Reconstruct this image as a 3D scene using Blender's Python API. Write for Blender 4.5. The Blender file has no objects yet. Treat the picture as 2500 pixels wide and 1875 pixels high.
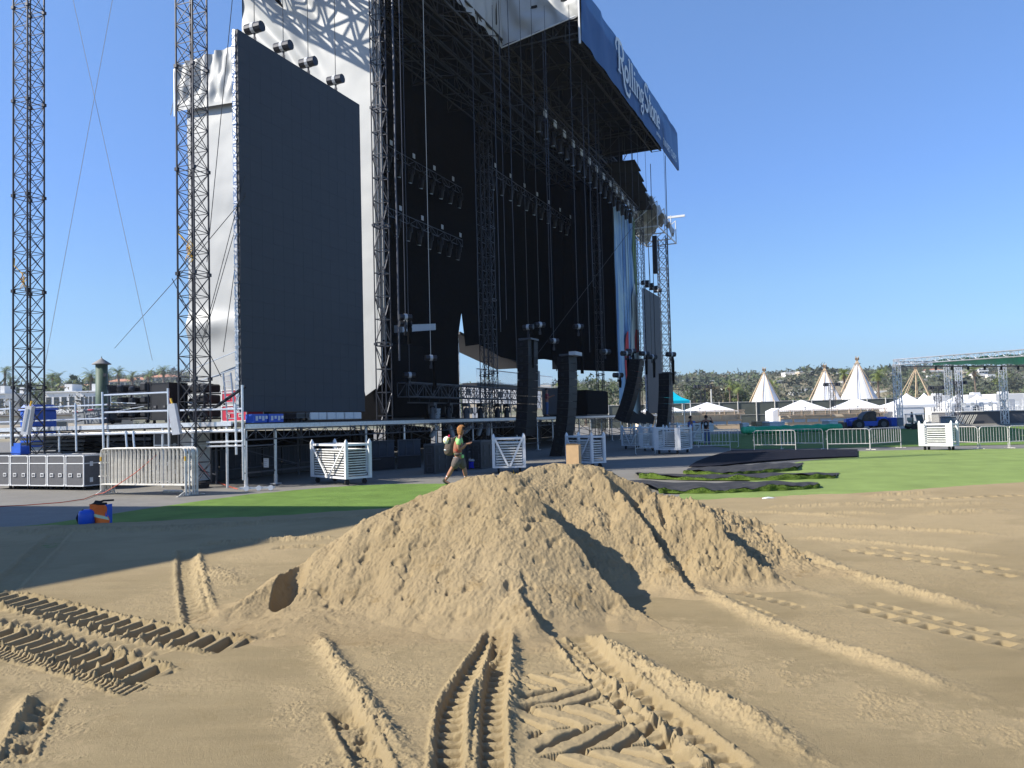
import bpy, math, random
import numpy as np
from mathutils import Vector, Matrix
R = math.radians
rng = random.Random(7)
sc = bpy.context.scene
# ---------------------------------------------------------------- camera
CAM_H = 1.8
FPX = 1950.0                      # focal length in pixels of the 2500 px wide photograph
cam_d = bpy.data.cameras.new("camera"); cam = bpy.data.objects.new("camera", cam_d)
sc.collection.objects.link(cam); sc.camera = cam
cam_d.sensor_width = 36; cam_d.lens = 36 * FPX / 2500
cam_d.clip_start = 0.1; cam_d.clip_end = 6000
CM = Matrix.Translation((0, 0, CAM_H)) @ Matrix.Rotation(R(90 + 2.48), 4, 'X') @ Matrix.Rotation(R(-1.49), 4, 'Z')
cam.matrix_world = CM
sc.render.resolution_x, sc.render.resolution_y = 1024, 768
# ---------------------------------------------------------------- light
SUN_AZ = Vector((-0.965, -0.262, 0)).normalized()      # horizontal direction towards the sun
SUN_EL = 39.0
w = bpy.data.worlds.new("World"); sc.world = w; w.use_nodes = True
nt = w.node_tree; nt.nodes.clear()
sky = nt.nodes.new("ShaderNodeTexSky"); sky.sky_type = 'NISHITA'; sky.sun_disc = False
sky.sun_elevation = R(SUN_EL); sky.sun_rotation = math.atan2(SUN_AZ.x, SUN_AZ.y)
sky.altitude = 0; sky.air_density = 1.0; sky.dust_density = 0.0; sky.ozone_density = 2.0
bg = nt.nodes.new("ShaderNodeBackground"); bg.inputs[1].default_value = 0.10
out = nt.nodes.new("ShaderNodeOutputWorld")
# the sky pales and thickens towards the horizon: weighted by direction
tcw = nt.nodes.new("ShaderNodeTexCoord"); sx = nt.nodes.new("ShaderNodeSeparateXYZ"); nt.links.new(tcw.outputs["Generated"], sx.inputs[0])
rw = nt.nodes.new("ShaderNodeValToRGB"); cr = rw.color_ramp
for pos, c in ((0.0, (.33, .42, .64)), (.03, (.36, .47, .70)), (.09, (.50, .65, .86)), (.15, (.58, .74, .93)), (.27, (.64, .82, 1.14)), (.46, (.82, 1.0, 1.25)), (1.0, (.80, .96, 1.22))):
    e_ = cr.elements[0] if pos == 0.0 else (cr.elements[-1] if pos == 1.0 else cr.elements.new(pos))
    e_.position = pos; e_.color = (*c, 1)
nt.links.new(sx.outputs[2], rw.inputs[0])
tint = nt.nodes.new("ShaderNodeMix"); tint.data_type = 'RGBA'; tint.blend_type = 'MULTIPLY'; tint.inputs[0].default_value = 1
nt.links.new(sky.outputs[0], tint.inputs[6]); nt.links.new(rw.outputs[0], tint.inputs[7]); nt.links.new(tint.outputs[2], bg.inputs[0]); nt.links.new(bg.outputs[0], out.inputs[0])
sd = bpy.data.lights.new("sun", 'SUN'); sd.energy = 5.0; sd.angle = R(0.5); sd.color = (1.0, 0.93, 0.82)
sun = bpy.data.objects.new("sun", sd); sc.collection.objects.link(sun)
to_sun = Vector((SUN_AZ.x * math.cos(R(SUN_EL)), SUN_AZ.y * math.cos(R(SUN_EL)), math.sin(R(SUN_EL))))
sun.rotation_euler = to_sun.to_track_quat('Z', 'Y').to_euler()
sun.location = to_sun * 200
sc.view_settings.view_transform = 'Standard'; sc.view_settings.look = 'None'
sc.view_settings.exposure = 0.8; sc.view_settings.gamma = 1
sc.render.engine = 'CYCLES'
sc.cycles.max_bounces = 6; sc.cycles.diffuse_bounces = 3; sc.cycles.glossy_bounces = 2
sc.cycles.transparent_max_bounces = 6; sc.cycles.transmission_bounces = 2
sc.cycles.use_denoising = True

# ---------------------------------------------------------------- measuring the place
def ray(px, py):
    d = Vector(((px - 1250) / FPX, -(py - 937.5) / FPX, -1.0))
    return (CM.to_3x3() @ d)
def P(px, py, Y):                 # the point seen at (px,py) that is Y metres ahead
    d = ray(px, py); t = Y / d.y
    return Vector((d.x * t, Y, CAM_H + d.z * t))
def G(px, py, z=0.0):             # the ground point seen at (px,py)
    d = ray(px, py); t = (z - CAM_H) / d.z
    return Vector((d.x * t, d.y * t, z))
def G2(px, py): g = G(px, py); return (g.x, g.y)
TH = -math.atan(0.423)            # the stage stands turned by this angle
N_ = Vector((math.cos(TH), math.sin(TH), 0)); D_ = Vector((-math.sin(TH), math.cos(TH), 0))
O_ = Vector((-7.8, 23.2, 0))
def S(b, a, z=0.0):               # stage coordinates: b towards the audience, a along the front edge
    return O_ + N_ * b + D_ * a + Vector((0, 0, z))
def on_b(px, py, b):              # point seen at (px,py) in the plane b = const -> (a, z)
    d = ray(px, py); c = Vector((0, 0, CAM_H))
    t = (b - (c - O_).dot(N_)) / d.dot(N_); p = c + d * t
    return ((p - O_).dot(D_), p.z)
def on_a(px, py, a):
    d = ray(px, py); c = Vector((0, 0, CAM_H))
    t = (a - (c - O_).dot(D_)) / d.dot(D_); p = c + d * t
    return ((p - O_).dot(N_), p.z)

# ---------------------------------------------------------------- materials
MATS = {}
def mat(name, col, rough=0.6, metal=0.0, var=0.12, scale=6.0, bump=0.0, bscale=40.0, spec=0.4, trans=0.0, aniso=(1, 1, 1), col2=None, mask=(0.4, 0.6), emit=0):
    m = bpy.data.materials.new(name); m.use_nodes = True; t = m.node_tree
    b = t.nodes["Principled BSDF"]; b.inputs["Roughness"].default_value = rough; b.inputs["Metallic"].default_value = metal
    b.inputs["Specular IOR Level"].default_value = spec
    tc = t.nodes.new("ShaderNodeTexCoord"); mp = t.nodes.new("ShaderNodeMapping"); mp.inputs["Scale"].default_value = aniso
    t.links.new(tc.outputs["Object"], mp.inputs[0])
    n = t.nodes.new("ShaderNodeTexNoise"); n.inputs["Scale"].default_value = scale; n.inputs["Detail"].default_value = 6; n.inputs["Roughness"].default_value = 0.65
    t.links.new(mp.outputs[0], n.inputs["Vector"])
    r = t.nodes.new("ShaderNodeValToRGB")
    if col2 is None:
        c0 = tuple(max(0, c * (1 - var)) for c in col); c1 = tuple(min(1, c * (1 + var)) for c in col)
        r.color_ramp.elements[0].position = 0.25; r.color_ramp.elements[1].position = 0.75
    else:
        c0, c1 = col, col2
        r.color_ramp.elements[0].position = mask[0]; r.color_ramp.elements[1].position = mask[1]
    r.color_ramp.elements[0].color = (*c0, 1); r.color_ramp.elements[1].color = (*c1, 1)
    t.links.new(n.outputs[0], r.inputs[0]); t.links.new(r.outputs[0], b.inputs["Base Color"])
    if bump:
        n2 = t.nodes.new("ShaderNodeTexNoise"); n2.inputs["Scale"].default_value = bscale; n2.inputs["Detail"].default_value = 5
        t.links.new(mp.outputs[0], n2.inputs["Vector"])
        bp = t.nodes.new("ShaderNodeBump"); bp.inputs["Strength"].default_value = bump; bp.inputs["Distance"].default_value = 0.05
        t.links.new(n2.outputs[0], bp.inputs["Height"]); t.links.new(bp.outputs[0], b.inputs["Normal"])
    if trans:
        tr = t.nodes.new("ShaderNodeBsdfTranslucent"); t.links.new(r.outputs[0], tr.inputs[0])
        mx = t.nodes.new("ShaderNodeMixShader"); mx.inputs[0].default_value = trans
        t.links.new(b.outputs[0], mx.inputs[1]); t.links.new(tr.outputs[0], mx.inputs[2])
        t.links.new(mx.outputs[0], t.nodes["Material Output"].inputs[0])
    MATS[name] = m
    return m
M = MATS
mat("black_metal", (0.035, 0.037, 0.045), 0.45, 0.6, 0.3, 9)
mat("steel", (0.55, 0.57, 0.6), 0.38, 0.75, 0.2, 14)
mat("alu", (0.72, 0.73, 0.76), 0.3, 0.7, 0.15, 14)
mat("galv", (0.62, 0.6, 0.55), 0.5, 0.35, 0.3, 9)
mat("white_paint", (0.64, 0.65, 0.66), 0.45, 0, 0.1, 7)
mat("dirty_white", (0.62, 0.62, 0.6), 0.55, 0, 0.25, 5)
mat("speaker_black", (0.007, 0.007, 0.009), 0.6, 0, 0.3, 5)
mat("black_paint", (0.015, 0.015, 0.018), 0.45, 0, 0.3, 5)
mat("black_cloth", (0.0025, 0.0025, 0.003), 0.95, 0, 0.4, 3, 0.4, 4, 0.1)
mat("navy_cloth", (0.004, 0.005, 0.008), 0.95, 0, 0.3, 3, 0.3, 4, 0.1)
mat("skirt_cloth", (0.03, 0.034, 0.045), 0.7, 0, 0.4, 3, 0.5, 3)
mat("deck_black", (0.02, 0.02, 0.024), 0.7, 0, 0.4, 3)
mat("grey_case", (0.10, 0.10, 0.107), 0.55, 0, 0.18, 12)
mat("black_case", (0.02, 0.02, 0.023), 0.5, 0, 0.2, 12)
mat("red_case", (0.42, 0.02, 0.05), 0.5, 0, 0.2, 5)
mat("blue_plastic", (0.02, 0.10, 0.5), 0.45, 0, 0.15, 5)
mat("cooler_blue", (0.02, 0.04, 0.6), 0.4, 0, 0.1, 5)
mat("orange_cloth", (0.95, 0.16, 0.02), 0.8, 0, 0.15, 5, 0.5, 8)
mat("reflective_tape", (0.6, 0.62, 0.35), 0.4, 0, 0.1, 5)
mat("grey_plastic", (0.22, 0.24, 0.26), 0.6, 0, 0.15, 5)
mat("led_face", (0.030, 0.036, 0.046), 0.62, 0, 0.06, 2)
mat("column_green", (0.06, 0.10, 0.07), 0.6, 0, 0.15, 2)
mat("cardboard", (0.5, 0.33, 0.17), 0.85, 0, 0.12, 5)
mat("rubber", (0.012, 0.012, 0.013), 0.8, 0, 0.2, 8)
mat("yellow", (0.7, 0.42, 0.05), 0.7, 0, 0.2, 8)
mat("rope_white", (0.5, 0.5, 0.48), 0.8, 0, 0.1, 8)
mat("cable_dark", (0.05, 0.055, 0.06), 0.7, 0, 0.1, 8)
mat("cord_red", (0.5, 0.08, 0.04), 0.6, 0, 0.1, 8)
mat("wood", (0.5, 0.32, 0.16), 0.75, 0, 0.2, 6, aniso=(6, 6, 0.6))
mat("pine", (0.56, 0.42, 0.27), 0.75, 0, 0.2, 6)
mat("beige_wall", (0.68, 0.59, 0.46), 0.85, 0, 0.12, 2)
mat("tent_white", (0.85, 0.86, 0.88), 0.6, 0, 0.05, 1, 0.2, 2, trans=0.18)
mat("turquoise", (0.0, 0.45, 0.62), 0.6, 0, 0.1, 1, trans=0.25)
mat("fence_green", (0.095, 0.105, 0.085), 0.8, 0, 0.18, 0.4, 0.3, 2)
mat("tarp_green", (0.0, 0.34, 0.15), 0.4, 0, 0.2, 2, 0.6, 4)
mat("canopy_green", (0.03, 0.17, 0.11), 0.7, 0, 0.12, 1, trans=0.3)
mat("glass_dark", (0.02, 0.025, 0.03), 0.1, 0, 0.1, 1)
mat("glass_pale", (0.35, 0.42, 0.48), 0.15, 0, 0.1, 1)
mat("machine_blue", (0.015, 0.09, 0.5), 0.35, 0, 0.12, 3)
mat("lattice", (0.5, 0.38, 0.27), 0.8, 0, 0.2, 3)
mat("lens", (0.5, 0.55, 0.6), 0.1, 0.5, 0.1, 3)
mat("skin", (0.34, 0.16, 0.095), 0.6, 0, 0.1, 6)
mat("hair_red", (0.36, 0.16, 0.05), 0.8, 0, 0.3, 40, 0.8, 60)
mat("hair_dark", (0.02, 0.017, 0.015), 0.8, 0, 0.3, 40)
mat("shorts", (0.11, 0.09, 0.08), 0.9, 0, 0.35, 7, 0.5, 14)
mat("lime", (0.30, 0.58, 0.2), 0.8, 0, 0.15, 8)
mat("vest_brown", (0.27, 0.13, 0.08), 0.85, 0, 0.25, 8, col2=(0.42, 0.06, 0.04), mask=(0.5, 0.62))
mat("pack_brown", (0.10, 0.075, 0.06), 0.85, 0, 0.3, 8, 0.5, 20)
mat("sock", (0.75, 0.75, 0.78), 0.8)
mat("shoe", (0.05, 0.055, 0.04), 0.8)
mat("helmet", (0.7, 0.7, 0.65), 0.3, 0, 0.1, 9, col2=(0.75, 0.6, 0.05), mask=(0.5, 0.55))
mat("helmet_red", (0.6, 0.02, 0.08), 0.3)
mat("shirt_blue", (0.08, 0.16, 0.5), 0.85)
mat("jeans", (0.05, 0.09, 0.2), 0.85)
mat("jeans_grey", (0.2, 0.22, 0.26), 0.85)
mat("shirt_black", (0.012, 0.012, 0.014), 0.85)
mat("shirt_red", (0.28, 0.03, 0.05), 0.85)
mat("house_white", (0.72, 0.71, 0.68), 0.8, 0, 0.08, 0.3)
mat("house_cream", (0.62, 0.53, 0.40), 0.8, 0, 0.1, 0.3)
mat("roof_tile", (0.42, 0.2, 0.12), 0.85, 0, 0.2, 1)
mat("roof_grey", (0.25, 0.24, 0.23), 0.85, 0, 0.2, 1)
mat("window_dark", (0.04, 0.05, 0.06), 0.2)
mat("bark", (0.16, 0.12, 0.09), 0.9, 0, 0.3, 4)
mat("leaf_dark", (0.07, 0.08, 0.052), 0.8, 0, 0.5, 0.6)  # greyed and paled so the colour carries part of the distant haze
mat("leaf_mid", (0.085, 0.11, 0.05), 0.8, 0, 0.45, 0.6)
mat("leaf_light", (0.12, 0.15, 0.045), 0.8, 0, 0.4, 0.6)
mat("palm_leaf", (0.15, 0.19, 0.05), 0.7, 0, 0.4, 0.8)
mat("dry_frond", (0.2, 0.13, 0.06), 0.9, 0, 0.3, 0.8)
mat("shrub_dry", (0.13, 0.115, 0.07), 0.9, 0, 0.4, 0.5)
mat("backing", (0.045, 0.046, 0.05), 0.9, 0, 0.25, 2, 0.3, 10, 0.1)
mat("tarp_navy", (0.014, 0.015, 0.022), 0.95, 0, 0.2, 2, 0.3, 5, 0.05)
mat("curb", (0.33, 0.31, 0.28), 0.85, 0, 0.15, 3)
mat("banner_white", (0.62, 0.68, 0.74), 0.7, 0, 0.05, 2)
mat("mark_grey", (0.45, 0.47, 0.5), 0.7, 0, 0.1, 2)

# ---------------------------------------------------------------- building helpers
class MB:
    def __init__(s): s.v = []; s.f = []
    def quadbox(s, pts):          # 8 points: bottom 4 then top 4
        k = len(s.v); s.v += [tuple(p) for p in pts]
        s.f += [(k, k+3, k+2, k+1), (k+4, k+5, k+6, k+7), (k, k+1, k+5, k+4), (k+1, k+2, k+6, k+5), (k+2, k+3, k+7, k+6), (k+3, k, k+4, k+7)]
        return s
    def box(s, x0, x1, y0, y1, z0, z1):
        return s.quadbox([(x0, y0, z0), (x1, y0, z0), (x1, y1, z0), (x0, y1, z0), (x0, y0, z1), (x1, y0, z1), (x1, y1, z1), (x0, y1, z1)])
    def bevbox(s, x0, x1, y0, y1, z0, z1, c=0.02):
        k = len(s.v); rings = [(z0, c), (z0 + c, 0), (z1 - c, 0), (z1, c)]
        for z, i in rings:
            s.v += [(x0+c, y0+i, z), (x1-c, y0+i, z), (x1-i, y0+c, z), (x1-i, y1-c, z), (x1-c, y1-i, z), (x0+c, y1-i, z), (x0+i, y1-c, z), (x0+i, y0+c, z)]
        for r_ in range(3):
            for j in range(8):
                a = k + r_*8 + j; b = k + r_*8 + (j+1) % 8; s.f.append((a, b, b+8, a+8))
        s.f.append(tuple(k + 7 - j for j in range(8))); s.f.append(tuple(k + 24 + j for j in range(8)))
        return s
    def tube(s, p, q, r=0.02, n=5, r2=None, cap=True):
        p = Vector(p); q = Vector(q); d = q - p
        if d.length < 1e-6: return s
        d.normalize(); u = d.cross(Vector((0, 0, 1)))
        if u.length < 1e-3: u = d.cross(Vector((1, 0, 0)))
        u.normalize(); v = d.cross(u); k = len(s.v); r2 = r if r2 is None else r2
        for c, rr in ((p, r), (q, r2)):
            for i in range(n):
                a = 2*math.pi*(i+.5)/n; s.v.append(tuple(c + (u*math.cos(a) + v*math.sin(a))*rr))
        for i in range(n):
            j = (i+1) % n; s.f.append((k+i, k+j, k+n+j, k+n+i))
        if cap: s.f.append(tuple(k+n-1-i for i in range(n))); s.f.append(tuple(k+n+i for i in range(n)))
        return s
    def path(s, pts, r=0.02, n=6, rs=None):
        pts = [Vector(p) for p in pts]; k = len(s.v); m = len(pts)
        up = None
        for i, p in enumerate(pts):
            d = (pts[min(i+1, m-1)] - pts[max(i-1, 0)])
            if d.length < 1e-6: d = Vector((0, 0, 1))
            d.normalize()
            if up is None:
                up = d.cross(Vector((0, 0, 1)))
                if up.length < 1e-3: up = d.cross(Vector((1, 0, 0)))
            up = (up - d*up.dot(d)); up.normalize(); v = d.cross(up)
            rr = rs[i] if rs else r
            for j in range(n):
                a = 2*math.pi*j/n; s.v.append(tuple(p + (up*math.cos(a) + v*math.sin(a))*rr))
        for i in range(m-1):
            for j in range(n):
                a = k+i*n+j; b = k+i*n+(j+1) % n; s.f.append((a, b, b+n, a+n))
        s.f.append(tuple(k+n-1-j for j in range(n))); s.f.append(tuple(k+(m-1)*n+j for j in range(n)))
        return s
    def poly(s, pts):
        k = len(s.v); s.v += [tuple(p) for p in pts]; s.f.append(tuple(range(k, k+len(pts)))); return s
    def slab(s, pts, off):        # polygon extruded by the vector off
        n = len(pts); k = len(s.v); off = Vector(off)
        s.v += [tuple(p) for p in pts] + [tuple(Vector(p) + off) for p in pts]
        s.f.append(tuple(k+n-1-i for i in range(n))); s.f.append(tuple(k+n+i for i in range(n)))
        for i in range(n):
            j = (i+1) % n; s.f.append((k+i, k+j, k+n+j, k+n+i))
        return s
    def lathe(s, prof, c=(0, 0, 0), n=16):   # prof: (r, z)
        k = len(s.v); m = len(prof)
        for r, z in prof:
            for j in range(n):
                a = 2*math.pi*j/n; s.v.append((c[0]+r*math.cos(a), c[1]+r*math.sin(a), c[2]+z))
        for i in range(m-1):
            for j in range(n):
                a = k+i*n+j; b = k+i*n+(j+1) % n; s.f.append((a, b, b+n, a+n))
        s.f.append(tuple(k+n-1-j for j in range(n))); s.f.append(tuple(k+(m-1)*n+j for j in range(n)))
        return s
    def grid(s, fn, nu, nv):      # fn(u,v) -> point, u,v in 0..1
        k = len(s.v)
        for i in range(nu+1):
            for j in range(nv+1): s.v.append(tuple(fn(i/nu, j/nv)))
        for i in range(nu):
            for j in range(nv):
                a = k+i*(nv+1)+j; s.f.append((a, a+nv+1, a+nv+2, a+1))
        return s
    def xf(s, mtx, k0=0):
        for i in range(k0, len(s.v)): s.v[i] = tuple(mtx @ Vector(s.v[i]))
        return s
    def merge(s, o):
        k = len(s.v); s.v += o.v; s.f += [tuple(i+k for i in f) for f in o.f]; return s
    def build(s, name, m, parent=None, smooth=False, solid=0):
        me = bpy.data.meshes.new(name); me.from_pydata(s.v, [], s.f); me.update()
        if isinstance(m, str): m = M[m]
        me.materials.append(m)
        if smooth:
            me.polygons.foreach_set('use_smooth', [True]*len(me.polygons))
        o = bpy.data.objects.new(name, me); sc.collection.objects.link(o)
        if parent is not None: o.parent = parent
        if solid:
            md = o.modifiers.new("thickness", 'SOLIDIFY'); md.thickness = solid; md.offset = 0
        return o
def tag(o, label=None, cat=None, group=None, kind=None):
    if label: o['label'] = label
    if cat: o['category'] = cat
    if group: o['group'] = group
    if kind: o['kind'] = kind
    return o
def empty(name, label, cat, loc=(0, 0, 0), rz=0.0, group=None):
    o = bpy.data.objects.new(name, None); sc.collection.objects.link(o)
    o.location = loc; o.rotation_euler = (0, 0, rz); o.empty_display_size = 0.2
    return tag(o, label, cat, group)
KIDS = {}
def copy_tree(o, label=None, loc=None, rz=None, group=None, parent=None):
    c = o.copy(); sc.collection.objects.link(c)
    if parent is not None: c.parent = parent
    if label: c['label'] = label
    if group: c['group'] = group
    if loc is not None: c.location = loc
    if rz is not None: c.rotation_euler = (0, 0, rz)
    for ch in [k for k in o.children]: copy_tree(ch, parent=c)
    return c
def struct(name, mb, m, smooth=False): return tag(mb.build(name, m, None, smooth), kind='structure')

def box_truss(mb_ch, mb_br, p, q, w, h=None, bay=None, rc=0.025, rb=0.014, side=None, double=True, n=5):
    """four chords in mb_ch (list of 4 MB or one MB), lacing in mb_br"""
    p = Vector(p); q = Vector(q); L = (q-p).length; d = (q-p)/L; h = h or w
    if side is None:
        u = d.cross(Vector((0, 0, 1)))
        if u.length < 1e-3: u = Vector((1, 0, 0))
    else: u = Vector(side) - d*Vector(side).dot(d)
    u.normalize(); v = d.cross(u)
    cs = [u*w/2 + v*h/2, u*w/2 - v*h/2, -u*w/2 - v*h/2, -u*w/2 + v*h/2]
    for i, c in enumerate(cs):
        (mb_ch[i] if isinstance(mb_ch, list) else mb_ch).tube(p+c, q+c, rc, n)
    nb = max(1, round(L/(bay or w))); st = L/nb
    for k in range(nb+1):
        a = p + d*st*k
        for i in range(4):
            mb_br.tube(a+cs[i], a+cs[(i+1) % 4], rb, 4, cap=False)
            if k < nb:
                b = a + d*st; i2 = (i+1) % 4
                if double or (k+i) % 2: mb_br.tube(a+cs[i], b+cs[i2], rb, 4, cap=False)
                if double or not (k+i) % 2: mb_br.tube(a+cs[i2], b+cs[i], rb, 4, cap=False)
def flat_truss(mb, p, q, h=0.45, bay=0.6, rc=0.025, rb=0.014, up=(0, 0, 1)):
    p = Vector(p); q = Vector(q); L = (q-p).length; d = (q-p)/L; up = Vector(up)
    mb.tube(p, q, rc, 5); mb.tube(p-up*h, q-up*h, rc, 5)
    nb = max(1, round(L/bay)); st = L/nb
    for k in range(nb+1):
        a = p+d*st*k; mb.tube(a, a-up*h, rb, 4, cap=False)
        if k < nb:
            b = a+d*st
            if k % 2: mb.tube(a, b-up*h, rb, 4, cap=False)
            else: mb.tube(a-up*h, b, rb, 4, cap=False)
# ================================================================ the ground
def hash2(ix, iy, seed):
    h = (ix.astype(np.int64)*374761393 + iy.astype(np.int64)*668265263 + seed*974634777) & 0x7fffffff
    h = ((h ^ (h >> 13))*1274126177) & 0x7fffffff
    return ((h ^ (h >> 16)) & 0xffff)/65535.0
def vnoise(x, y, seed=0):
    ix = np.floor(x); iy = np.floor(y); fx = x-ix; fy = y-iy
    fx = fx*fx*fx*(fx*(fx*6-15)+10); fy = fy*fy*fy*(fy*(fy*6-15)+10)
    a = hash2(ix, iy, seed); b = hash2(ix+1, iy, seed); c = hash2(ix, iy+1, seed); d = hash2(ix+1, iy+1, seed)
    return (a+(b-a)*fx)*(1-fy) + (c+(d-c)*fx)*fy - 0.5
def fbm(x, y, f, octv=4, seed=0, gain=0.5):
    s = 0; a = 1.0
    for o in range(octv):
        c, s_ = math.cos(o*1.3+seed), math.sin(o*1.3+seed)
        s = s + a*vnoise((x*c-y*s_)*f+seed*17, (x*s_+y*c)*f-seed*11, seed+o); a *= gain; f *= 2.03
    return s
def sstep(a, b, x):
    t = np.clip((x-a)/(b-a), 0, 1); return t*t*(3-2*t)
def linecoords(x, y, pts, reach):
    """signed distance to and length along a polyline, near it only"""
    D = np.full(x.shape, 1e3); Sg = np.zeros(x.shape); A = np.zeros(x.shape)
    base = 0.0
    for (x0, y0), (x1, y1) in zip(pts[:-1], pts[1:]):
        L = math.hypot(x1-x0, y1-y0); ux, uy = (x1-x0)/L, (y1-y0)/L
        m = (x > min(x0, x1)-reach) & (x < max(x0, x1)+reach) & (y > min(y0, y1)-reach) & (y < max(y0, y1)+reach)
        rx, ry = x[m]-x0, y[m]-y0
        s = rx*ux+ry*uy; sc_ = np.clip(s, 0, L); px, py = rx-ux*sc_, ry-uy*sc_
        d = np.hypot(px, py); side = np.sign(ux*ry-uy*rx)
        Dm = D[m]; up = d < Dm
        Dm[up] = d[up]; D[m] = Dm
        t = Sg[m]; t[up] = side[up]; Sg[m] = t
        t = A[m]; t[up] = (base+s)[up]; A[m] = t
        base += L
    return D*np.where(Sg == 0, 1, Sg), A, base
def smooth_line(pts, k=3):
    pts = [Vector((p[0], p[1])) for p in pts]; o = []
    for i in range(len(pts)-1):
        p0 = pts[max(i-1, 0)]; p1 = pts[i]; p2 = pts[i+1]; p3 = pts[min(i+2, len(pts)-1)]
        for j in range(k):
            t = j/k
            o.append(tuple(0.5*((2*p1)+(p2-p0)*t+(2*p0-5*p1+4*p2-p3)*t*t+(3*p1-p0-3*p2+p3)*t*t*t)))
    o.append(tuple(pts[-1])); return o
def GL(*px, k=3): return smooth_line([G2(*p) for p in px], k)
def offset_line(pts, d):
    o = []
    for i, p in enumerate(pts):
        a = pts[max(i-1, 0)]; b = pts[min(i+1, len(pts)-1)]; dx, dy = b[0]-a[0], b[1]-a[1]; l = math.hypot(dx, dy)
        o.append((p[0]-dy/l*d, p[1]+dx/l*d))
    return o

WINDROWS = [  # (line, half width, height, roughness, taper at ends)
    (GL((1679, 1430), (1775, 1482), (1906, 1543), (2037, 1591), (2212, 1652), (2387, 1714), (2450, 1738)), .13, .055, .6),
    (GL((1932, 1443), (2037, 1469), (2100, 1490)), .12, .035, .6),
    (GL((1950, 1352), (2037, 1395), (2168, 1438), (2299, 1473), (2500, 1523)), .17, .06, .8),
    (GL((770, 1555), (840, 1660), (910, 1754), (980, 1850), (1040, 1920)), .10, .065, .8),
    (GL((1258, 1500), (1253, 1600), (1250, 1700), (1247, 1780), (1252, 1830), (1290, 1880)), .07, .06, .7),
    (GL((1442, 1560), (1587, 1660), (1797, 1755), (1960, 1855), (2060, 1920)), .15, .085, .8),
    (GL((1290, 1590), (1368, 1600), (1494, 1700), (1560, 1765), (1720, 1880)), .08, .035, .5),
    (GL((1210, 1560), (1153, 1707), (1141, 1800), (1139, 1900)), .055, .055, .3),
    (GL((440, 1340), (600, 1330), (760, 1322), (900, 1318)), .16, .06, 1.0),
    (GL((0, 1306), (130, 1304), (300, 1301), (470, 1298), (640, 1283), (760, 1276)), .22, .07, 1.0),
    (GL((480, 1355), (486, 1420), (500, 1493), (520, 1520)), .09, .05, .8),
    (GL((87, 1690), (55, 1760), (10, 1870), (-20, 1930)), .10, .05, .6),
    (GL((480, 1390), (560, 1420), (640, 1432)), .28, .05, .8),
    (GL((600, 1560), (680, 1535), (740, 1512)), .08, .035, 1.0),
    (GL((1850, 1246), (2000, 1240), (2200, 1232)), .15, .05, .8),
    (GL((2230, 1262), (2350, 1256), (2500, 1250)), .2, .055, .8),
    (GL((1900, 1290), (2060, 1292), (2240, 1300), (2500, 1316)), .14, .05, .8),
    (GL((1990, 1262), (2100, 1258), (2230, 1266)), .12, .05, .8),
    (GL((2040, 1352), (2100, 1350), (2180, 1362)), .12, .05, .8),
    (GL((1720, 1262), (1850, 1256), (2000, 1262), (2150, 1272)), .12, .04, .8),
    (GL((1900, 1318), (2100, 1330), (2300, 1350), (2500, 1372)), .12, .04, .8),
    (GL((2060, 1243), (2250, 1240), (2500, 1232)), .16, .05, .8),
    (GL((2100, 1218), (2230, 1212), (2330, 1206)), .25, .06, 1.0),
]
RUTS = [      # line, half width, depth, pitch, kind
    (GL((1215, 1560), (1120, 1707), (1100, 1800), (1095, 1910)), .085, .065, .115, 'cleat'),
    (GL((1228, 1562), (1208, 1700), (1203, 1800), (1205, 1910)), .075, .06, .115, 'cleat'),
    (GL((1405, 1560), (1500, 1655), (1640, 1765), (1810, 1900)), .09, .05, .13, 'cleat'),
    (GL((1370, 1570), (1450, 1665), (1560, 1775), (1690, 1900)), .07, .045, .13, 'cleat'),
    (GL((458, 1346), (462, 1400), (475, 1470), (492, 1530)), .13, .045, .16, 'cleat'),
    (GL((147, 1308), (90, 1365), (0, 1452)), .17, .03, .14, 'cleat'),
    (GL((1800, 1455), (1900, 1478), (1960, 1495)), .07, .02, .14, 'oval'),
    (GL((2063, 1484), (2187, 1520), (2330, 1557), (2520, 1598)), .08, .038, .2, 'oval'),
    (GL((2120, 1478), (2250, 1512), (2380, 1545), (2520, 1575)), .06, .032, .2, 'oval'),
    (GL((2055, 1350), (2230, 1376), (2500, 1420)), .07, .04, .24, 'oval'),
    (GL((2110, 1342), (2260, 1366), (2500, 1405)), .055, .032, .24, 'oval'),
    (GL((1780, 1470), (1850, 1500), (1890, 1515)), .06, .025, .13, 'oval'),
    (GL((830, 1740), (880, 1830), (930, 1920)), .09, .05, .2, 'pit'),
    (GL((120, 1720), (80, 1790), (30, 1890)), .08, .05, .17, 'pit'),
    (GL((610, 1568), (660, 1566), (700, 1560)), .09, .03, .2, 'pit'),
    (GL((660, 1345), (780, 1338), (900, 1335)), .12, .045, .25, 'cleat'),
    (GL((1860, 1286), (2080, 1290), (2300, 1302)), .1, .045, .3, 'oval'),
    (GL((2150, 1226), (2300, 1222), (2500, 1214)), .12, .045, .3, 'oval'),
    (GL((100, 1296), (400, 1290), (700, 1275), (930, 1262)), .12, .045, .25, 'cleat'),
]
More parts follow.
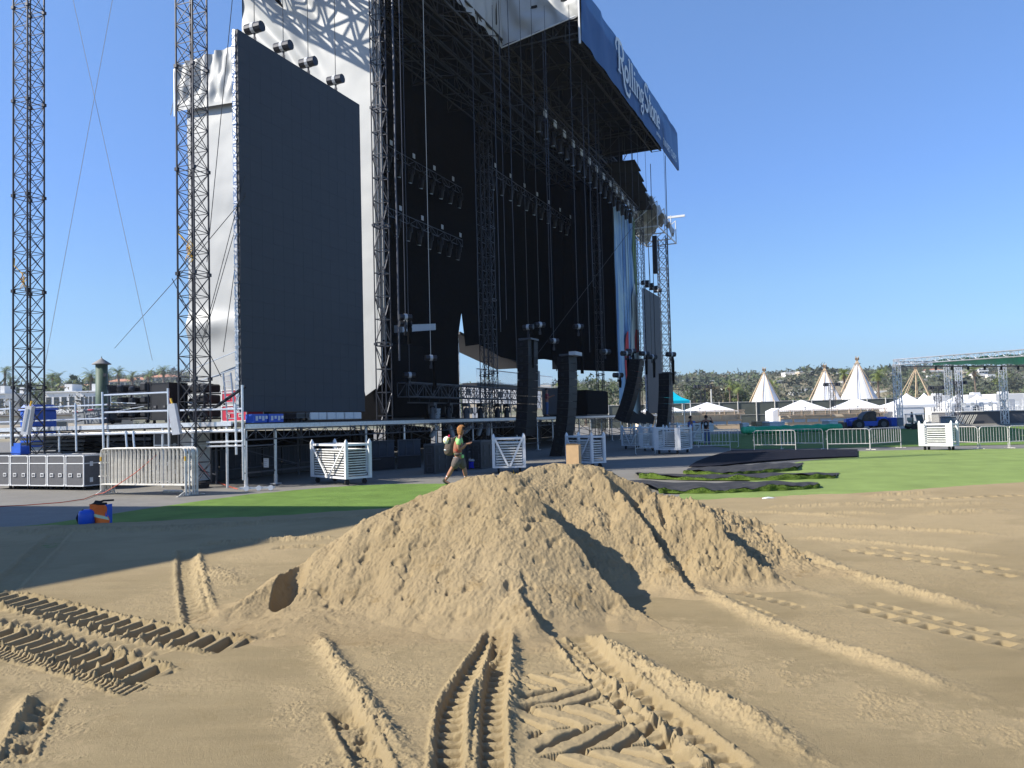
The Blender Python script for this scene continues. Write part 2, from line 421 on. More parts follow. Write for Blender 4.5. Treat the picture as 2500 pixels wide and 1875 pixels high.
TREADS = [    # heavy tractor tyre: centre line, half width, pitch
    (GL((-40, 1462), (80, 1486), (250, 1530), (420, 1566), (575, 1590)), 'lug', .20, .2),
    (GL((-40, 1555), (60, 1575), (200, 1620), (300, 1648), (372, 1668)), 'lug', .18, .2),
    (GL((-60, 1505), (80, 1528), (230, 1570), (400, 1605)), 'soft', .2, .2),
    (GL((-40, 1598), (60, 1618), (200, 1655), (330, 1700)), 'fine', .10, .06),
]
GRIT = [(GL((830, 1560), (930, 1690), (1010, 1870)), .42), (GL((1290, 1560), (1400, 1630), (1500, 1700)), .14), (GL((1640, 1540), (1760, 1600), (1850, 1680)), .3), (GL((540, 1400), (480, 1470), (520, 1520)), .5), (GL((1300, 1660), (1290, 1760), (1300, 1880)), .06), (GL((2000, 1680), (2200, 1750), (2500, 1800)), .35), (GL((0, 1660), (150, 1700), (140, 1850)), .25), (GL((700, 1700), (760, 1800), (800, 1900)), .16)]
CHEV = GL((1385, 1650), (1440, 1740), (1530, 1850), (1600, 1930))

def ground_h(x, y):
    r = np.hypot(x, y)
    h = 0.012*fbm(x, y, 0.35, 3, 3) + 0.004*fbm(x, y, 2.0, 3, 4)
    fade = np.clip(9.0/r, 0.25, 1)
    patch = sstep(-0.05, 0.25, fbm(x, y*1.0, 0.8, 3, 9))
    h += patch*0.006*fbm(x*0.45, y*1.6, 16, 3, 12)*fade + (0.25+0.75*patch)*0.0035*fbm(x, y, 45, 2, 13)
    dry = .35*patch + .45*sstep(9.5, 12.5, r+.8*fbm(x, y, .3, 3, 77)) + .25*np.clip(fbm(x*.4, y*1.5, 1.2, 3, 78), 0, 1)
    h += 0.0012*np.clip(fbm(x*0.25, y*2.2, 5.0, 3, 23), -.2, .5)
    rough = fbm(x, y, 9.0, 4, 21, 0.6)
    fine = fbm(x, y, 32.0, 3, 22, 0.6)
    for pts, hw in GRIT:                       # strewn loose sand
        d, s, L = linecoords(x, y, pts, hw+.2)
        m = np.abs(d) < hw+.15
        if m.any(): dry[m] = np.maximum(dry[m], .55*(1-sstep(.3, 1.15, np.abs(d[m])/hw+1.1*rough[m]+.8*fine[m]))); h[m] += (1-sstep(.3, 1.1, np.abs(d[m])/hw+1.1*rough[m]))*sstep(-.25, .2, fbm(x[m], y[m], 5, 3, 27))*(.0045*fine[m]+.006*fbm(x[m], y[m], 62, 2, 29)+.003*np.clip(rough[m], 0, 1)+.003)
    # tractor lug prints
    for pts, kind, hw, pitch in TREADS:
        d, s, L = linecoords(x, y, pts, hw+.2)
        m = np.abs(d) < hw+.12
        if not m.any(): continue
        dd = d[m]; ss = s[m]; u = dd/hw
        env = 1-sstep(.86, 1.02, np.abs(u)); ends = sstep(-.05, .05, ss)*(1-sstep(L-.1, L+.05, ss))
        if kind == 'lug':
            ph = ((ss + 0.35*dd)/pitch) % 1.0
            saw = np.where(ph < 0.62, ph/0.62*0.45, np.clip((ph-.62)/.06, 0, 1)*.55+.45)   # slope then a wall
            saw = np.where(ph > .9, 1-(ph-.9)/.1, saw)
            z = (-0.085 + 0.095*saw)*env
        elif kind == 'soft':
            ph = ((ss - 0.9*np.abs(dd))/pitch) % 1.0
            z = (-0.025+0.022*np.sin(ph*2*math.pi))*env
        else:
            ph = ((ss + 0.5*dd)/pitch) % 1.0
            z = (-0.04 + 0.045*(ph > .45))*env
        berm = 0.018*np.exp(-((np.abs(u)-1.12)/.15)**2)*(1+fine[m]*2.5)
        dry[m] = np.maximum(dry[m], .6*ends*env)
        h[m] += (z*(1+.25*rough[m]) + berm)*ends
    # herringbone print right of the middle
    d, s, L = linecoords(x, y, CHEV, .6)
    m = np.abs(d) < .5
    if m.any():
        dd = d[m]; ss = s[m]; pitch = .17
        row = np.floor(ss/.33).astype(int); rk = np.choose(row % 4, [-1.25, .55, -1.3, .8]); pp = np.choose(row % 4, [.15, .14, .15, .15])*np.sqrt(1+rk*rk)
        ph = ((ss + rk*dd + .25*dd*dd + .01*rough[m])/pp) % 1.0
        bar = sstep(.0, .10, ph)*(1-sstep(.60, .86, ph))*(1-.75*np.exp(-((((ss/.33) % 1.0)-.02)/.03)**2))
        env = 1-sstep(.40, .47, np.abs(dd)); ends = sstep(-.02, .04, ss)
        dry[m] = np.maximum(dry[m], .7*env*ends)
        h[m] += (-0.06 + 0.068*bar*(1+.12*rough[m]))*env*ends + .003*rough[m]*env
    for pts, hw, dep, pitch, kind in RUTS:
        d, s, L = linecoords(x, y, pts, hw+.12)
        m = np.abs(d) < hw+.1
        if not m.any(): continue
        dd = d[m]; ss = s[m]; u = dd/hw; env = 1-sstep(.7, 1.05, np.abs(u)+.15*rough[m]); ends = sstep(0, .12, ss)*(1-sstep(L-.1, L, ss))
        ph = (ss/pitch) % 1.0
        if kind == 'cleat': z = -dep*(0.55+0.6*sstep(.35, .5, ph)*(1-sstep(.85, 1, ph)))
        elif kind == 'oval': z = -dep*1.2*sstep(.1, .3, ph)*(1-sstep(.6, .8, ph))
        else:
            cell = hash2(np.floor(ss/pitch), np.zeros(ss.shape), 5); z = -dep*np.clip(np.sin(ph*math.pi)*1.6*cell+.15+rough[m], 0, 1.5)
        berm = dep*(.28 if kind != 'oval' else .14)*np.exp(-((np.abs(u)-1.2)/.22)**2)*(1+1.5*fine[m])
        dry[m] = np.maximum(dry[m], (.5 if kind != 'oval' else .25)*ends*(np.abs(u) < 1.4))
        h[m] += (z*env*(1+.3*rough[m])+berm)*ends
    for pts, hw, ht, rg in WINDROWS:
        hw = hw*.66; ht = ht*.9
        d, s, L = linecoords(x, y, pts, hw*3)
        m = np.abs(d) < hw*2.6
        if not m.any(): continue
        ss = s[m]; ends = sstep(-.02, .5, ss)*(1-sstep(L-.9, L, ss+.25*rough[m]))
        hw2 = hw*(1+.25*rg*rough[m]); z = ht*np.exp(-(np.abs(d[m])/hw2)**1.7)
        dry[m] = np.maximum(dry[m], .85*ends*np.exp(-(d[m]/(hw*1.7*(1+.5*rough[m])))**4))
        h[m] += z*ends*(1+rg*(.45*rough[m]+.35*fine[m])) + ends*np.exp(-(d[m]/(hw*1.3))**2)*(fine[m]*.009+.008*fbm(x[m], y[m], 58, 2, 28))*rg
    return h, np.clip(dry, 0, 1)

# --- the sand heap -------------------------------------------------------
def W3(px, py, Y): p = P(px, py, Y); return (p.x, p.y, p.z)
SLOPE = 0.74
STEEP = {1: 3.2, 2: 3.0, 4: 2.2, 5: 3.2, 6: 2.2, 7: 3.0}
FLANK = {3: .72, 4: .9, 5: .95, 6: .62, 8: 1.05}
RIDGES = [   # crest lines (x, y, z)
    # left shoulder up to the near summit
    [W3(560, 1492, 7.45), W3(640, 1440, 7.7), W3(700, 1400, 7.9), W3(800, 1335, 8.05), W3(900, 1268, 8.2), W3(990, 1230, 8.3), W3(1085, 1188, 8.35), W3(1150, 1163, 8.35), W3(1235, 1152, 8.3), W3(1275, 1170, 8.25)],
    # spur from the near summit down to the right
    [W3(1228, 1166, 9.45), W3(1238, 1158, 8.9), W3(1255, 1157, 8.35), W3(1310, 1220, 8.05), W3(1360, 1290, 7.78), W3(1430, 1375, 7.42), W3(1510, 1455, 7.08), W3(1590, 1526, 6.8)],
    # spur down the middle
    [W3(1296, 1340, 7.6), W3(1288, 1400, 7.22), W3(1280, 1448, 6.9), W3(1302, 1500, 6.6), W3(1345, 1560, 6.42), W3(1392, 1604, 6.3)],
    # back summit
[W3(1262, 1162, 9.5), W3(1300, 1142, 9.7), W3(1350, 1131, 9.8), W3(1420, 1133, 9.8), W3(1470, 1145, 9.75)],
    # spur falling from the back summit
    [W3(1470, 1150, 9.55), W3(1535, 1215, 9.15), W3(1580, 1290, 8.75), W3(1635, 1375, 8.3), W3(1695, 1455, 7.85)],
    # right spur
    [W3(1600, 1203, 9.35), W3(1690, 1218, 9.15), W3(1740, 1258, 8.85), W3(1800, 1322, 8.5), W3(1870, 1385, 8.25), W3(1930, 1428, 8.1)],
    # far right spur
    [W3(1690, 1224, 9.7), W3(1770, 1245, 9.7), W3(1850, 1272, 9.65), W3(1890, 1290, 9.5), W3(1925, 1338, 9.15), W3(1965, 1370, 8.95), W3(2020, 1396, 8.75)],
    [W3(520, 1500, 7.5), W3(600, 1480, 7.5), W3(680, 1470, 7.6)],
    [W3(1470, 1150, 9.75), W3(1560, 1182, 9.7), W3(1620, 1208, 9.6), W3(1690, 1222, 9.5)],
]
def heap_h(x, y):
    wob = fbm(x, y, 1.6, 3, 31)
    xw = x + .10*fbm(x, y, 2.5, 3, 32); yw = y + .10*fbm(x, y, 2.5, 3, 33)
    def cone(rdg, k):
        Hc = np.full(x.shape, -1.0)
        for p, q in zip(rdg[:-1], rdg[1:]):
            dx, dy, dz = q[0]-p[0], q[1]-p[1], q[2]-p[2]; L2 = dx*dx+dy*dy
            t = np.clip(((xw-p[0])*dx+(yw-p[1])*dy)/L2, 0, 1)
            d = np.hypot(xw-p[0]-dx*t, yw-p[1]-dy*t)
            Hc = np.maximum(Hc, p[2]+dz*t - k*(np.sqrt(d*d+.003)-.055))
        return Hc
    def cut(Hc, rdg, k, back):                         # dug face along the right of a spur
        pts = [(rdg[0][0]+back[0], rdg[0][1]+back[1], rdg[0][2])] + list(rdg)
        q = pts[-1]; r_ = pts[-2]; pts.append((q[0]+(q[0]-r_[0])*4, q[1]+(q[1]-r_[1])*4, -.3))
        d, s, L = linecoords(xw, yw, [p[:2] for p in pts], 9)
        ls = [0]
        for p, q in zip(pts[:-1], pts[1:]): ls.append(ls[-1]+math.hypot(q[0]-p[0], q[1]-p[1]))
        z = np.interp(s, ls, [p[2] for p in pts])
        return np.where(d > 0, np.minimum(Hc, z - k*(np.sqrt(d*d+.006)-.06)), Hc)
    groups = [((0, 1), 1, 5.0, (-.05, 1.2)), ((2,), 2, 2.4, (-.1, .3)), ((7,), None, 0, None), ((3, 4), 4, 2.6, (.1, 1.2)), ((8, 5), 5, 4.0, (-.05, 1.2)), ((6,), 6, 2.5, (-.3, .5))]
    H = np.full(x.shape, -1.0)
    for rs_, c, k, back in groups:
        Hg = np.full(x.shape, -1.0)
        for ri in rs_: Hg = np.maximum(Hg, cone(RIDGES[ri], FLANK.get(ri, SLOPE)))
        if c is not None: Hg = cut(Hg, RIDGES[c], k, back)
        H = np.maximum(H, Hg)
    apron = cone([W3(800, 1470, 7.35), W3(950, 1500, 7.1), W3(1120, 1520, 6.95), W3(1250, 1530, 6.85)], .30)-.02
    H = np.maximum(H, np.minimum(apron, .16))
    soft = .5*(H + np.sqrt(H*H + .045)) - .066      # gentle run-out
    H = np.where(H > .6, H, np.where(H > -.5, np.maximum(soft, H), H))
    # hollow on the left side
    hx, hy, hz = W3(712, 1462, 7.75)
    e = np.hypot((x-hx)/.17, (y-hy+.0)/.42)
    H = H - .34*np.clip(1-e, 0, 1)**.6*(H > .02)
    # scooped bites near the summits
    for (px, py, Y, rx, ry, dp) in ((975, 1270, 8.0, .05, .2, .035), (860, 1310, 7.95, .04, .12, .025), (1620, 1262, 9.1, .07, .3, .10), (1500, 1180, 9.3, .05, .15, .06), (1290, 1160, 8.9, .1, .25, .12)):
        cx, cy, cz = W3(px, py, Y); e = np.hypot((x-cx)/rx, (y-cy)/ry); H = H - dp*np.clip(1-e, 0, 1)**.7
    mask = sstep(-.02, .2, H)
    lum = fbm(x, y, 7.0, 4, 41, .62); fin = fbm(x, y, 26.0, 3, 42, .62); grain = fbm(x, y, 60.0, 2, 43)
    clod = np.clip(fbm(x, y, 13.0, 2, 44)-.22, 0, 1)
    pit = np.clip(fbm(x, y, 10.0, 2, 45)-.27, 0, .2)
    right = sstep(.9, 1.9, x-(y-8)*.1)              # the right heaps are cloddier
    H = H + mask*((.009+.03*right)*lum + (.009+.02*right)*fin + (.013+.005*right)*grain + (.03+.06*right)*clod - .16*pit) + .02*wob*mask
    return H

def sheet(name, X, Y, Z, m, keep=None):
    nr, nc = X.shape
    co = np.stack([X, Y, Z], -1).reshape(-1, 3).astype(np.float32)
    idx = np.arange(nr*nc).reshape(nr, nc)
    q = np.stack([idx[:-1, :-1], idx[:-1, 1:], idx[1:, 1:], idx[1:, :-1]], -1).reshape(-1, 4)
    if keep is not None:
        kq = keep[:-1, :-1] | keep[:-1, 1:] | keep[1:, 1:] | keep[1:, :-1]; q = q[kq.reshape(-1)]
        used = np.zeros(nr*nc, bool); used[q.reshape(-1)] = True
        remap = np.cumsum(used)-1; co = co[used]; q = remap[q]
    me = bpy.data.meshes.new(name)
    me.vertices.add(len(co)); me.vertices.foreach_set('co', co.reshape(-1))
    me.loops.add(q.size); me.loops.foreach_set('vertex_index', q.reshape(-1).astype(np.int32))
    me.polygons.add(len(q)); me.polygons.foreach_set('loop_start', (np.arange(len(q))*4).astype(np.int32))
    me.polygons.foreach_set('loop_total', np.full(len(q), 4, np.int32))
    me.polygons.foreach_set('use_smooth', np.ones(len(q), bool))
    me.update(calc_edges=True); me.materials.append(m)
    o = bpy.data.objects.new(name, me); sc.collection.objects.link(o); return o

def sand_material(name, c0, c1, damp, dryc=None):
    m = bpy.data.materials.new(name); m.use_nodes = True; t = m.node_tree; b = t.nodes["Principled BSDF"]
    b.inputs["Roughness"].default_value = 0.95; b.inputs["Specular IOR Level"].default_value = 0.15
    tc = t.nodes.new("ShaderNodeTexCoord")
    def noise(s, d=5, ro=.6, vec=None):
        n = t.nodes.new("ShaderNodeTexNoise"); n.inputs["Scale"].default_value = s; n.inputs["Detail"].default_value = d; n.inputs["Roughness"].default_value = ro
        t.links.new(vec or tc.outputs["Object"], n.inputs["Vector"]); return n.outputs[0]
    def ramp(src, e):
        r = t.nodes.new("ShaderNodeValToRGB")
        r.color_ramp.elements[0].position = e[0][0]; r.color_ramp.elements[0].color = (*e[0][1], 1)
        r.color_ramp.elements[1].position = e[1][0]; r.color_ramp.elements[1].color = (*e[1][1], 1)
        t.links.new(src, r.inputs[0]); return r.outputs[0]
    def mixc(f, a, bb, mode='MIX'):
        x = t.nodes.new("ShaderNodeMix"); x.data_type = 'RGBA'; x.blend_type = mode
        if isinstance(f, float): x.inputs[0].default_value = f
        else: t.links.new(f, x.inputs[0])
        t.links.new(a, x.inputs[6]); t.links.new(bb, x.inputs[7]); return x.outputs[2]
    mp = t.nodes.new("ShaderNodeMapping"); mp.inputs["Scale"].default_value = (0.35, 1.6, 1); mp.inputs["Rotation"].default_value = (0, 0, R(-8))
    t.links.new(tc.outputs["Object"], mp.inputs[0])
    base = ramp(noise(0.7, 5, .6), ((.3, c0), (.7, c1)))
    streak = ramp(noise(2.2, 6, .7, mp.outputs[0]), ((.35, (.88, .87, .86)), (.7, (1.06, 1.05, 1.03))))
    col = mixc(1.0, base, streak, 'MULTIPLY')
    grain = ramp(noise(260, 3, .8), ((.3, (.80, .79, .77)), (.72, (1.16, 1.15, 1.13))))
    col = mixc(1.0, col, grain, 'MULTIPLY')
    dk = ramp(noise(3.5, 6, .75), ((.56, (1, 1, 1)), (.78, damp)))
    col = mixc(1.0, col, dk, 'MULTIPLY')
    if dryc:                                   # loose dry sand is paler than the rolled damp sand
        at = t.nodes.new("ShaderNodeAttribute"); at.attribute_name = "dry"
        dcol = mixc(1.0, ramp(noise(5, 5, .7), ((.3, tuple(c*.93 for c in dryc)), (.7, tuple(c*1.06 for c in dryc)))), grain, 'MULTIPLY')
        col = mixc(at.outputs["Fac"], col, dcol)
    t.links.new(col, b.inputs["Base Color"])
    bp = t.nodes.new("ShaderNodeBump"); bp.inputs["Strength"].default_value = .8; bp.inputs["Distance"].default_value = .010
    t.links.new(noise(95, 6, .8), bp.inputs["Height"]); t.links.new(bp.outputs[0], b.inputs["Normal"])
    return m
M["sand"] = sand_material("sand", (.228, .180, .100), (.290, .233, .135), (.85, .81, .74), (.345, .270, .155))
M["sand_heap"] = sand_material("sand_heap", (.27, .209, .118), (.33, .26, .155), (.62, .55, .42))
M["leaf_turf"] = None

# sand area outline (far edge), world coordinates
SANDEDGE = [G2(*p) for p in ((-900, 1318), (-300, 1300), (0, 1288), (180, 1283), (400, 1271), (620, 1264), (800, 1252), (960, 1242), (1100, 1236), (1300, 1232), (1500, 1228), (1700, 1222), (1850, 1216), (1950, 1212), (2080, 1207), (2200, 1200), (2330, 1190), (2500, 1178), (2900, 1160), (3400, 1145))]
ea = np.array([math.atan2(p[0], p[1]) for p in SANDEDGE]); er = np.array([math.hypot(*p) for p in SANDEDGE])
def edge_r(ang): return np.interp(ang, ea, er)
def build_sand():
    ncol, nrow = 1900, 1250
    ang = np.linspace(R(-50), R(50), ncol); inv = np.linspace(1/2.6, 0, nrow+1)[:-1]
    t = np.linspace(0, 1, nrow)
    A, T = np.meshgrid(ang, t)
    e = edge_r(A)
    X0, Y0 = np.sin(A), np.cos(A)
    e = e + .25*fbm(X0*e, Y0*e, .9, 3, 51) + .08*fbm(X0*e, Y0*e, 4., 3, 52)
    inv = (1/2.6)*(1-T) + (1/e)*T
    r = 1/inv
    X = X0*r; Y = Y0*r
    hh, dry = ground_h(X, Y); Z = 0.035 + hh
    Z = Z - .06*sstep(e-.18, e, r) + .0
    o = sheet("sand_ground", X, Y, Z, M["sand"])
    at = o.data.attributes.new("dry", 'FLOAT', 'POINT'); at.data.foreach_set('value', dry.reshape(-1).astype(np.float32))
    return o
o = build_sand(); o['kind'] = 'structure'
def build_heap():
    st = .0085
    xs = np.arange(-3.6, 4.6, st); ys = np.arange(5.7, 11.8, st)
    X, Y = np.meshgrid(xs, ys)
    g = 0.035 + 0.012*fbm(X, Y, 0.35, 3, 3)
    H = heap_h(X, Y)
    gf = .035 + ground_h(X, Y)[0]; wt = sstep(.0, .14, H)
    Z = H + (gf*(1-wt)+g*wt)*(1-.9*np.clip(H/.5, 0, 1))
    keep = H > -.012
    o = sheet("sand_heap", X, Y, np.maximum(Z, gf-.05), M["sand_heap"], keep)
    return tag(o, "big heap of rough damp sand standing in the middle of the tracked sand", "sand heap")
build_heap()

# wide bare base under everything, reaching the horizon
mb = MB(); mb.poly([(-3000, -200, -0.06), (3000, -200, -0.06), (3000, 3500, -0.06), (-3000, 3500, -0.06)])
mat("dirt", (0.24, 0.21, 0.16), 0.95, 0, 0.25, 0.05)
struct("ground", mb, "dirt")
mat("asphalt", (0.165, 0.157, 0.14), 0.85, 0, 0.16, 1.3, 0.15, 60)
mat("turf", (0.125, 0.205, 0.042), 0.9, 0, 0.30, 1.1, 0.5, 90, 0.2)
mat("turf_pale", (0.19, 0.258, 0.074), 0.9, 0, 0.22, 0.9, 0.4, 90, 0.2)
mb = MB(); mb.poly([(-60, 8, -0.012), (70, 8, -0.012), (130, 140, -0.012), (-90, 140, -0.012)])
struct("asphalt_pavement", mb, "asphalt")
def gpoly(px, z): return [(*G2(*p), z) for p in px]
def zig(px, amp, n=6):            # a slightly uneven edge
    o = []
    for (x0, y0), (x1, y1) in zip(px[:-1], px[1:]):
        for i in range(n): t = i/n; o.append((x0+(x1-x0)*t, y0+(y1-y0)*t+rng.uniform(-amp, amp)))
    return o + [px[-1]]
mb = MB(); mb.poly(gpoly(zig([(20, 1288), (110, 1280), (400, 1236), (600, 1208), (700, 1199), (800, 1190), (890, 1185), (960, 1182)], .4) + [(1160, 1180.5), (1420, 1182), (1500, 1300), (960, 1330), (0, 1340)], 0.004))
struct("turf_field", mb, "turf")
mb = MB(); mb.poly(gpoly(zig([(1650, 1240), (1660, 1206), (1780, 1195), (1860, 1162), (1900, 1140), (1952, 1127), (2010, 1121), (2075, 1117)], .2)+[(2094, 1116), (2094, 1101.5), (2200, 1099), (2500, 1095), (3300, 1075), (3900, 1200), (2500, 1225)], 0.004))
struct("turf_field", mb, "turf_pale")
mb = MB(); mb.poly(gpoly([(1640, 1078), (1800, 1096), (1900, 1096), (2060, 1093), (2240, 1090), (2500, 1085), (3300, 1064), (3300, 1030), (2500, 1041), (2240, 1046), (2060, 1051), (1830, 1058), (1640, 1063)], 0.004))
struct("turf_field", mb, "turf")
# ================================================================ the stage
DECK = 1.88
mat("sheet_white", (0.39, 0.40, 0.395), 0.5, 0, 0.04, 0.5, 0.0)
mat("sheet_fold", (0.40, 0.41, 0.405), 0.45, 0, 0.05, 0.6, 0.9, 1.4, aniso=(1, 1, .35))
mat("banner_blue", (0.03, 0.10, 0.27), 0.6, 0, 0.1, 0.6, 0.5, 1.2, aniso=(1, 1, .3), trans=0.15)
mat("roof_black", (0.006, 0.006, 0.006), 0.9, 0, 0.4, 0.8)
mat("tower_grey", (0.065, 0.07, 0.085), 0.45, 0.5, 0.2, 5)
mat("truss_dim", (0.04, 0.038, 0.033), 0.6, 0.2, 0.2, 3)

# --- roof of the stage: one building with its parts
stage = empty("stage_roof", "tall concert stage roof with white side sheet, black underside and blue front banner", "stage roof", S(0, 0), TH)
A0, A1, BB, BF, ZU = 10.0, 50.2, -8.7, -0.6, 22.6
def cloth_wall(mb, p0, p1, z0f, z1f, nu, nv, depth, seed=0):
    """vertical sheet from p0 to p1 (b,a), with billows"""
    dx, dy = p1[0]-p0[0], p1[1]-p0[1]; L = math.hypot(dx, dy); nx, ny = dy/L, -dx/L
    us = np.linspace(0, 1, nu+1); vs = np.linspace(0, 1, nv+1); U, V = np.meshgrid(us, vs, indexing='ij')
    k = len(mb.v); z0 = z0f(U); z1 = z1f(U); Z = z0+(z1-z0)*V
    q = depth(U*L, Z)
    X = p0[0]+dx*U+nx*q; Y = p0[1]+dy*U+ny*q
    mb.v += list(map(tuple, np.stack([X, Y, Z], -1).reshape(-1, 3).tolist()))
    for i in range(nu):
        for j in range(nv):
            a = k+i*(nv+1)+j; mb.f.append((a, a+nv+1, a+nv+2, a+1))
def billow(u, z):                 # diagonal drag folds near the top back corner, calm below
    f = np.clip((z-15)/6, 0, 1)*np.clip((u)/1.5+.3, 0, 1)*np.clip((5.3-u)/2.5, 0, 1)
    return .16*f*np.sin((z*1.9+u*1.2+.30*(u)**2)*1.7+fbm(u, z, .4, 2, 71)*3) + .05*fbm(u, z, .5, 3, 72)
mb = MB(); cloth_wall(mb, (BB, A0), (-1.75, A0), lambda U: 4.5+U*.7, lambda U: 28+0*U, 110, 300, billow)
mb.build("side_sheet", "sheet_white", stage, True)
mb = MB(); 
for b_ in (-1.74, -1.55, -1.36): mb.tube((b_, A0-.06, 5.0), (b_, A0-.06, 27), .035 if b_ > -1.7 else .06, 8)
mb.box(-1.78, -1.42, A0-.02, A0+.02, 5.2, 27); mb.build("edge_pole", "sheet_white", stage)
mb = MB(); mb.slab([(-2.9, A0-.1, 5.6), (-1.5, A0-.1, 6.6), (-1.5, A0-.1, 3.4), (-2.35, A0-.1, 2.9)], (0, .04, 0)); mb.build("sheet_flap", "sheet_fold", stage)
# back drape, with slits and the low opening, and far side drape
b_ = BB
def back(pts): 
    m_ = MB(); m_.poly([(b_, a, z) for a, z in pts]); return m_
back([(A0, 29), (A0, 1.9), (31.2, 1.9), (31.2, 7.6), (31.8, 9.3), (32.3, 7.0), (34.6, 7.3), (38.5, 6.6), (41.5, 6.5), (48.0, 7.0), (50.2, 7.0), (50.2, 29)]).build("back_drape", "black_cloth", stage)
m_ = MB(); m_.poly([(b_, A1-.1, 29), (b_, A1-.1, 6.2), (-1.5, A1-.1, 5.6), (-1.5, A1-.1, 29)]); m_.build("far_side_drape", "navy_cloth", stage)
m_ = MB()
for i in range(8): m_.tube((b_+.5+i*.9, A1-.3, 6), (b_+.5+i*.9, A1-.3, 22), .05, 5)
m_.build("drape_rib", "navy_cloth", stage)
m_ = MB(); m_.poly([(b_, A0+.15, 1.9), (b_, A0+.15, 29), (-1.7, A0+.15, 29), (-1.7, A0+.15, 1.9)]); m_.build("near_side_drape", "black_cloth", stage)
# under roof and top
m_ = MB(); m_.box(BB-.3, BF, A0, A1, 26.5, 26.8); m_.box(BF, 3.85, 21.3, 41.4, 23.95, 24.1); m_.box(BF, 3.85, 41.4, 41.5, 22.0, 24.1); m_.build("roof_skin", "roof_black", stage)
# white fascia
m_ = MB()
flut = lambda u, z: .06*np.sin(u*5.2+z*1.1+3*fbm(u, z, .7, 2, 81)) + .05*fbm(u, z, 1.5, 3, 82)
cloth_wall(m_, (BF+.02, A0), (BF+.02, 21.25), lambda U: 22.15+0*U, lambda U: 26.9+0*U, 80, 24, flut)
cloth_wall(m_, (BF, 21.22), (3.9, 21.22), lambda U: 22.2+.75*U, lambda U: 26.2-1.2*U, 60, 24, lambda u, z: .10*np.sin(u*3.9+z*1.4+4*fbm(u, z, .6, 2, 83)) + .05*fbm(u, z, 2.5, 3, 84))
m_.build("fascia_sheet", "sheet_white", stage, True)
m_ = MB(); m_.box(3.86, 3.94, 21.1, 21.22, 21.4, 24.5); m_.tube((3.7, 21.15, 22.9), (-.6, 21.15, 22.1), .04); m_.build("corner_pole", "white_paint", stage)
# blue banner along the front
ban = MB()
bf = lambda u, z: .05*np.sin(u*2.1+z*.5+5*fbm(u, z, .25, 2, 91))*np.clip(1.6-u/6, .35, 1) + .04*fbm(u, z, .8, 3, 92)
cloth_wall(ban, (4.0, 21.2), (4.0, 46.9), lambda U: 21.6+.15*U, lambda U: 24.75+.2*U, 260, 30, bf)
banner = ban.build("banner", "banner_blue", stage, True)
m_ = MB(); m_.box(3.9, 3.98, 41.4, 46.9, 21.8, 22.0); m_.box(3.9, 3.98, 41.4, 46.9, 24.6, 24.8); m_.build("banner_frame", "black_metal", stage)
# lettering: strokes drawn in banner coordinates (s along, t up; letter unit = x-height 1)
def stroke(mb, pts, wd, sx, sz, ox, oz, x=4.10):
    """flat ribbon following pts; wd single or per point"""
    n = len(pts); L = []; Rr = []
    for i, p in enumerate(pts):
        a = pts[max(i-1, 0)]; b = pts[min(i+1, n-1)]; dx, dy = b[0]-a[0], b[1]-a[1]; l = math.hypot(dx, dy) or 1
        w_ = (wd[i] if isinstance(wd, (list, tuple)) else wd)/2; nx, ny = -dy/l*w_, dx/l*w_
        L.append((p[0]+nx, p[1]+ny)); Rr.append((p[0]-nx, p[1]-ny))
    for i in range(n-1):
        q = [L[i], L[i+1], Rr[i+1], Rr[i]]
        mb.slab([(x+.001*(len(mb.f) % 7), ox+a*sx, oz+b*sz) for a, b in q], (.004, 0, 0))
def arc(cx, cy, rx, ry, a0, a1, n=14): return [(cx+rx*math.cos(R(a0+(a1-a0)*i/n)), cy+ry*math.sin(R(a0+(a1-a0)*i/n))) for i in range(n+1)]
let = MB()
SX, SZ, OX, OZ = 1.13, 1.02, 27.75, 22.72
def ST(pts, wd): stroke(let, pts, wd, SX, SZ, OX, OZ)
W = .24
def ser(x, y, w_=.46): ST([(x-w_/2, y), (x+w_/2, y)], .11)
# R with its swash and long leg
ST([(.15, 1.15), (-.05, 1.45), (.1, 1.8), (.6, 1.95), (1.2, 1.93)], [.16, .2, .22, .2, .16])
ST([(.62, 1.9), (.6, .05)], .3); ser(.6, .04, .62)
ST([(.6, 1.88)]+arc(1.0, 1.42, .5, .46, 90, -90)+[(.7, .96)], [.16]+[.18+.1*math.sin(i/14*3.14) for i in range(15)]+[.12])
ST([(1.0, .98), (1.35, .35), (1.6, -.3), (2.0, -.72), (2.55, -.72), (2.8, -.4), (2.72, -.2)], [.22, .3, .3, .26, .22, .18, .14])
ST(arc(2.1, .5, .34, .42, 0, 360, 22), .24)                       # o
for x_ in (2.82, 3.38):                                            # l l
    ST([(x_, 1.72), (x_, .05)], W); ST([(x_-.22, 1.66), (x_, 1.70)], .12); ser(x_, .04)
ST([(3.94, 1.02), (3.94, .05)], W); ST([(3.72, .97), (3.94, 1.0)], .12); ser(3.94, .04); ST([(3.94, 1.45), (3.94, 1.24)], .24)
ST([(4.48, 1.02), (4.48, .05)], W); ser(4.48, .04, .4); ST([(4.28, .97), (4.48, 1.0)], .12)      # n
ST([(4.5, .78)]+arc(4.86, .7, .26, .28, 120, 0, 8)+[(5.12, .05)], [.12]+[.16]*4+[.2]*5+[W]); ser(5.12, .04, .4)
ST(arc(5.68, .66, .27, .32, 0, 360, 20), .2); ST([(5.95, .9), (6.15, 1.02)], .12)                 # g
ST([(5.5, .36), (5.5, .2), (5.95, .12), (6.02, -.2), (5.7, -.62), (5.35, -.5), (5.4, -.2), (5.85, .02)], .16)
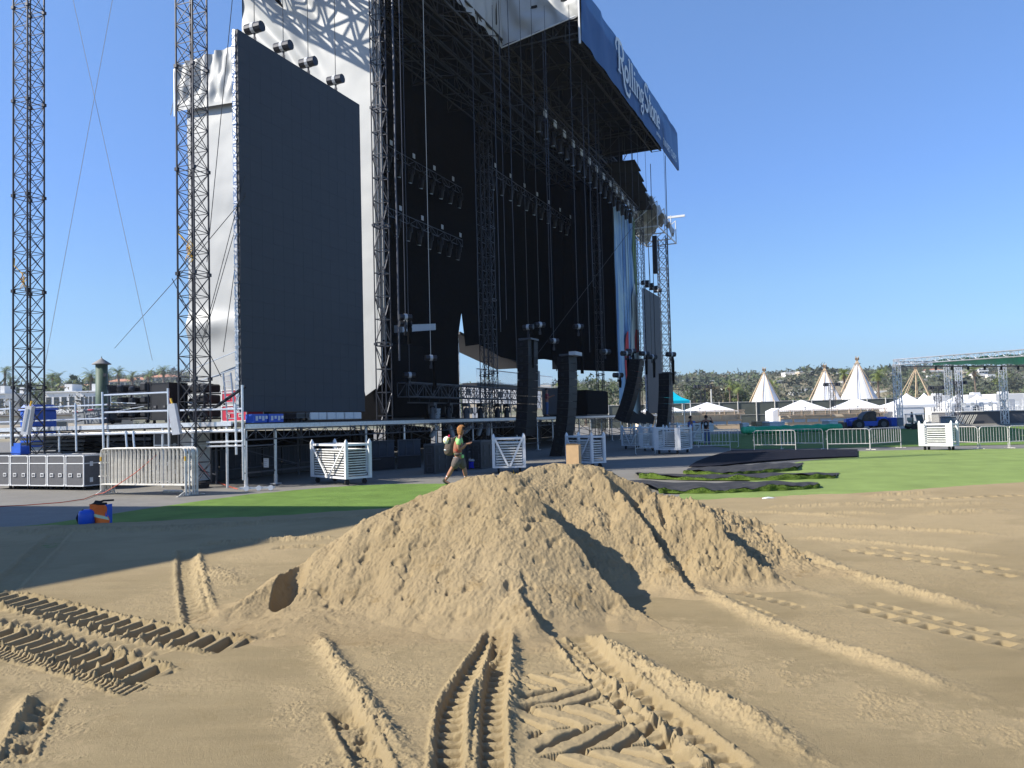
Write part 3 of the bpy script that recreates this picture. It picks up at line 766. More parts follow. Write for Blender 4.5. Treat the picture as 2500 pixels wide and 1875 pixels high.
ST(arc(6.85, 1.42, .38, .44, 20, 270, 14), [.2]*15); ST(arc(6.8, .5, .42, .46, 90, -160, 14), .24); ST([(7.2, 1.9), (7.2, 1.45)], .12)   # S
ST([(7.72, 1.5), (7.72, .3), (7.85, .08), (8.05, .12)], [.22, .24, .2, .12]); ST([(7.48, 1.0), (8.05, 1.0)], .13)  # t
ST(arc(8.45, .5, .3, .42, 0, 360, 20), .22)                        # o
ST([(9.02, 1.02), (9.02, .05)], W); ser(9.02, .04, .4); ST([(8.82, .97), (9.02, 1.0)], .12)       # n
ST([(9.04, .78)]+arc(9.36, .7, .24, .28, 120, 0, 8)+[(9.6, .05)], [.12]+[.16]*4+[.2]*5+[W]); ser(9.6, .04, .4)
ST([(9.85, .5), (10.38, .52)]+arc(10.12, .5, .28, .42, 0, 320, 18), [.11, .11]+[.2]*19)           # e
let.build("lettering", "banner_white", banner)
# the small second line, as flat text
def text_mesh(name, body, size, m, parent, loc, rot, ext=0.004, sx=1.0):
    cu = bpy.data.curves.new(name, 'FONT'); cu.body = body; cu.size = size; cu.extrude = ext; cu.align_x = 'LEFT'; cu.resolution_u = 3
    o = bpy.data.objects.new(name, cu); sc.collection.objects.link(o)
    dg = bpy.context.evaluated_depsgraph_get(); me = bpy.data.meshes.new_from_object(o.evaluated_get(dg))
    bpy.data.objects.remove(o); me.materials.clear(); me.materials.append(M[m])
    q = bpy.data.objects.new(name, me); sc.collection.objects.link(q); q.parent = parent; q.location = loc; q.rotation_euler = rot; q.scale = (sx, 1, 1); return q
text_mesh("lettering", "presents", .42, "banner_white", banner, (4.14, 38.2, 22.05), (R(90), 0, R(90)))
text_mesh("lettering", "SUNSET CLIFFS", .78, "banner_white", banner, (4.14, 40.4, 21.98), (R(90), 0, R(90)), sx=.95)

# roof steel: front bottom chord truss, cross trusses, long trusses
def pr(name, mb, m="truss_dim", parent=stage): return mb.build(name, m, parent)
m_ = MB(); box_truss(m_, m_, (BF-.4, A0, 22.0), (BF-.4, A1, 22.0), .9, 1.1, 2.6, .06, .03); pr("main_truss", m_)
m_ = MB(); box_truss(m_, m_, (BF-3.2, A0, 22.6), (BF-3.2, A1, 22.6), .9, 1.1, 2.6, .06, .03, double=False); pr("main_truss", m_)
m_ = MB(); box_truss(m_, m_, (BF-5.8, A0, 23.0), (BF-5.8, A1, 23.0), .9, 1.1, 2.6, .06, .03, double=False); pr("main_truss", m_)
m_ = MB(); box_truss(m_, m_, (3.4, 21.4, 22.3), (3.4, 41.3, 22.3), .7, 1.0, 2.2, .05, .025, double=False); pr("main_truss", m_)
for k in range(9):
    a = A0+.8+k*4.9
    m_ = MB(); flat_truss(m_, (BB, a, 25.6), (BF, a, 25.6), 2.4, 1.7, .06, .035); pr("cross_truss", m_)
for k in range(7):
    a = 21.6+k*3.25
    m_ = MB(); flat_truss(m_, (BF, a, 23.6), (3.7, a, 23.6), 1.4, 1.3, .05, .03); pr("canopy_truss", m_)
m_ = MB()
for k in range(5):
    b0 = BF+.7+k*.75; m_.tube((b0, 21.5, 23.9), (b0, 41.3, 23.9), .05, 4)
for k in range(7): m_.tube((BF+.2, 21.6+k*3, 23.8), (3.7, 21.6+(k+1)*2.8, 23.8), .03, 4)
pr("purlin", m_)
# truss outrigger standing out from the near side above the picture; its shadow falls on the white side sheet
m_ = MB(); box_truss(m_, m_, (-11.5, 6.8, 25.8), (-3.4, 6.8, 20.6), 1.7, 1.7, 1.8, .09, .055); m_.tube((-4.0, 6.8, 21.6), (-1.4, 9.9, 24.5), .09); m_.tube((-8, 6.8, 24.5), (-8, 10.2, 26.7), .09); m_.tube((-11, 6.8, 26), (-8.7, 10.2, 27), .09); pr("outrigger_truss", m_)
# hull scraps on the far side: corrugated flap and the far white sheet
m_ = MB()
for k in range(5): m_.quadbox([(-.9-k*.03, 41.8+k*2.1, 21.6-k*.25), (1.6-k*.25, 41.8+k*2.1, 21.5-k*.25), (1.6-k*.25, 43.7+k*2.1, 21.2-k*.25), (-.9-k*.03, 43.7+k*2.1, 21.3-k*.25), (-.9, 41.8+k*2.1, 21.7-k*.25), (1.6-k*.25, 41.8+k*2.1, 21.6-k*.25), (1.6-k*.25, 43.7+k*2.1, 21.3-k*.25), (-.9, 43.7+k*2.1, 21.4-k*.25)])
pr("roof_flap", m_, "roof_black")
m_ = MB(); cloth_wall(m_, (-1.0, 44.5), (-1.0, 52.6), lambda U: 19.9+.2*U, lambda U: 22.3+0*U, 40, 14, lambda u, z: .1*np.sin(u*3+z)); pr("side_sheet", m_, "sheet_white")

# --- the wing tent left of the stage
wing = empty("wing_tent", "white sheeted scaffold wing standing behind the big black screen", "tent", S(0, 0), TH)
WA = 9.2
m_ = MB(); cloth_wall(m_, (-11.25, WA), (-7.2, WA), lambda U: 3.9+0*U, lambda U: 16.4+0*U, 60, 90, lambda u, z: .05*fbm(u, z, .6, 3, 61)+.22*np.exp(-((z-6.3)/.5)**2)*(1+.3*np.sin(u*2)))
m_.build("wall_sheet", "sheet_white", wing, True)
m_ = MB(); cloth_wall(m_, (-11.65, WA-.25), (-7.2, WA-.25), lambda U: 16.25-.25*U, lambda U: 18.4+.3*U, 90, 30, lambda u, z: (.07*np.sin(u*7+z*.8+5*fbm(u, z, .9, 2, 62))+.05*np.sin(u*11-z*2))*np.clip((z-16.2)/.5, 0, 1))
m_.build("valance", "sheet_white", wing, True)
m_ = MB(); m_.box(-11.5, -7.2, WA+.1, WA+7, 18.0, 18.15); m_.poly([(-11.25, WA, 3.9), (-11.25, WA+7, 3.9), (-11.25, WA+7, 18.0), (-11.25, WA, 18.0)]); m_.build("roof", "sheet_white", wing)
m_ = MB()
for b0 in (-11.2, -9.6): m_.tube((b0, WA+.2, 0), (b0, WA+.2, 16), .05); 
m_.tube((-11.4, WA-.35, 4.2), (-7.2, WA-.35, 5.3), .025); m_.tube((-11.4, WA-.35, 3.6), (-7.2, WA-.35, 4.5), .025)
m_.tube((-11.7, WA-.3, 18.2), (-11.7, WA-.3, 16.0), .035); m_.tube((-11.7, WA-.3, 16.9), (-11.95, WA-.3, 16.1), .025)
m_.build("pole", "steel", wing)
m_ = MB(); cloth_wall(m_, (-11.2, WA-.5), (-7.6, WA-.5), lambda U: 2.6+.2*np.sin(U*7), lambda U: 3.75+.35*U, 40, 14, lambda u, z: .12*np.sin(u*4+z*3)); m_.build("low_sheet", "sheet_fold", wing, True)

# --- hanging side screens
def motor(name, label, loc, group=None, ln=.55, r=.14, rz=TH, up=3.0, chainmat="rope_white", bag=.0):
    t = empty(name, label, "hoist", loc, rz, group)
    m_ = MB(); m_.tube((-ln/2, 0, .25), (ln/2, 0, .25), r, 12); m_.build("body", "black_metal", t, False)
    m_ = MB(); m_.tube((-.06, 0, .25), (.06, 0, .25), r+.012, 12); m_.build("label_band", "mark_grey", t)
    m_ = MB(); m_.tube((0, 0, .2), (0, 0, -.12), .04, 6); m_.box(-.06, .06, -.02, .02, -.2, -.05); m_.build("hook", "black_metal", t)
    m_ = MB(); m_.tube((0, 0, .3), (.0, 0, up), .013, 5); m_.build("chain", chainmat, t)
    if bag:
        m_ = MB(); m_.path([(.16, 0, .1), (.17, 0, -.2), (.15, 0, -.2-bag)], .1, 8, [.06, .1, .08]); m_.build("chain_bag", "black_cloth", t)
    return t
def led_screen(label, a0, a1, z0, z1, b0, cols, rows, back_lit):
    t = empty("led_screen", label, "screen", S(b0, a0, z0), TH)
    wd, ht = a1-a0, z1-z0; cw, ch = wd/cols, ht/rows
    m_ = MB()
    for i in range(cols):
        for j in range(rows):
            g = .0018; dz = ((i*7+j*3) % 5)*.0004
            m_.box(.0+dz, .06+dz, i*cw+g, (i+1)*cw-g, j*ch+g, (j+1)*ch-g)
    m_.build("panel", "led_face", t)
    m_ = MB(); m_.box(-.03, .0, 0.0, wd, 0, ht); m_.build("panel_backing", "black_paint", t)
    m_ = MB()
    for j in range(rows):
        m_.box(-.14, -.03, -.02, .03, j*ch+.03, (j+1)*ch-.03)
        m_.box(-.16, .0, -.03, .04, j*ch-.03, j*ch+.03)
        m_.tube((-.2, .05, j*ch+.1), (-.2, .05, (j+1)*ch-.1), .02, 5)
    m_.tube((-.1, .0, ht), (-.1, wd, ht), .05, 5); m_.build("frame", "alu", t)
    return t
led_screen("tall blank black screen panel hung in front of the white side sheet", .85, 7.55, 2.22, 14.12, -.9, 13, 24, True)
for k, (f, l) in enumerate(((.06, "the motor nearest the screen's high corner"), (.37, "second"), (.62, "third"), (.86, "fourth"))):
    pass
motor_spots = [(558+72, 88), (636+65, 128), (762, 170), (829, 209)]
lab = ["black chain hoist at the high left end of the big black screen's top edge", "black chain hoist on the big screen's top edge, second down from its high corner", "black chain hoist on the big screen's top edge, third down from its high corner", "black chain hoist at the low right end of the big black screen's top edge"]
for (px, py), l in zip(motor_spots, lab):
    a, z = on_b(px-8, py, -.9)
    motor("chain_hoist", l, S(-1.0, a+.1, 14.36), "hoists along the top of the big black screen", .62, .17, up=9.5, chainmat="cable_dark")
led_screen("narrow grey screen hanging at the far end of the stage, seen edge-on", 51.8, 58.0, 1.95, 13.15, -.4, 12, 22, False)
for k, l in enumerate(("nearest hoist on top of the far grey screen", "second nearest hoist on top of the far grey screen", "third hoist on top of the far grey screen, next to the farthest one", "farthest hoist on top of the far grey screen")):
    motor("chain_hoist", l, S(-.4, 52.4+k*1.75, 13.5), "hoists along the top of the far grey screen", .7, .2, up=8.0, chainmat="cable_dark")

# --- truss towers
def tower(name, label, loc, side, h, rz, m="black_metal", bay=None, rc=.03, rb=.016, cat="truss tower", base=True, rope=None, group=None, dbl=True):
    t = empty(name, label, cat, loc, rz, group); hs = side/2; bay = bay or side*.82
    seg = bay*5
    for sx, sy in ((1, 1), (1, -1), (-1, -1), (-1, 1)):
        m_ = MB(); m_.tube((sx*hs, sy*hs, .1), (sx*hs, sy*hs, h), rc, 6); m_.build("chord", m, t)
    m_ = MB(); z = .15; k = 0
    cs = [(hs, hs), (hs, -hs), (-hs, -hs), (-hs, hs)]
    while z < h-.1:
        z2 = z+bay
        for i in range(4):
            c0 = Vector((*cs[i], 0)); c1 = Vector((*cs[(i+1) % 4], 0))
            m_.tube(c0+Vector((0, 0, z)), c1+Vector((0, 0, z)), rb*1.15, 4, cap=False)
            if dbl or (k+i) % 2: m_.tube(c0+Vector((0, 0, z)), c1+Vector((0, 0, z2)), rb, 4, cap=False)
            if dbl or not (k+i) % 2: m_.tube(c1+Vector((0, 0, z)), c0+Vector((0, 0, z2)), rb, 4, cap=False)
        k += 1; z = z2
        if k % 5 == 0:
            for i in range(4):
                c0 = Vector((*cs[i], z)); c1 = Vector((*cs[(i+1) % 4], z)); m_.tube(c0, c1, rb*1.3, 4, cap=False)
            z += .14
    k = 1
    while .15+k*(seg+.14) < h:
        zz = .15+k*(seg+.14)-.07
        for sx, sy in cs: m_.box(sx-.05, sx+.05, sy-.05, sy+.05, zz-.05, zz+.05)
        k += 1
    m_.build("lacing", m, t)
    if base:
        m_ = MB(); m_.lathe([(.05, 0), (side*.62, .0), (side*.62, .1), (side*.45, .16), (.05, .16)], (0, 0, 0), 16); m_.build("base_plate", "rubber" if m != "alu" else "alu", t)
    return t
T2 = tower("truss_tower", "black lattice tower with yellow rope in front of the white wing tent", Vector((-9.45, 23.75, 0)), .62, 21.5, TH+R(3), bay=.6, rb=.012)
T1 = tower("truss_tower", "black lattice tower rising against open sky above the row of flight cases", Vector((-15.75, 26.0, 0)), .62, 22, TH+R(4), bay=.6, rb=.012)
def rope_knot(t, z, m="yellow"):
    mb = MB(); r0 = random.Random(3)
    for k in range(5):
        pts = [(.1+r0.uniform(-.16, .1), -.25+r0.uniform(-.05, .05), z-.1*i+r0.uniform(-.1, .1)) for i in range(6)]; mb.path(pts, .012, 5)
    mb.path([(-.28, -.28, z+.55), (-.28, -.3, z+.3), (.05, -.27, z)], .018, 5)
    mb.build("rope_bundle", m, t)
rope_knot(T2, 7.25); rope_knot(T1, 6.9)
def blockhoist(name, label, loc, rz):                       # silver hoist hung on the tower foot, leaning
    t = empty(name, label, "hoist", loc, rz)
    m_ = MB(); m_.quadbox([(-.1, -.1, 0), (.12, -.1, -.02), (.12, .1, -.02), (-.1, .1, 0), (.06, -.1, .9), (.26, -.1, .88), (.26, .1, .88), (.06, .1, .9)]); m_.build("housing", "white_paint", t)
    m_ = MB(); m_.quadbox([(-.03, -.115, .12), (.03, -.115, .12), (.03, -.1, .12), (-.03, -.1, .12), (.09, -.115, .8), (.17, -.115, .8), (.17, -.1, .8), (.09, -.1, .8)])
    m_.build("cover_plate", "mark_grey", t)
    m_ = MB(); m_.tube((.16, 0, .9), (.2, 0, 1.05), .03, 8); m_.build("hook", "yellow", t)
    return t
blockhoist("lever_hoist", "silver hoist hanging at the foot of the tower by the flight cases", P(62, 1060, 25.5), 0)
blockhoist("lever_hoist", "silver hoist hanging at the foot of the tower in front of the wing tent", P(434, 1060, 23.3), R(180))
# main front leg towers of the stage
tower("truss_tower", "stage leg tower with bright outer chord beside the white sheet's edge", S(-1.25, 9.6), .46, 22.2, TH+R(1), m="black_metal", bay=.95, rb=.02, dbl=False, base=False)
tower("truss_tower", "far lattice tower standing clear against the sky beyond the stage", S(-.4, 60.2), .9, 19.5, TH, m="tower_grey", bay=1.05, rc=.045, rb=.028)
tower("truss_tower", "dark lattice tower beside the painted cloth and the far screen", S(-1.2, 54.2), .62, 21, TH, bay=.9)
tower("truss_tower", "black lattice leg inside the stage, close in front of the pointed slit", S(-6.2, 30.3), .6, 22, TH, bay=.9, dbl=False, base=False)
tower("truss_tower", "black ladder-like leg inside the stage, right of the pointed slit", S(-4.6, 27.6), .6, 22, TH, m="tower_grey", bay=.9, dbl=False, base=False)
tower("truss_tower", "white lattice tower seen through the pointed slit at the back of the stage", S(-10.2, 33.2), .7, 9.5, TH, m="steel", bay=.8)
tower("truss_tower", "thin ladder tower in the dark right part of the stage near the painted cloth", S(-2.6, 44.8), .5, 21, TH, bay=1.0, dbl=False, base=False)
# far lift with its crumpled white cover
fl = empty("lift_truss", "crumpled white sheet on a frame atop the far tower", "lift truss", S(-.4, 57.5, 0), TH)
m_ = MB()
m_.grid(lambda u, v: Vector((-1.8+2.9*v+.2*math.sin(u*23), -4.5+8.2*u, 19.6+2.2*math.sin(v*2.6)-.9*u+.25*math.sin(u*40+v*9)+.2*math.sin(v*31))), 46, 14); m_.build("cover", "sheet_fold", fl, False)
m_ = MB()
for y0 in (-4.5, -1.5, 1.5, 3.8): m_.tube((-1.8, y0, 18.9), (1.2, y0, 18.9), .06, 5); m_.tube((1.2, y0, 18.9), (1.2, y0, 21.2), .05, 5); m_.tube((-1.8, y0, 18.9), (1.2, y0, 21.2), .04, 5)
m_.tube((-1.8, -4.5, 18.9), (-1.8, 3.8, 18.9), .07, 5); m_.tube((1.2, -4.5, 18.9), (1.2, 3.8, 18.9), .07, 5); m_.box(.6, 2.3, 2.9, 3.1, 21.3, 21.5)
m_.build("frame", "white_paint", fl)
m_ = MB(); m_.box(-.1, .3, -1.2, -.8, 15.2, 18.8); m_.build("hanging_case", "black_metal", fl)

# --- painted cloth at the far end (abstract painting)
mcl = bpy.data.materials.new("painted_cloth"); mcl.use_nodes = True; t_ = mcl.node_tree; b_s = t_.nodes["Principled BSDF"]; b_s.inputs["Roughness"].default_value = .8
tc = t_.nodes.new("ShaderNodeTexCoord"); mp = t_.nodes.new("ShaderNodeMapping"); mp.inputs["Scale"].default_value = (1, .55, .06); t_.links.new(tc.outputs["Object"], mp.inputs[0])
n1 = t_.nodes.new("ShaderNodeTexNoise"); n1.inputs["Scale"].default_value = 1.6; n1.inputs["Detail"].default_value = 8; n1.inputs["Roughness"].default_value = .7; n1.inputs["Distortion"].default_value = .6; t_.links.new(mp.outputs[0], n1.inputs["Vector"])
rp = t_.nodes.new("ShaderNodeValToRGB"); t_.links.new(n1.outputs[0], rp.inputs[0]); cr = rp.color_ramp
for pos, c in ((0.0, (.03, .10, .25)), (.40, (.07, .18, .40)), (.5, (.25, .40, .58)), (.58, (.45, .58, .62)), (1.0, (.2, .3, .15))):
    e_ = cr.elements[0] if pos == 0.0 else (cr.elements[-1] if pos == 1.0 else cr.elements.new(pos)); e_.position = pos; e_.color = (*c, 1)
t_.links.new(rp.outputs[0], b_s.inputs["Base Color"]); M["painted_cloth"] = mcl
pc = empty("painted_backdrop", "tall painted cloth in blues, white and red at the far end of the stage", "backdrop", S(0, 0), TH)
m_ = MB(); cloth_wall(m_, (-1.55, 46.6), (-1.55, 53.6), lambda U: 1.9-.4*U, lambda U: 20.4+0*U, 60, 60, lambda u, z: .09*np.sin(u*4.5)+.05*fbm(u, z, .4, 2, 99)); m_.build("cloth", "painted_cloth", pc, True)
mat("paint_red", (.62, .05, .05), .8, 0, .12, 1); mat("paint_white", (.62, .66, .6), .8, 0, .1, 1); mat("paint_green", (.16, .25, .10), .8, 0, .3, 1)
def blob(pts, m, name, x=-1.42):
    mb = MB(); mb.slab([(x, a, z) for a, z in pts], (.01, 0, 0)); mb.build(name, m, pc)
blob([(50.2, 1.8), (49.9, 4), (50.6, 7), (50.9, 9), (51.6, 11), (51.5, 12.4), (52.6, 13.8), (53.4, 13.6), (53.4, 1.6)], "paint_white", "painted_shape", -1.44)
blob([(52.6, 15), (52.3, 17), (52.8, 19.5), (53.4, 20.0), (53.4, 12.6), (52.9, 13.2)], "paint_green", "painted_shape", -1.43)
blob([(a, z) for a, z in arc(49.9, 6.3, 1.6, 2.9, 95, 265, 16)], "paint_red", "painted_shape")
blob([(51.9, 7.4), (52.0, 8.8), (52.5, 9.6), (53.4, 9.6), (53.4, 7.6)], "paint_red", "painted_shape")
blob([(52.0, 5.0), (52.1, 6.6), (53.4, 6.6), (53.4, 4.8)], "paint_red", "painted_shape")
# ================================================================ deck, scaffold and everything around the stage
def la(px, py, a): b, z = on_a(px, py, a); return Vector((b, a, z))     # local stage point on a = const
def lb(px, py, b): a, z = on_b(px, py, b); return Vector((b, a, z))
deck = empty("stage_deck", "long scaffold stage deck with black floor and steel legs under the big roof", "stage", S(0, 0), TH)
m_ = MB(); m_.box(-10.5, .02, 9.0, 56, DECK-.1, DECK); m_.box(-3.2, .02, .02, 9.0, DECK-.1, DECK); m_.box(-11, -3.2, .02, 9.0, DECK-.12, DECK-.02); m_.build("floor", "deck_black", deck)
m_ = MB(); m_.box(.03, .09, 0, 56, DECK-.17, DECK-.04); m_.build("edge_beam", "steel", deck)
m_ = MB(); m_.box(-11, -.4, -.1, -.03, DECK-.08, DECK+.05); m_.build("edge_beam", "alu", deck)
m_ = MB(); m_.tube((-11, -.12, DECK-.22), (0, -.12, DECK-.22), .05, 6); m_.build("edge_beam", "alu", deck)
m_ = MB(); flat_truss(m_, (.06, 0, DECK-.2), (.06, 56, DECK-.2), .3, .42, .022, .012); m_.build("ledger_truss", "tower_grey", deck)
post_as = [0.05, 1.35, 6.3, 9.0, 11.6, 15.2, 17.3, 20.5, 23.5, 26, 28.6, 31, 33.5, 36, 38.6, 41, 44, 47, 50, 53, 56]
for i, a in enumerate(post_as):
    m_ = MB(); m_.tube((.0, a, .0), (.0, a, DECK-.17), .045 if i < 4 else .035, 8); m_.box(-.12, .12, a-.12, a+.12, .0, .03); m_.tube((.0, a, .03), (0, a, .3), .06, 8)
    m_.build("post", "steel" if i % 3 else "alu", deck)
for i, b in enumerate((-.6, -1.9, -3.1, -5.4, -7.6, -9.8)):
    m_ = MB(); m_.tube((b, -.05, 0), (b, -.05, DECK-.1), .04, 8); m_.build("post", "alu", deck)
m_ = MB(); m_.tube((.0, .0, .42), (.0, 9, .42), .024, 5); m_.tube((0, 0, 1.2), (0, 1.4, 1.2), .024, 5); m_.tube((0, 11.6, .5), (0, 24, .42), .022, 5); m_.tube((0, 25, .5), (0, 44, .5), .022, 5); m_.build("brace", "tower_grey", deck)
m_ = MB()
for a in range(1, 55, 4):
    for b in (-2, -5, -8): m_.tube((b, a, 0), (b, a, DECK-.1), .035, 5)
    m_.tube((-2, a, .3), (-8, a, 1.6), .02, 4); m_.tube((-2, a, 1.3), (-2, a+4, .4), .02, 4); m_.tube((-5, a, .4), (-5, a+4, 1.5), .02, 4)
m_.build("understructure", "tower_grey", deck)
m_ = MB()                                                     # added black sheet standing in for the dark under the deck, with gaps
for a0, a1 in ((1.5, 22), (23.3, 29), (30.5, 56)): m_.poly([(-9.8, a0, 0), (-9.8, a1, 0), (-9.8, a1, 1.35), (-9.8, a0, 1.75)])
m_.build("skirt", "black_cloth", deck)
# guard rails of the left wing of the deck, read off the photograph on the near face
def rail(name, m, segs, r, a): 
    mb = MB()
    for p, q in segs: mb.tube(la(*p, a), la(*q, a), r, 6)
    return mb.build(name, m, deck)
rail("guard_rail", "alu", [((-60, 1002), (262, 988))], .028, -.15)
rail("guard_rail", "alu", [((252, 965), (412, 958))], .03, -.15)
rail("guard_rail", "alu", [((252, 1007), (592, 998))], .03, -.15)
rail("guard_rail", "alu", [((-60, 1033), (260, 1021))], .022, -.15)
rail("guard_rail", "alu", [((505, 1080), (592, 1077)), ((505, 1090), (592, 1088))], .03, -.2)
for px, y0, y1 in ((26, 980, 1102), (185, 985, 1102), (251, 957, 1100), (411, 948, 1092), (592, 940, 1172), (575, 985, 1110), (308, 1052, 1092), (326, 1052, 1092)):
    m_ = MB(); m_.tube(la(px-1, y0, -.18), la(px+2, y1, -.18), .035, 7); m_.build("guard_post", "alu", deck)
m_ = MB()
for p, q in (((185, 1030), (262, 1010)), ((260, 1090), (310, 1058)), ((112, 1100), (190, 1046))): m_.tube(la(*p, .3), la(*q, .3), .022, 5)
m_.tube(la(520, 998, .4), la(600, 942, .4), .05, 6); m_.build("brace", "black_metal", deck)
lad = empty("ladder", "aluminium ladder leaning in front of the white sheet and red cases", "ladder", S(0, 0), TH)
p0, p1, q0, q1 = la(556, 1028, 1.2), la(545, 912, 1.2), la(575, 1028, 1.2), la(563, 910, 1.2)
for a_, b2 in ((p0, p1), (q0, q1)): m_ = MB(); m_.tube(a_, b2, .03, 5); m_.build("rail", "steel", lad)
m_ = MB()
for k in range(9): t = (k+.5)/9; m_.tube(p0.lerp(p1, t), q0.lerp(q1, t), .016, 5)
m_.build("rungs", "steel", lad)

# boxes read off the photograph: local b range, z range
def pb(x0, x1, y0, y1, a): b0, z1 = on_a(x0, y0, a); b1, _ = on_a(x1, y0, a); _, z0 = on_a((x0+x1)/2, y1, a); return b0, b1, z0, z1
def road_case(label, x0, x1, y0, y1, a, dep, mbody="black_case", medge="alu", name="flight_case", group=None, z0=None, casters=True, handles=2, cat="flight case", split=.28, wide=None, local=None):
    if local: w_, h_, zb, loc, rz = local
    else:
        b0, b1, zz, z1 = pb(x0, x1, y0, y1, a); w_ = wide or (b1-b0)
        zb = zz if z0 is None else z0; h_ = z1-zb; loc = S(b0, a, zb); rz = TH
    t = empty(name, label, cat, loc, rz, group); c = .11 if casters else 0
    m_ = MB(); m_.box(.012, w_-.012, .012, dep-.012, c+.012, h_-.012); m_.build("body", mbody, t)
    m_ = MB(); e = .028
    for x in (0, w_-e):
        for y in (0, dep-e): m_.box(x, x+e, y, y+e, c, h_)
    for zc in (c, h_-e, c+(h_-c)*(1-split)):
        m_.box(e, w_-e, -.003, e, zc, zc+e); m_.box(e, w_-e, dep-e, dep+.003, zc, zc+e); m_.box(-.003, e, e, dep-e, zc, zc+e); m_.box(w_-e, w_+.003, e, dep-e, zc, zc+e)
    for x in (0, w_-.05):
        for zc in (c, h_-.05): m_.box(x-.006, x+.056, -.008, .03, zc, zc+.05)
    m_.build("edging", medge, t)
    def handle(x, z, face):
        m_ = MB(); s = .07
        if face == 0:
            m_.box(x-s, x+s, -.012, .005, z-s*.75, z+s*.75); o = m_.build("handle", medge, t)
            m_ = MB(); m_.box(x-s*.7, x+s*.7, -.016, -.01, z-s*.45, z+s*.45); m_.build("recess", "grey_case", o)
        else:
            m_.box(w_-.005, w_+.012, x-s*.7, x+s*.7, z-s, z+s); m_.build("latch", medge, t)
    if handles:
        for x in (w_*.27, w_*.76): handle(x, c+(h_-c)*.36, 0)
        handle(dep*.22, c+(h_-c)*.72, 1); handle(dep*.22, c+(h_-c)*.2, 1)
    if casters:
        for x in (.08, w_-.08):
            for y in (.1, dep-.1):
                m_ = MB(); m_.tube((x-.02, y, .05), (x+.02, y, .05), .05, 10); m_.box(x-.03, x+.03, y-.03, y+.03, .085, .112); m_.build("caster", "rubber", t)
    return t
cw = [(-22, 23), (25, 68), (71, 113), (115, 157), (160, 204)]
cl = ["grey flight case cut by the photo's left edge, first of the row", "grey flight case second from the left in the row", "grey flight case in the middle of the row of five", "grey flight case fourth in the row, beside the end one", "grey flight case at the right end of the row, black side showing"]
for (x0, x1), l in zip(cw, cl):
    road_case(l, x0, x1, 1112, 1197, -1.34, 1.2, "grey_case", "white_paint", group="grey flight cases in a row", z0=0.0)
m_ = MB(); b0, _ = on_a(160, 1112, -1.34); b1, _ = on_a(204, 1112, -1.34)
for k, (x0, x1) in enumerate([(-20, 60), (66, 150), (158, 235)]):
    road_case(["black case lying behind the grey ones, far left", "black case lying behind the middle grey flight cases", "black case lying behind the end grey flight case"][k], x0, x1, 1105, 1190, -.05-.06, .06, "black_case", "black_metal", z0=0, handles=0, group="dark cases behind the grey row")
tb = empty("blue_crate", "small blue plastic crate standing on the grey flight cases", "crate", S(0, 0), TH)
b0, b1, z0, z1 = pb(28, 50, 1082, 1110, -1.1); m_ = MB(); m_.box(b0, b1, -1.1, -.8, z0, z1-.1); m_.box(b0+.1, b1, -1.1, -1.07, z1-.1, z1); m_.build("body", "blue_plastic", tb)
m_ = MB(); m_.box(b0-.02, b1+.02, -1.12, -.78, z0+.05, z0+.08); m_.build("rim", "blue_plastic", tb)

# --- barricades
def barricade_mesh_parts(t, w_=2.3, h_=1.12, r=.021, m="galv", feet="flat", nb=22):
    m_ = MB(); z0 = .28; c = .12
    pts = [(0, 0, z0), (0, 0, h_-c), (.035, 0, h_-.035), (c, 0, h_), (w_-c, 0, h_), (w_-.035, 0, h_-.035), (w_, 0, h_-c), (w_, 0, z0)]
    m_.path(pts, r, 7); m_.tube((0, 0, z0), (w_, 0, z0), r, 6); m_.tube((0, 0, z0-.0), (0, 0, .02), r, 6); m_.tube((w_, 0, z0), (w_, 0, .02), r, 6); m_.build("frame", m, t)
    m_ = MB()
    for k in range(1, nb): x = w_*k/nb; m_.tube((x, 0, z0), (x, 0, h_-.01), .009, 4, cap=False)
    m_.build("bars", m, t)
    for x in (0.03, w_-.03):
        m_ = MB()
        if feet == "flat": m_.box(x-.03, x+.03, -.26, .26, .0, .012); m_.tube((x, -.2, .012), (x, 0, .12), .012, 4)
        else: m_.tube((x, -.25, .012), (x, .25, .012), .014, 5)
        m_.build("foot", m, t)
    m_ = MB(); m_.tube((0, 0, .5), (-.07, 0, .5), .012, 5); m_.tube((0, 0, .86), (-.07, 0, .86), .012, 5); m_.build("hook", m, t)
bstack_a = -2.36
b0, z1 = on_a(246, 1096, bstack_a); b1, _ = on_a(452, 1098, bstack_a)
first = empty("barricade", "metal crowd barrier, front of the tightly packed stack beside the flight cases", "barrier", S(b0, bstack_a), TH, "barriers packed in a stack")
barricade_mesh_parts(first, b1-b0, z1, m="galv", nb=22)
for k in range(1, 9):
    c_ = copy_tree(first, "metal crowd barrier packed inside the stack behind the front one", S(b0+.01+.02*rng.uniform(-1, 1.6), bstack_a+.05*k), TH+R(rng.uniform(-.5, .5)))
m_ = MB(); m_.box(b0+.1, b1-.1, -1.4, -1.36, .1, z1-.1)
# yellow straps of the front one
m_ = MB()
for x in (.0, b1-b0): m_.tube((x, 0, z1-.34), (x, 0, z1-.22), .026, 7)
m_.build("strap", "yellow", first)
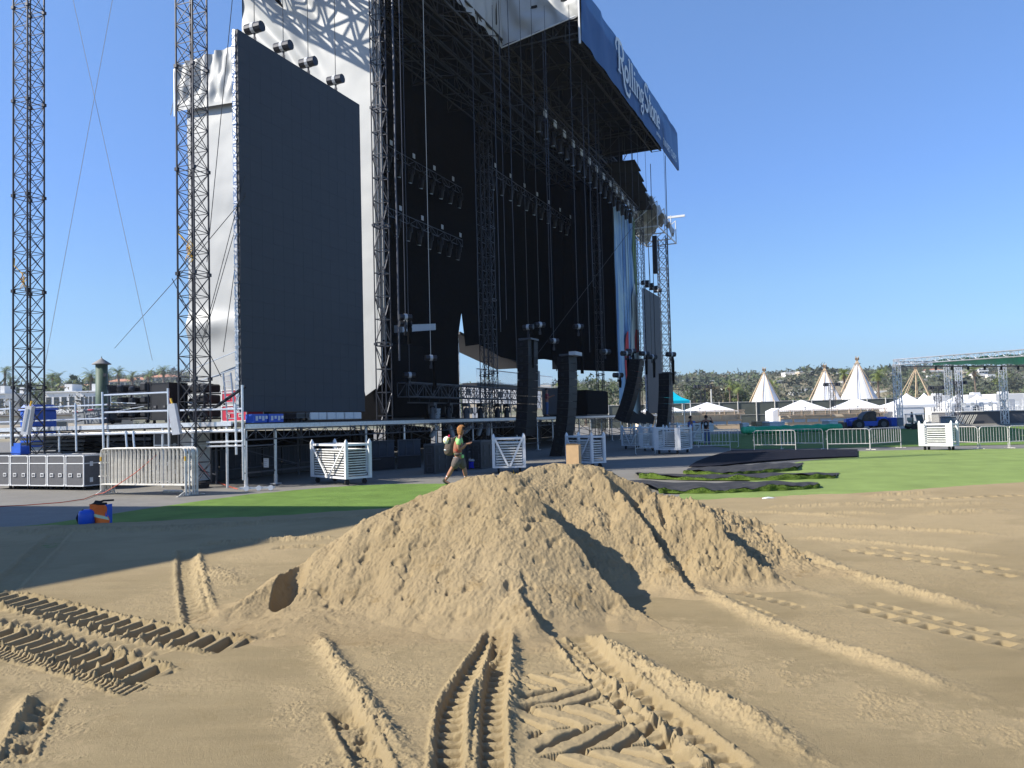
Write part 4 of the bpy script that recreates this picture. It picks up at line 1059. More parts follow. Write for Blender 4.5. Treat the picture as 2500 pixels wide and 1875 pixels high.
# chained steel blocks below
tb = empty("chain_pile", "heap of steel chain lying under the stacked barriers", "chain", S(b1-1.3, bstack_a+.5), TH)
m_ = MB()
for k in range(12): m_.tube((k*.055, 0, .05), (k*.055+.03, .06, .07), .035, 6)
m_.build("links", "galv", tb)
cord = MB(); pts = [G(*p)+Vector((0, 0, .015)) for p in ((-60, 1240), (60, 1235), (150, 1228), (205, 1220), (232, 1209))]
pts += [P(255, 1203, 21.6), P(290, 1182, 21.6), P(330, 1155, 21.6), P(360, 1130, 21.6), P(388, 1105, 21.6)]
cord.path(pts, .011, 5); tag(cord.build("extension_cord", "cord_red"), "red cord running over the pavement and up across the stacked barriers", "cord")
cord = MB(); cord.path([P(476, 1120, 23.5), P(500, 1150, 23.6), G(520, 1172), G(560, 1188), G(580, 1194)], .012, 5); tag(cord.build("extension_cord", "cord_red"), "red cord trailing to the ground beside the black tower foot", "cord")

# --- barrier panels with black cloth along the foot of the deck
def panel(label, p, q, z0, z1, group):
    p = Vector(p); q = Vector(q); L = (q-p).length; rz = math.atan2(q.y-p.y, q.x-p.x)
    t = empty("fence_panel", label, "fence panel", (p.x, p.y, 0), rz, group)
    m_ = MB(); m_.box(.02, L-.02, .0, .012, z0+.02, z1-.02); m_.build("cloth", "skirt_cloth", t)
    m_ = MB(); r = .022
    for x in (.0, L/3, L*2/3): m_.tube((x+.02, -.02, z0), (x+.02, -.02, z1), r if x == 0 else .014, 5)
    m_.tube((0, -.02, z0), (L, -.02, z0), r, 5); m_.tube((0, -.02, z1), (L, -.02, z1), r, 5); m_.build("frame", "tower_grey", t)
    m_ = MB(); m_.box(0, L, .02, .04, .02, z0); m_.build("kick_board", "black_paint", t)
    return t
gp, gq = G(478, 1182), G(775, 1148)
ords = ["first", "second", "third", "fourth", "fifth", "sixth"]
for k in range(6):
    panel("black cloth fence panel below the deck, %s from the black tower's foot" % ords[k], gp.lerp(gq, k/6), gp.lerp(gq, (k+1)/6-.005), .36, 1.02, "black cloth panels under the deck")
gp, gq = G(905, 1150), G(1035, 1142)
for k in range(2): panel(["black cloth panel beside the big white dolly's right side", "black cloth panel just left of the upright black case"][k], gp.lerp(gq, k/2), gp.lerp(gq, (k+1)/2-.05), .5, 1.1, "black cloth panels under the deck")
t = empty("notice", "white notice sheet fixed to the black cloth panel by the scaffold leg", "notice", P(650, 1130, 24.5), TH-R(12))
m_ = MB(); m_.box(-.12, .12, -.005, 0, -.14, .14); m_.build("sheet", "white_paint", t)
m_ = MB()
for k in range(4): m_.box(-.09, .07-.02*k, -.008, -.0055, .09-k*.06, .11-k*.06)
m_.build("print_lines", "mark_grey", t)
# dolly with two wheels lying on the ground
t = empty("steel_dolly", "low steel bar on three little wheels lying at the scaffold foot", "dolly", G(585, 1199), R(6))
m_ = MB(); m_.box(0, .95, -.05, .05, .05, .1); m_.build("bar", "alu", t)
for x in (.2, .53, .85): m_ = MB(); m_.tube((x, -.09, .07), (x, -.05, .07), .07, 12); m_.build("wheel", "white_paint", t)

# --- white barrier carts
def cart(label, pL, pR, dep, h_, style="V", group=None, slats=9, hl=.12, m="white_paint"):
    a = G(*pL, .1); b = G(*pR, .1); L = (b-a).length; rz = math.atan2(b.y-a.y, b.x-a.x)
    t = empty("barrier_cart", label, "cart", (a.x, a.y, 0), rz, group); z0 = .18; z1 = h_
    for x in (0, L):
        for y in (0, dep):
            m_ = MB(); s = .045; m_.box(x-s, x+s, y-s, y+s, z0, z1); m_.quadbox([(x-s, y-s, z1), (x+s, y-s, z1), (x+s, y+s, z1), (x-s, y+s, z1), (x-.01, y-.01, z1+.1), (x+.01, y-.01, z1+.1), (x+.01, y+.01, z1+.1), (x-.01, y+.01, z1+.1)]); m_.build("post", m, t)
    m_ = MB()
    for zc in (z0, z1-.09):
        m_.box(.045, L-.045, -.03, .03, zc, zc+.06); m_.box(.045, L-.045, dep-.03, dep+.03, zc, zc+.06)
        m_.box(-.03, .03, .045, dep-.045, zc, zc+.06); m_.box(L-.03, L+.03, .045, dep-.045, zc, zc+.06)
    m_.build("frame", m, t)
    n = slats; zz = np.linspace(z0+.1, z1-.22, n)
    for k in range(n):
        m_ = MB(); j = rng.uniform(-.012, .012); hh = (zz[1]-zz[0])*.6
        m_.box(.08+j, L-.08+j, .07, dep-.07, zz[k], zz[k]+hh*.35)
        m_.box(.07+j, L-.07+j, .05, .09, zz[k]-hh*.1, zz[k]+hh*.75); m_.box(.07+j, L-.07+j, dep-.09, dep-.05, zz[k], zz[k]+hh*.8)
        m_.box(L-.1+j, L-.055+j, .09, dep-.09, zz[k]+j, zz[k]+hh*.7+j); m_.build("stacked_panel", "dirty_white", t)
    if style == "V":
        for x0, x1 in ((.05, L*.47), (L-.05, L*.53)):
            m_ = MB(); m_.quadbox([(x1-.035, -.055, z0+.05), (x1+.035, -.055, z0+.05), (x1+.035, -.034, z0+.05), (x1-.035, -.034, z0+.05), (x0-.035, -.055, z1-.05), (x0+.035, -.055, z1-.05), (x0+.035, -.034, z1-.05), (x0-.035, -.034, z1-.05)]); m_.build("brace", m, t)
    else:
        m_ = MB(); wdt = L*.17
        for x in (0, L-wdt): m_.box(x, x+wdt, -.06, -.035, z0, z1-.02)
        m_.box(0, L, -.055, -.034, z0, z0+.08); m_.build("end_plate", m, t)
    for x in (.15, L-.15):
        for y in (.1, dep-.1): m_ = MB(); m_.tube((x-.03, y, .075), (x+.03, y, .075), .075, 10); m_.box(x-.04, x+.04, y-.03, y+.03, .13, .18); m_.build("caster", "rubber", t)
    return t
GC = "white barrier carts round the stage"
cart("big white V braced cart of barrier panels, half in sun by the black cloth fence", (763, 1170), (846, 1177), .78, 1.22, group=GC, slats=11)
cart("white V braced cart of barrier panels between the walking man and the black speaker hang", (1206, 1149), (1281, 1147), 1.0, 1.2, group=GC)
cart("white V braced cart of barrier panels behind the cardboard box", (1385, 1132), (1446, 1137), .5, 1.15, group=GC)
cart("grey-white cart with one diagonal, left of the louvred cart at the stage's far end", (1520, 1092), (1562, 1092), 1.4, 1.2, group=GC)
cart("small white cart squeezed between the diagonal cart and the louvred cart", (1566, 1096), (1599, 1096), 1.1, 1.2, "P", group=GC)
cart("white louvred cart nearest the two standing people, left of them", (1600, 1103), (1660, 1103), 1.5, 1.2, "P", group=GC, slats=9)
cart("white cart leaning full of panels behind the two standing people", (1655, 1082), (1716, 1080), 1.2, 1.25, "V", group=GC)
cart("lone white louvred cart standing on the turf edge at right between two barrier lines", (2247, 1093.4), (2325, 1094.2), .6, 1.15, "P", group=GC, slats=8)

# --- upright road cases, cooler, cardboard box
def up_case(label, x0, x1, y0, y1, g, dep):
    b, a = (g-O_).dot(N_), (g-O_).dot(D_)
    t = road_case(label, x0, x1, y0, y1, a, dep, "black_case", "tower_grey", z0=0, handles=0, casters=False, group="upright black cases under the deck", split=0.0)
    m_ = MB(); c, z = pb(x0, x1, y0, y1, a)[0:1]+(0,)
    w_ = pb(x0, x1, y0, y1, a)[1]-pb(x0, x1, y0, y1, a)[0]
    for zz, hh in ((.72, .16), (.32, .34), (.08, .14)):
        for (u0, u1, v0, v1) in ((.1, .12, zz, zz+hh), (.26, .28, zz, zz+hh), (.12, .26, zz, zz+.015), (.12, .26, zz+hh-.015, zz+hh)): m_.box(u0*w_/.36, u1*w_/.36, -.012, -.006, v0, v1)
    for k in range(4): m_.box(w_*.84, w_*.90, -.012, -.006, .5-k*.06, .54-k*.06)
    m_.build("stencil", "tower_grey", t)
    m_ = MB()
    for zz in (.15, .45, .7):
        for yy in (.2, .55, .9): m_.box(w_+.004, w_+.009, dep*yy-.05, dep*yy+.04, zz, zz+.16)
    m_.build("stencil", "tower_grey", t)
    return t
g1 = G(1060, 1157); up_case("upright black road case with stencilled marks, left of the walking man", 1034, 1061, 1086, 1157, g1, 1.5)
g2 = G(1118, 1150); up_case("upright black road case partly hidden behind the walking man", 1083, 1116, 1086, 1150, g2, .9)
g3 = G(1176, 1145); up_case("upright black road case right of the walking man beside the white V braced cart", 1148, 1174, 1078, 1145, g3, 1.5)
t = empty("cooler", "blue and white drinks cooler with raised handle behind the walking man", "cooler", G(1146, 1145), TH)
m_ = MB(); m_.bevbox(-.2, .2, 0, .26, 0, .28, .03); m_.build("body", "cooler_blue", t)
m_ = MB(); m_.bevbox(-.21, .21, -.01, .27, .28, .36, .02); m_.build("lid", "white_paint", t)
m_ = MB(); m_.path([(-.17, .13, .3), (-.17, .13, .58), (-.13, .13, .62), (.13, .13, .62), (.17, .13, .58), (.17, .13, .3)], .016, 6); m_.build("handle", "white_paint", t)
gb = G(1414, 1153); t = empty("cardboard_box", "tall cardboard box standing half behind the top of the sand heap", "box", gb-Vector((.0, 0, 0)), TH+R(6))
m_ = MB(); m_.box(-.42, .0, 0, .4, 0, .88); m_.build("body", "cardboard", t)
m_ = MB(); m_.quadbox([(-.41, .0, .88), (0, 0, .88), (0, .012, .88), (-.41, .012, .88), (-.40, -.03, .93), (-.01, -.03, .93), (-.01, -.02, .93), (-.40, -.02, .93)]); m_.build("flap", "cardboard", t)

# --- things on the left part of the deck
def wheel_rack(label, x0, x1, y0, y1, a, dep):
    b0, b1, z0, z1 = pb(x0, x1, y0, y1, a); t = empty("equipment_rack", label, "rack", S(b0, a, z0), TH); w_ = b1-b0; h_ = z1-z0
    m_ = MB()
    for x in (0, w_):
        for y in (0, dep): m_.tube((x, y, .1), (x, y, h_*.98), .03, 5)
    for zc in (.15, h_*.45, h_*.78):
        for y in (0, dep): m_.tube((0, y, zc), (w_, y, zc), .025, 5)
    m_.quadbox([(0, -.02, h_*.8), (.06, -.02, h_*.8), (.06, dep, h_*.8), (0, dep, h_*.8), (-.1, -.02, h_), (-.04, -.02, h_), (-.04, dep, h_), (-.1, dep, h_)]); m_.build("frame", "black_metal", t)
    for zc in (.15, h_*.45): m_ = MB(); m_.box(.02, w_-.02, .02, dep-.02, zc, zc+.03); m_.build("shelf", "black_paint", t)
    r0 = random.Random(int(x0))
    for zc in (.2, h_*.5, h_*.8):
        for k in range(3):
            m_ = MB(); x = w_*(.18+.3*k); m_.bevbox(x-.13, x+.16, .1, dep-.1, zc, zc+r0.uniform(.18, .3), .05); m_.build("packed_fitting", "black_paint", t)
    m_ = MB(); m_.tube((.1, -.01, h_*.3), (w_*.9, -.01, h_*.42), .02, 5); m_.tube((.1, -.01, h_*.55), (w_*.7, -.01, h_*.5), .02, 5); m_.build("pole", "steel", t)
    for x in (.1, w_-.1): m_ = MB(); m_.tube((x-.03, .05, .07), (x+.03, .05, .07), .07, 10); m_.build("caster", "rubber", t)
    return t
wheel_rack("open black rack packed with black fittings on the left deck", 266, 362, 940, 1034, 1.0, .9)
wheel_rack("open black rack behind the black tower on the left deck", 450, 498, 940, 1034, 1.6, .9)
road_case("tall black case beside the open black rack on the left deck", 366, 412, 936, 1034, 1.0, .8, "black_paint", "black_metal", handles=1)
road_case("red and white road case, upper of the two under the ladder", 540, 602, 952, 983, 1.6, .8, "red_case", "white_paint", casters=False, group="red road cases")
road_case("red and white road case, lower of the two under the ladder", 540, 602, 990, 1029, 1.6, .8, "red_case", "white_paint", casters=False, group="red road cases")
def tub(label, x0, x1, y0, y1, a, lid="grey_plastic"):
    b0, b1, z0, z1 = pb(x0, x1, y0, y1, a); t = empty("storage_tub", label, "tub", S((b0+b1)/2, a, z0), TH); w_ = (b1-b0)/2; h_ = z1-z0
    m_ = MB(); m_.quadbox([(-w_*.9, .05, 0), (w_*.9, .05, 0), (w_*.9, .75, 0), (-w_*.9, .75, 0), (-w_, 0, h_*.82), (w_, 0, h_*.82), (w_, .8, h_*.82), (-w_, .8, h_*.82)]); m_.build("body", "grey_plastic", t)
    m_ = MB(); m_.bevbox(-w_*1.04, w_*1.04, -.03, .83, h_*.82, h_, .03); m_.build("lid", lid, t)
    m_ = MB(); m_.box(-w_*.5, w_*.1, -.035, -.03, h_*.88, h_*.95); m_.build("sticker", "red_case", t)
    m_ = MB()
    for k in range(5): m_.box(-w_*.7+k*w_*.22, -w_*.6+k*w_*.22, -.012, .0+.03, h_*.6, h_*.68)
    m_.build("vents", "mark_grey", t)
tub("grey storage tub with red sticker on the left deck", 205, 252, 998, 1034, .8)
tub("grey storage tub left of the one with the red sticker", 176, 204, 1003, 1036, .9)
t = empty("portable_toilet", "blue portable toilet behind the far left tower", "toilet", P(64, 1046, 33), TH); 
m_ = MB(); m_.bevbox(-.4, .4, 0, 1.1, -.9, .75, .05); m_.build("body", "blue_plastic", t)
m_ = MB(); m_.quadbox([(-.45, -.05, .75), (.45, -.05, .75), (.45, 1.15, .75), (-.45, 1.15, .75), (-.3, .1, .98), (.3, .1, .98), (.3, 1, .98), (-.3, 1, .98)]); m_.build("roof", "blue_plastic", t)
m_ = MB(); m_.box(-.3, .3, -.02, -.0, -.8, .6); m_.build("door", "machine_blue", t)
# deck panels stacked under the scaffold
def pile(label, x0, x1, y0, y1, a, n, m, dep=.9, name="deck_panel_stack"):
    b0, b1, z0, z1 = pb(x0, x1, y0, y1, a); t = empty(name, label, "panel stack", S(b0, a, 0), TH); z1 = max(z1, .3); z0 = .1; st = (z1-z0)/n
    for k in range(n):
        m_ = MB(); j = rng.uniform(-.05, .05); m_.box(j, b1-b0+j, 0, dep, z0+k*st, z0+k*st+st*.62); m_.build("panel", m[k % len(m)], t)
pile("stack of dark stage panels under the left deck behind the grey flight cases", 110, 206, 1062, 1170, .6, 12, ["black_paint", "tower_grey", "black_paint"])
pile("stack of pale panels under the left deck behind the far left tower", 48, 106, 1064, 1170, .6, 9, ["dirty_white", "grey_plastic"])
pile("stack of dark panels under the deck left of the upright grey case", 212, 366, 1066, 1170, 1.0, 9, ["black_paint", "deck_black", "tower_grey"])
road_case("grey upright case under the left deck behind the stacked barriers", 375, 415, 1054, 1140, .4, .8, "grey_case", "alu", z0=0, handles=1)
road_case("pale case under the left deck right of the grey upright case", 420, 470, 1058, 1120, .7, .8, "dirty_white", "alu", z0=0, handles=0)
# under the screen on the deck
def crate(label, x0, x1, y0, y1, a, m, name="crate", n=3, cat="crate", z0=DECK):
    b0, z1 = on_b((x0), y0, a) if False else (0, 0)
for (x0, x1, m, l) in ((612, 648, "blue_plastic", "bright blue crate with white marks under the screen's left corner"), (650, 688, "machine_blue", "dark blue crate right of the bright blue one under the screen")):
    aa, zz = on_b(x0, 1008, -.5); ab, _ = on_b(x1, 1008, -.5); t = empty("blue_crate", l, "crate", S(-.7, aa, DECK), TH)
    m_ = MB(); m_.box(0, .3, 0, ab-aa-.05, 0.0, .26); m_.build("body", m, t)
    m_ = MB()
    for k in range(4): m_.box(.3, .306, .1+k*(ab-aa)*.22, .1+k*(ab-aa)*.22+.1, .06+.05*(k % 2), .2)
    m_.build("marking", "white_paint", t)
for k, (x0, x1, l) in enumerate(((750, 790, "left"), (792, 833, "middle"), (835, 876, "right"))):
    aa, zz = on_b(x0, 1008, -.5); ab, _ = on_b(x1, 1008, -.5); t = empty("white_box", "white box under the big screen, %s one of three in a row" % l, "box", S(-.7, aa, DECK), TH, "white boxes under the big screen")
    m_ = MB(); m_.bevbox(0, .35, 0, ab-aa-.04, .05, .3, .02); m_.build("body", "white_paint", t)
    m_ = MB(); m_.box(.35, .358, (ab-aa)*.45, (ab-aa)*.5, .05, .3); m_.build("seam", "mark_grey", t)
for k, (x0, x1) in enumerate(((694, 715), (718, 745))):
    aa, zz = on_b(x0, 1008, -.9); ab, _ = on_b(x1, 1008, -.9)
    t = road_case(["low black case under the screen beside the dark blue crate", "low black case under the screen beside the white boxes"][k], 0, 0, 0, 0, 0, ab-aa, "black_case", "tower_grey", handles=0, local=(.5, .3, DECK, S(-.9, aa, DECK), TH))

# --- speaker hangs
def speaker_hang(label, loc, n, w_=1.15, d_=.55, h_=.36, t0=0.0, t1=2.2, rz=TH, bags=True, pull=False):
    t = empty("speaker_hang", label, "speaker hang", loc, rz, "black speaker hangs"); x = 0; z = 0; th = R(t0)
    m_ = MB(); m_.box(-.5, .1, -w_/2+.1, w_/2-.1, .02, .1); m_.build("bumper_frame", "tower_grey", t)
    for k in range(n):
        c, s = math.cos(th), math.sin(th)
        def tr(px, y, pz): return (x + px*c - (-pz)*(-s)*-1*0 + (px*0) + pz*s*1.0*-1*-1, y, z - px*s*0 + pz*c + px*(-s)*-1*0) 
        f = .0; b = -d_
        def q(px, y, pz): return (x + px*c + pz*s, y, z + pz*c - px*s)
        m_ = MB(); hh = h_-.018
        m_.quadbox([q(b, -w_/2+.16, -hh), q(f, -w_/2, -hh), q(f, w_/2, -hh), q(b, w_/2-.16, -hh), q(b, -w_/2+.16, 0), q(f, -w_/2, 0), q(f, w_/2, 0), q(b, w_/2-.16, 0)]); cab = m_.build("cabinet", "speaker_black", t)
        m_ = MB()
        for yy in (-w_/2-.004, ): m_.quadbox([q(-.40, yy-.0+.05, -.24), q(-.28, yy+.02, -.24), q(-.28, yy+.04, -.24), q(-.40, yy+.07, -.24), q(-.40, yy+.05, -.12), q(-.28, yy+.02, -.12), q(-.28, yy+.04, -.12), q(-.40, yy+.07, -.12)])
        m_.build("handle", "black_metal", cab)
        x -= h_*math.sin(th); z -= h_*math.cos(th); th += R(t1)*(1 if k < n*.5 else 1.8)
    return t, (x, z)
pA = P(1290, 832, 36.0); speaker_hang("black curved speaker hang in the middle of the stage mouth, behind the walking man's line", (pA.x+.2, pA.y, pA.z), 12, 1.2, .6, .36, 0, .5)
pA = P(1398, 870, 37.5); speaker_hang("black speaker hang with white labelled top box, curling down behind the sand heap", (pA.x, pA.y, pA.z), 14, 1.2, .62, .355, -1, 1.0)
pA = P(1568, 880, 54); speaker_hang("black speaker hang leaning in front of the painted cloth", (pA.x, pA.y, pA.z), 11, 1.3, .75, .40, 10, 1.2)
pA = P(1638, 912, 55); speaker_hang("black speaker hang furthest right, at the stage's far corner", (pA.x, pA.y, pA.z), 11, 1.3, .75, .42, 1, .9)
t = empty("label_box", "white labelled box on top of the speaker hang behind the sand heap", "box", P(1398, 866, 37.3), TH); m_ = MB(); m_.box(-.02, .3, -.5, .5, -.05, .12); m_.build("body", "mark_grey", t)
# hoists with bags above them
HG = "chain hoists hanging in the stage mouth"
for (px, py, Y, l, bag, cm, rz_) in (
    (1052, 888, 33.5, "silver hoist on the bright white chain above the low lighting truss", .9, "rope_white", 0),
    (1000, 930, 33.8, "silver hoist at the near end of the low lighting truss", 0, "tower_grey", 0),
    (1290, 812, 36, "hoist above the middle speaker hang", 1.4, "cable_dark", 1),
    (1318, 806, 36.5, "hoist with white label right of the middle speaker hang", 0, "cable_dark", 0),
    (1412, 810, 38, "hoist above the speaker hang with the white labelled box", 1.8, "tower_grey", 0),
    (1352, 845, 38, "hoist with a bare black bag left of the labelled speaker hang", 0, "tower_grey", 0),
    (990, 790, 31, "white faced upper hoist inside the stage beside the near leg", .6, "tower_grey", 0),
    (990, 806, 31.2, "white faced lower hoist inside the stage beside the near leg", 0, "tower_grey", 0),
    (1528, 872, 54, "hoist on the leaning speaker hang, left one", 1.0, "cable_dark", 0),
    (1541, 866, 55, "hoist on the leaning speaker hang, highest one", .8, "cable_dark", 0),
    (1573, 872, 55, "hoist right of the leaning speaker hang", 1.0, "cable_dark", 0),
    (1592, 880, 56, "hoist between the two far speaker hangs", 1.0, "cable_dark", 0),
    (1638, 874, 55, "hoist with long bag above the furthest right speaker hang", 1.6, "tower_grey", 0),
    (1478, 868, 52, "small hoist with white label in front of the dark side drape", 0, "tower_grey", 0),
    (1509, 925, 54, "hoist with cables left of the leaning speaker hang", .4, "cable_dark", 0)):
    p = P(px, py, Y); t = motor("chain_hoist", l, p, HG, .7 if Y > 50 else .5, .17 if Y > 50 else .12, TH if rz_ else TH+R(50), 21.8-p.z, cm, bag)
# bare chains and cables reaching down from the roof
r0 = random.Random(5)
for k, (px, py, Y, m, l) in enumerate((
    (975, 880, 32.5, "tower_grey", "thick blue-grey cable left of the bright chain"), (1170, 820, 40, "tower_grey", "thin cable left of the dark ladder leg"),
    (1222, 810, 38, "tower_grey", "bright thin cable just right of the dark legs"), (1237, 780, 37.5, "tower_grey", "dark cable beside the bright thin one"),
    (1262, 900, 37, "tower_grey", "slack cable falling to the middle speaker hang"), (1345, 800, 41, "tower_grey", "pale chain between the two near speaker hangs"),
    (1440, 860, 45, "tower_grey", "cable in front of the dark side drape, left one"), (1448, 700, 47, "tower_grey", "cable in front of the dark side drape, middle one"),
    (1470, 850, 48, "tower_grey", "cable in front of the dark side drape, right one"), (1558, 880, 52, "black_metal", "dark cable in front of the painted cloth"))):
    p = P(px, py, Y); mb = MB(); q = Vector((p.x, p.y, 21.9)); n = 14
    mb.path([p.lerp(q, i/n)+Vector((r0.uniform(-.01, .01), 0, 0)) for i in range(n+1)], .018 if k else .04, 5)
    tag(mb.build("cable", m), l, "cable", "cables hanging from the stage roof")
mb = MB(); mb.path([P(1250, 1110, 35), P(1256, 1140, 34.5), G(1262, 1158), G(1290, 1160), G(1320, 1162)], .02, 5)
mb.path([P(1238, 1090, 35), P(1248, 1130, 34.5), G(1255, 1156)], .02, 5); tag(mb.build("cable", "yellow"), "yellow cords hanging below the deck to the ground behind the heap", "cable")
# guy wires against the sky
GW = "thin guy wires in the sky by the towers"
for k, (p, q, Y0, Y1, l) in enumerate((
    ((172, -30), (372, 880), 27, 30, "pale thin wire crossing the sky from upper left to lower right"),
    ((280, -30), (108, 900), 27, 30, "pale thin wire crossing the sky from upper right to lower left"),
    ((280, 850), (438, 672), 40, 24.5, "dark wire rising from the green column to the tower"),
    ((438, 672), (600, 478), 24.5, 24.2, "dark wire rising from the tower to the screen's edge"),
    ((570, -30), (505, 640), 24.2, 24.5, "dark wire beside the wing tent, long and steep"),
    ((598, 430), (492, 840), 24.4, 24, "dark wire fanning down from the screen, left of a pair"),
    ((600, 470), (500, 820), 24.5, 24.1, "dark wire fanning down from the screen, right of a pair"),
    ((592, 520), (545, 860), 24.5, 24.6, "dark wire hanging down to the ladder"),
    ((420, 680), (540, 920), 23.5, 25, "dark wire under the tower's yellow rope"),
    ((1588, 400), (1600, 880), 55, 55, "cable left of the far screen's tower"),
    ((1624, 380), (1638, 870), 55, 55, "long cable hanging furthest right in open sky"),
    ((1562, 520), (1567, 690), 55, 56, "thin cable above the far screen, left one"),
    ((1580, 540), (1588, 700), 56, 57, "thin cable above the far screen, right one"),
    ((1600, 480), (1300, 880), 44, 38, "long diagonal cable inside the dark stage"))):
    mb = MB(); a_ = P(*p, Y0); b_2 = P(*q, Y1); mb.tube(a_, b_2, .009 if k < 2 else (.012 if k < 9 or k == 13 else .025), 5)
    tag(mb.build("guy_wire", "rope_white" if k < 2 else "cable_dark"), l, "wire", GW)

# --- lighting trusses and lamps
def lamp_proto(name, label, loc, group, s=1.0, m="black_paint", tilt=0, rz=0, capm=None):
    t = empty(name, label, "stage light", loc, rz, group)
    m_ = MB(); m_.box(-.16*s, .16*s, -.13*s, .13*s, -.14*s, 0); m_.build("base", m, t)
    m_ = MB(); m_.box(-.2*s, -.16*s, -.05*s, .05*s, -.5*s, -.12*s); m_.box(.16*s, .2*s, -.05*s, .05*s, -.5*s, -.12*s); m_.box(-.18*s, .18*s, -.045*s, .045*s, -.17*s, -.13*s); m_.build("yoke", m, t)
    m_ = MB(); m_.lathe([(.02*s, -1.02*s), (.13*s, -1.0*s), (.15*s, -.8*s), (.14*s, -.45*s), (.1*s, -.25*s), (.03*s, -.2*s)], n=12)
    M2 = Matrix.Translation((0, 0, -.42*s)) @ Matrix.Rotation(tilt, 4, 'Y') @ Matrix.Translation((0, 0, .42*s)); m_.xf(M2); h = m_.build("head", capm or m, t, True)
    m_ = MB(); m_.tube((0, 0, -1.0*s), (0, 0, -1.025*s), .12*s, 12); m_.xf(M2); m_.build("lens", "lens", h)
    return t
lt = empty("lighting_truss", "low black lighting truss hanging in front of the deck's middle", "truss", S(0, 0), TH)
m_ = MB(); box_truss(m_, m_, (-1.2, 11.0, 3.15), (-1.2, 24.3, 3.15), .55, .6, .75, .03, .018, double=False); m_.build("truss", "tower_grey", lt)
m_ = MB(); m_.tube((-1.2, 11.3, 2.6), (-1.2, 24, 2.6), .03, 5)
for k in range(14): m_.tube((-1.2, 11.5+k*.9, 2.85), (-1.2, 11.5+k*.9, 2.6), .015, 4)
m_.build("lamp_bar", "black_metal", lt)
ords2 = ["first", "second", "third", "fourth", "fifth", "sixth", "seventh", "eighth", "ninth", "tenth", "eleventh", "twelfth", "thirteenth", "fourteenth", "fifteenth", "sixteenth", "seventeenth", "eighteenth"]
LG = "lights hanging from the low truss"
for k, px in enumerate((1055, 1094, 1137, 1172, 1214, 1236)):
    a, z = on_b(px, 968, -1.2); lamp_proto("stage_light", "grey stage light under the low truss, %s from its near end" % ords2[k], S(-1.2, a, 2.62), LG, 1.0, "grey_case" if k in (0, 2) else "black_paint", 0, TH)
for k, (px, py, tl) in enumerate(((1055, 1046, 35), (1090, 1040, -15), (1138, 1036, 50), (1165, 1040, 20), (1183, 1040, 5))):
    a, z = on_b(px, py, -.6); lamp_proto("stage_light", "pale capped stage light clamped under the deck edge, %s from the left" % ords2[k], S(-.4, a, DECK-.12), "pale lights under the deck edge", .75, "grey_case", R(tl), TH+R(40), "mark_grey")
# front lighting truss high up, rows of lamps
ft = empty("lighting_truss", "high front lighting truss running along the stage mouth under the roof", "truss", S(0, 0), TH)
m_ = MB(); box_truss(m_, m_, (-.6, 26.2, 20.9), (-.6, 50.5, 19.9), .5, .5, .8, .035, .02, double=False); m_.build("truss", "tower_grey", ft)
m_ = MB()
for k in range(13): a = 27+k*1.8; z = 20.9-(a-26.2)*.041; m_.box(-.4, -.34, a, a+.5, z-.55, z-.1)
m_.build("cleat_panels", "mark_grey", ft)
for k in range(18):
    a = 27.0+k*1.3; z = 20.55-(a-26.2)*.041
    lamp_proto("stage_light", "lamp on the high front truss, %s from the near end" % ords2[k], S(-.75, a, z), "lamps along the high front truss", 1.15, "speaker_black", 0, TH)
for r_i, (b, z0, a0, a1) in enumerate(((-7.6, 17.6, 17.5, 30), (-7.6, 14.0, 15.8, 30), (-5.2, 18.6, 29.5, 46))):
    tr = empty("lighting_truss", ["upper dark lighting truss deep in the stage with square reflectors", "lower dark lighting truss deep in the stage with square reflectors", "dark lighting truss inside the stage right of the lattice legs"][r_i], "truss", S(0, 0), TH)
    m_ = MB(); flat_truss(m_, (b, a0, z0), (b, a1, z0), .45, .9, .03, .018); m_.build("truss", "tower_grey", tr)
    k = 0; a = a0+.8
    while a < a1:
        m_ = MB(); s = .14; m_.box(b+.05, b+.07, a-s, a+s, z0+.12, z0+.12+2*s); m_.build("reflector", "mark_grey", tr); a += 2.6; k += 1
    a = a0+.4; k = 0
    while a < a1 and k < 12:
        lamp_proto("stage_light", "lamp on the %s, %s from the near end" % (["upper deep truss", "lower deep truss", "inner right truss"][r_i], ords2[k]), S(b+.1, a, z0-.5), "lamps on the trusses deep in the stage", 1.0, "speaker_black", R(10), TH); a += 1.3 if r_i < 2 else 1.5; k += 1
# rear platform seen through the low opening: ramp roof, railed bridge, scaffold web
rp_ = empty("rear_platform", "railed platform and scaffold seen through the low gap at the back of the stage", "platform", S(0, 0), TH)
m_ = MB(); m_.quadbox([(-12, 32.5, 7.9), (-9.2, 32.5, 7.9), (-9.2, 45, 6.1), (-12, 45, 6.1), (-12, 32.5, 8.1), (-9.2, 32.5, 8.1), (-9.2, 45, 6.4), (-12, 45, 6.4)]); m_.build("sloping_roof", "grey_case", rp_)
m_ = MB(); m_.box(-10.6, -9.4, 35.5, 52, 4.3, 4.55); m_.build("walkway", "black_paint", rp_)
m_ = MB(); m_.tube((-9.4, 35.5, 5.6), (-9.4, 52, 5.6), .04, 5); m_.tube((-9.4, 35.5, 4.6), (-9.4, 52, 4.6), .03, 5)
for k in range(66): m_.tube((-9.4, 35.5+k*.25, 4.6), (-9.4, 35.5+k*.25, 5.6), .014, 4, cap=False)
m_.build("railing", "alu", rp_)
m_ = MB(); m_.box(-9.38, -9.34, 46.0, 48.6, 4.6, 6.0); m_.build("white_panel", "dirty_white", rp_)
m_ = MB(); r0 = random.Random(12)
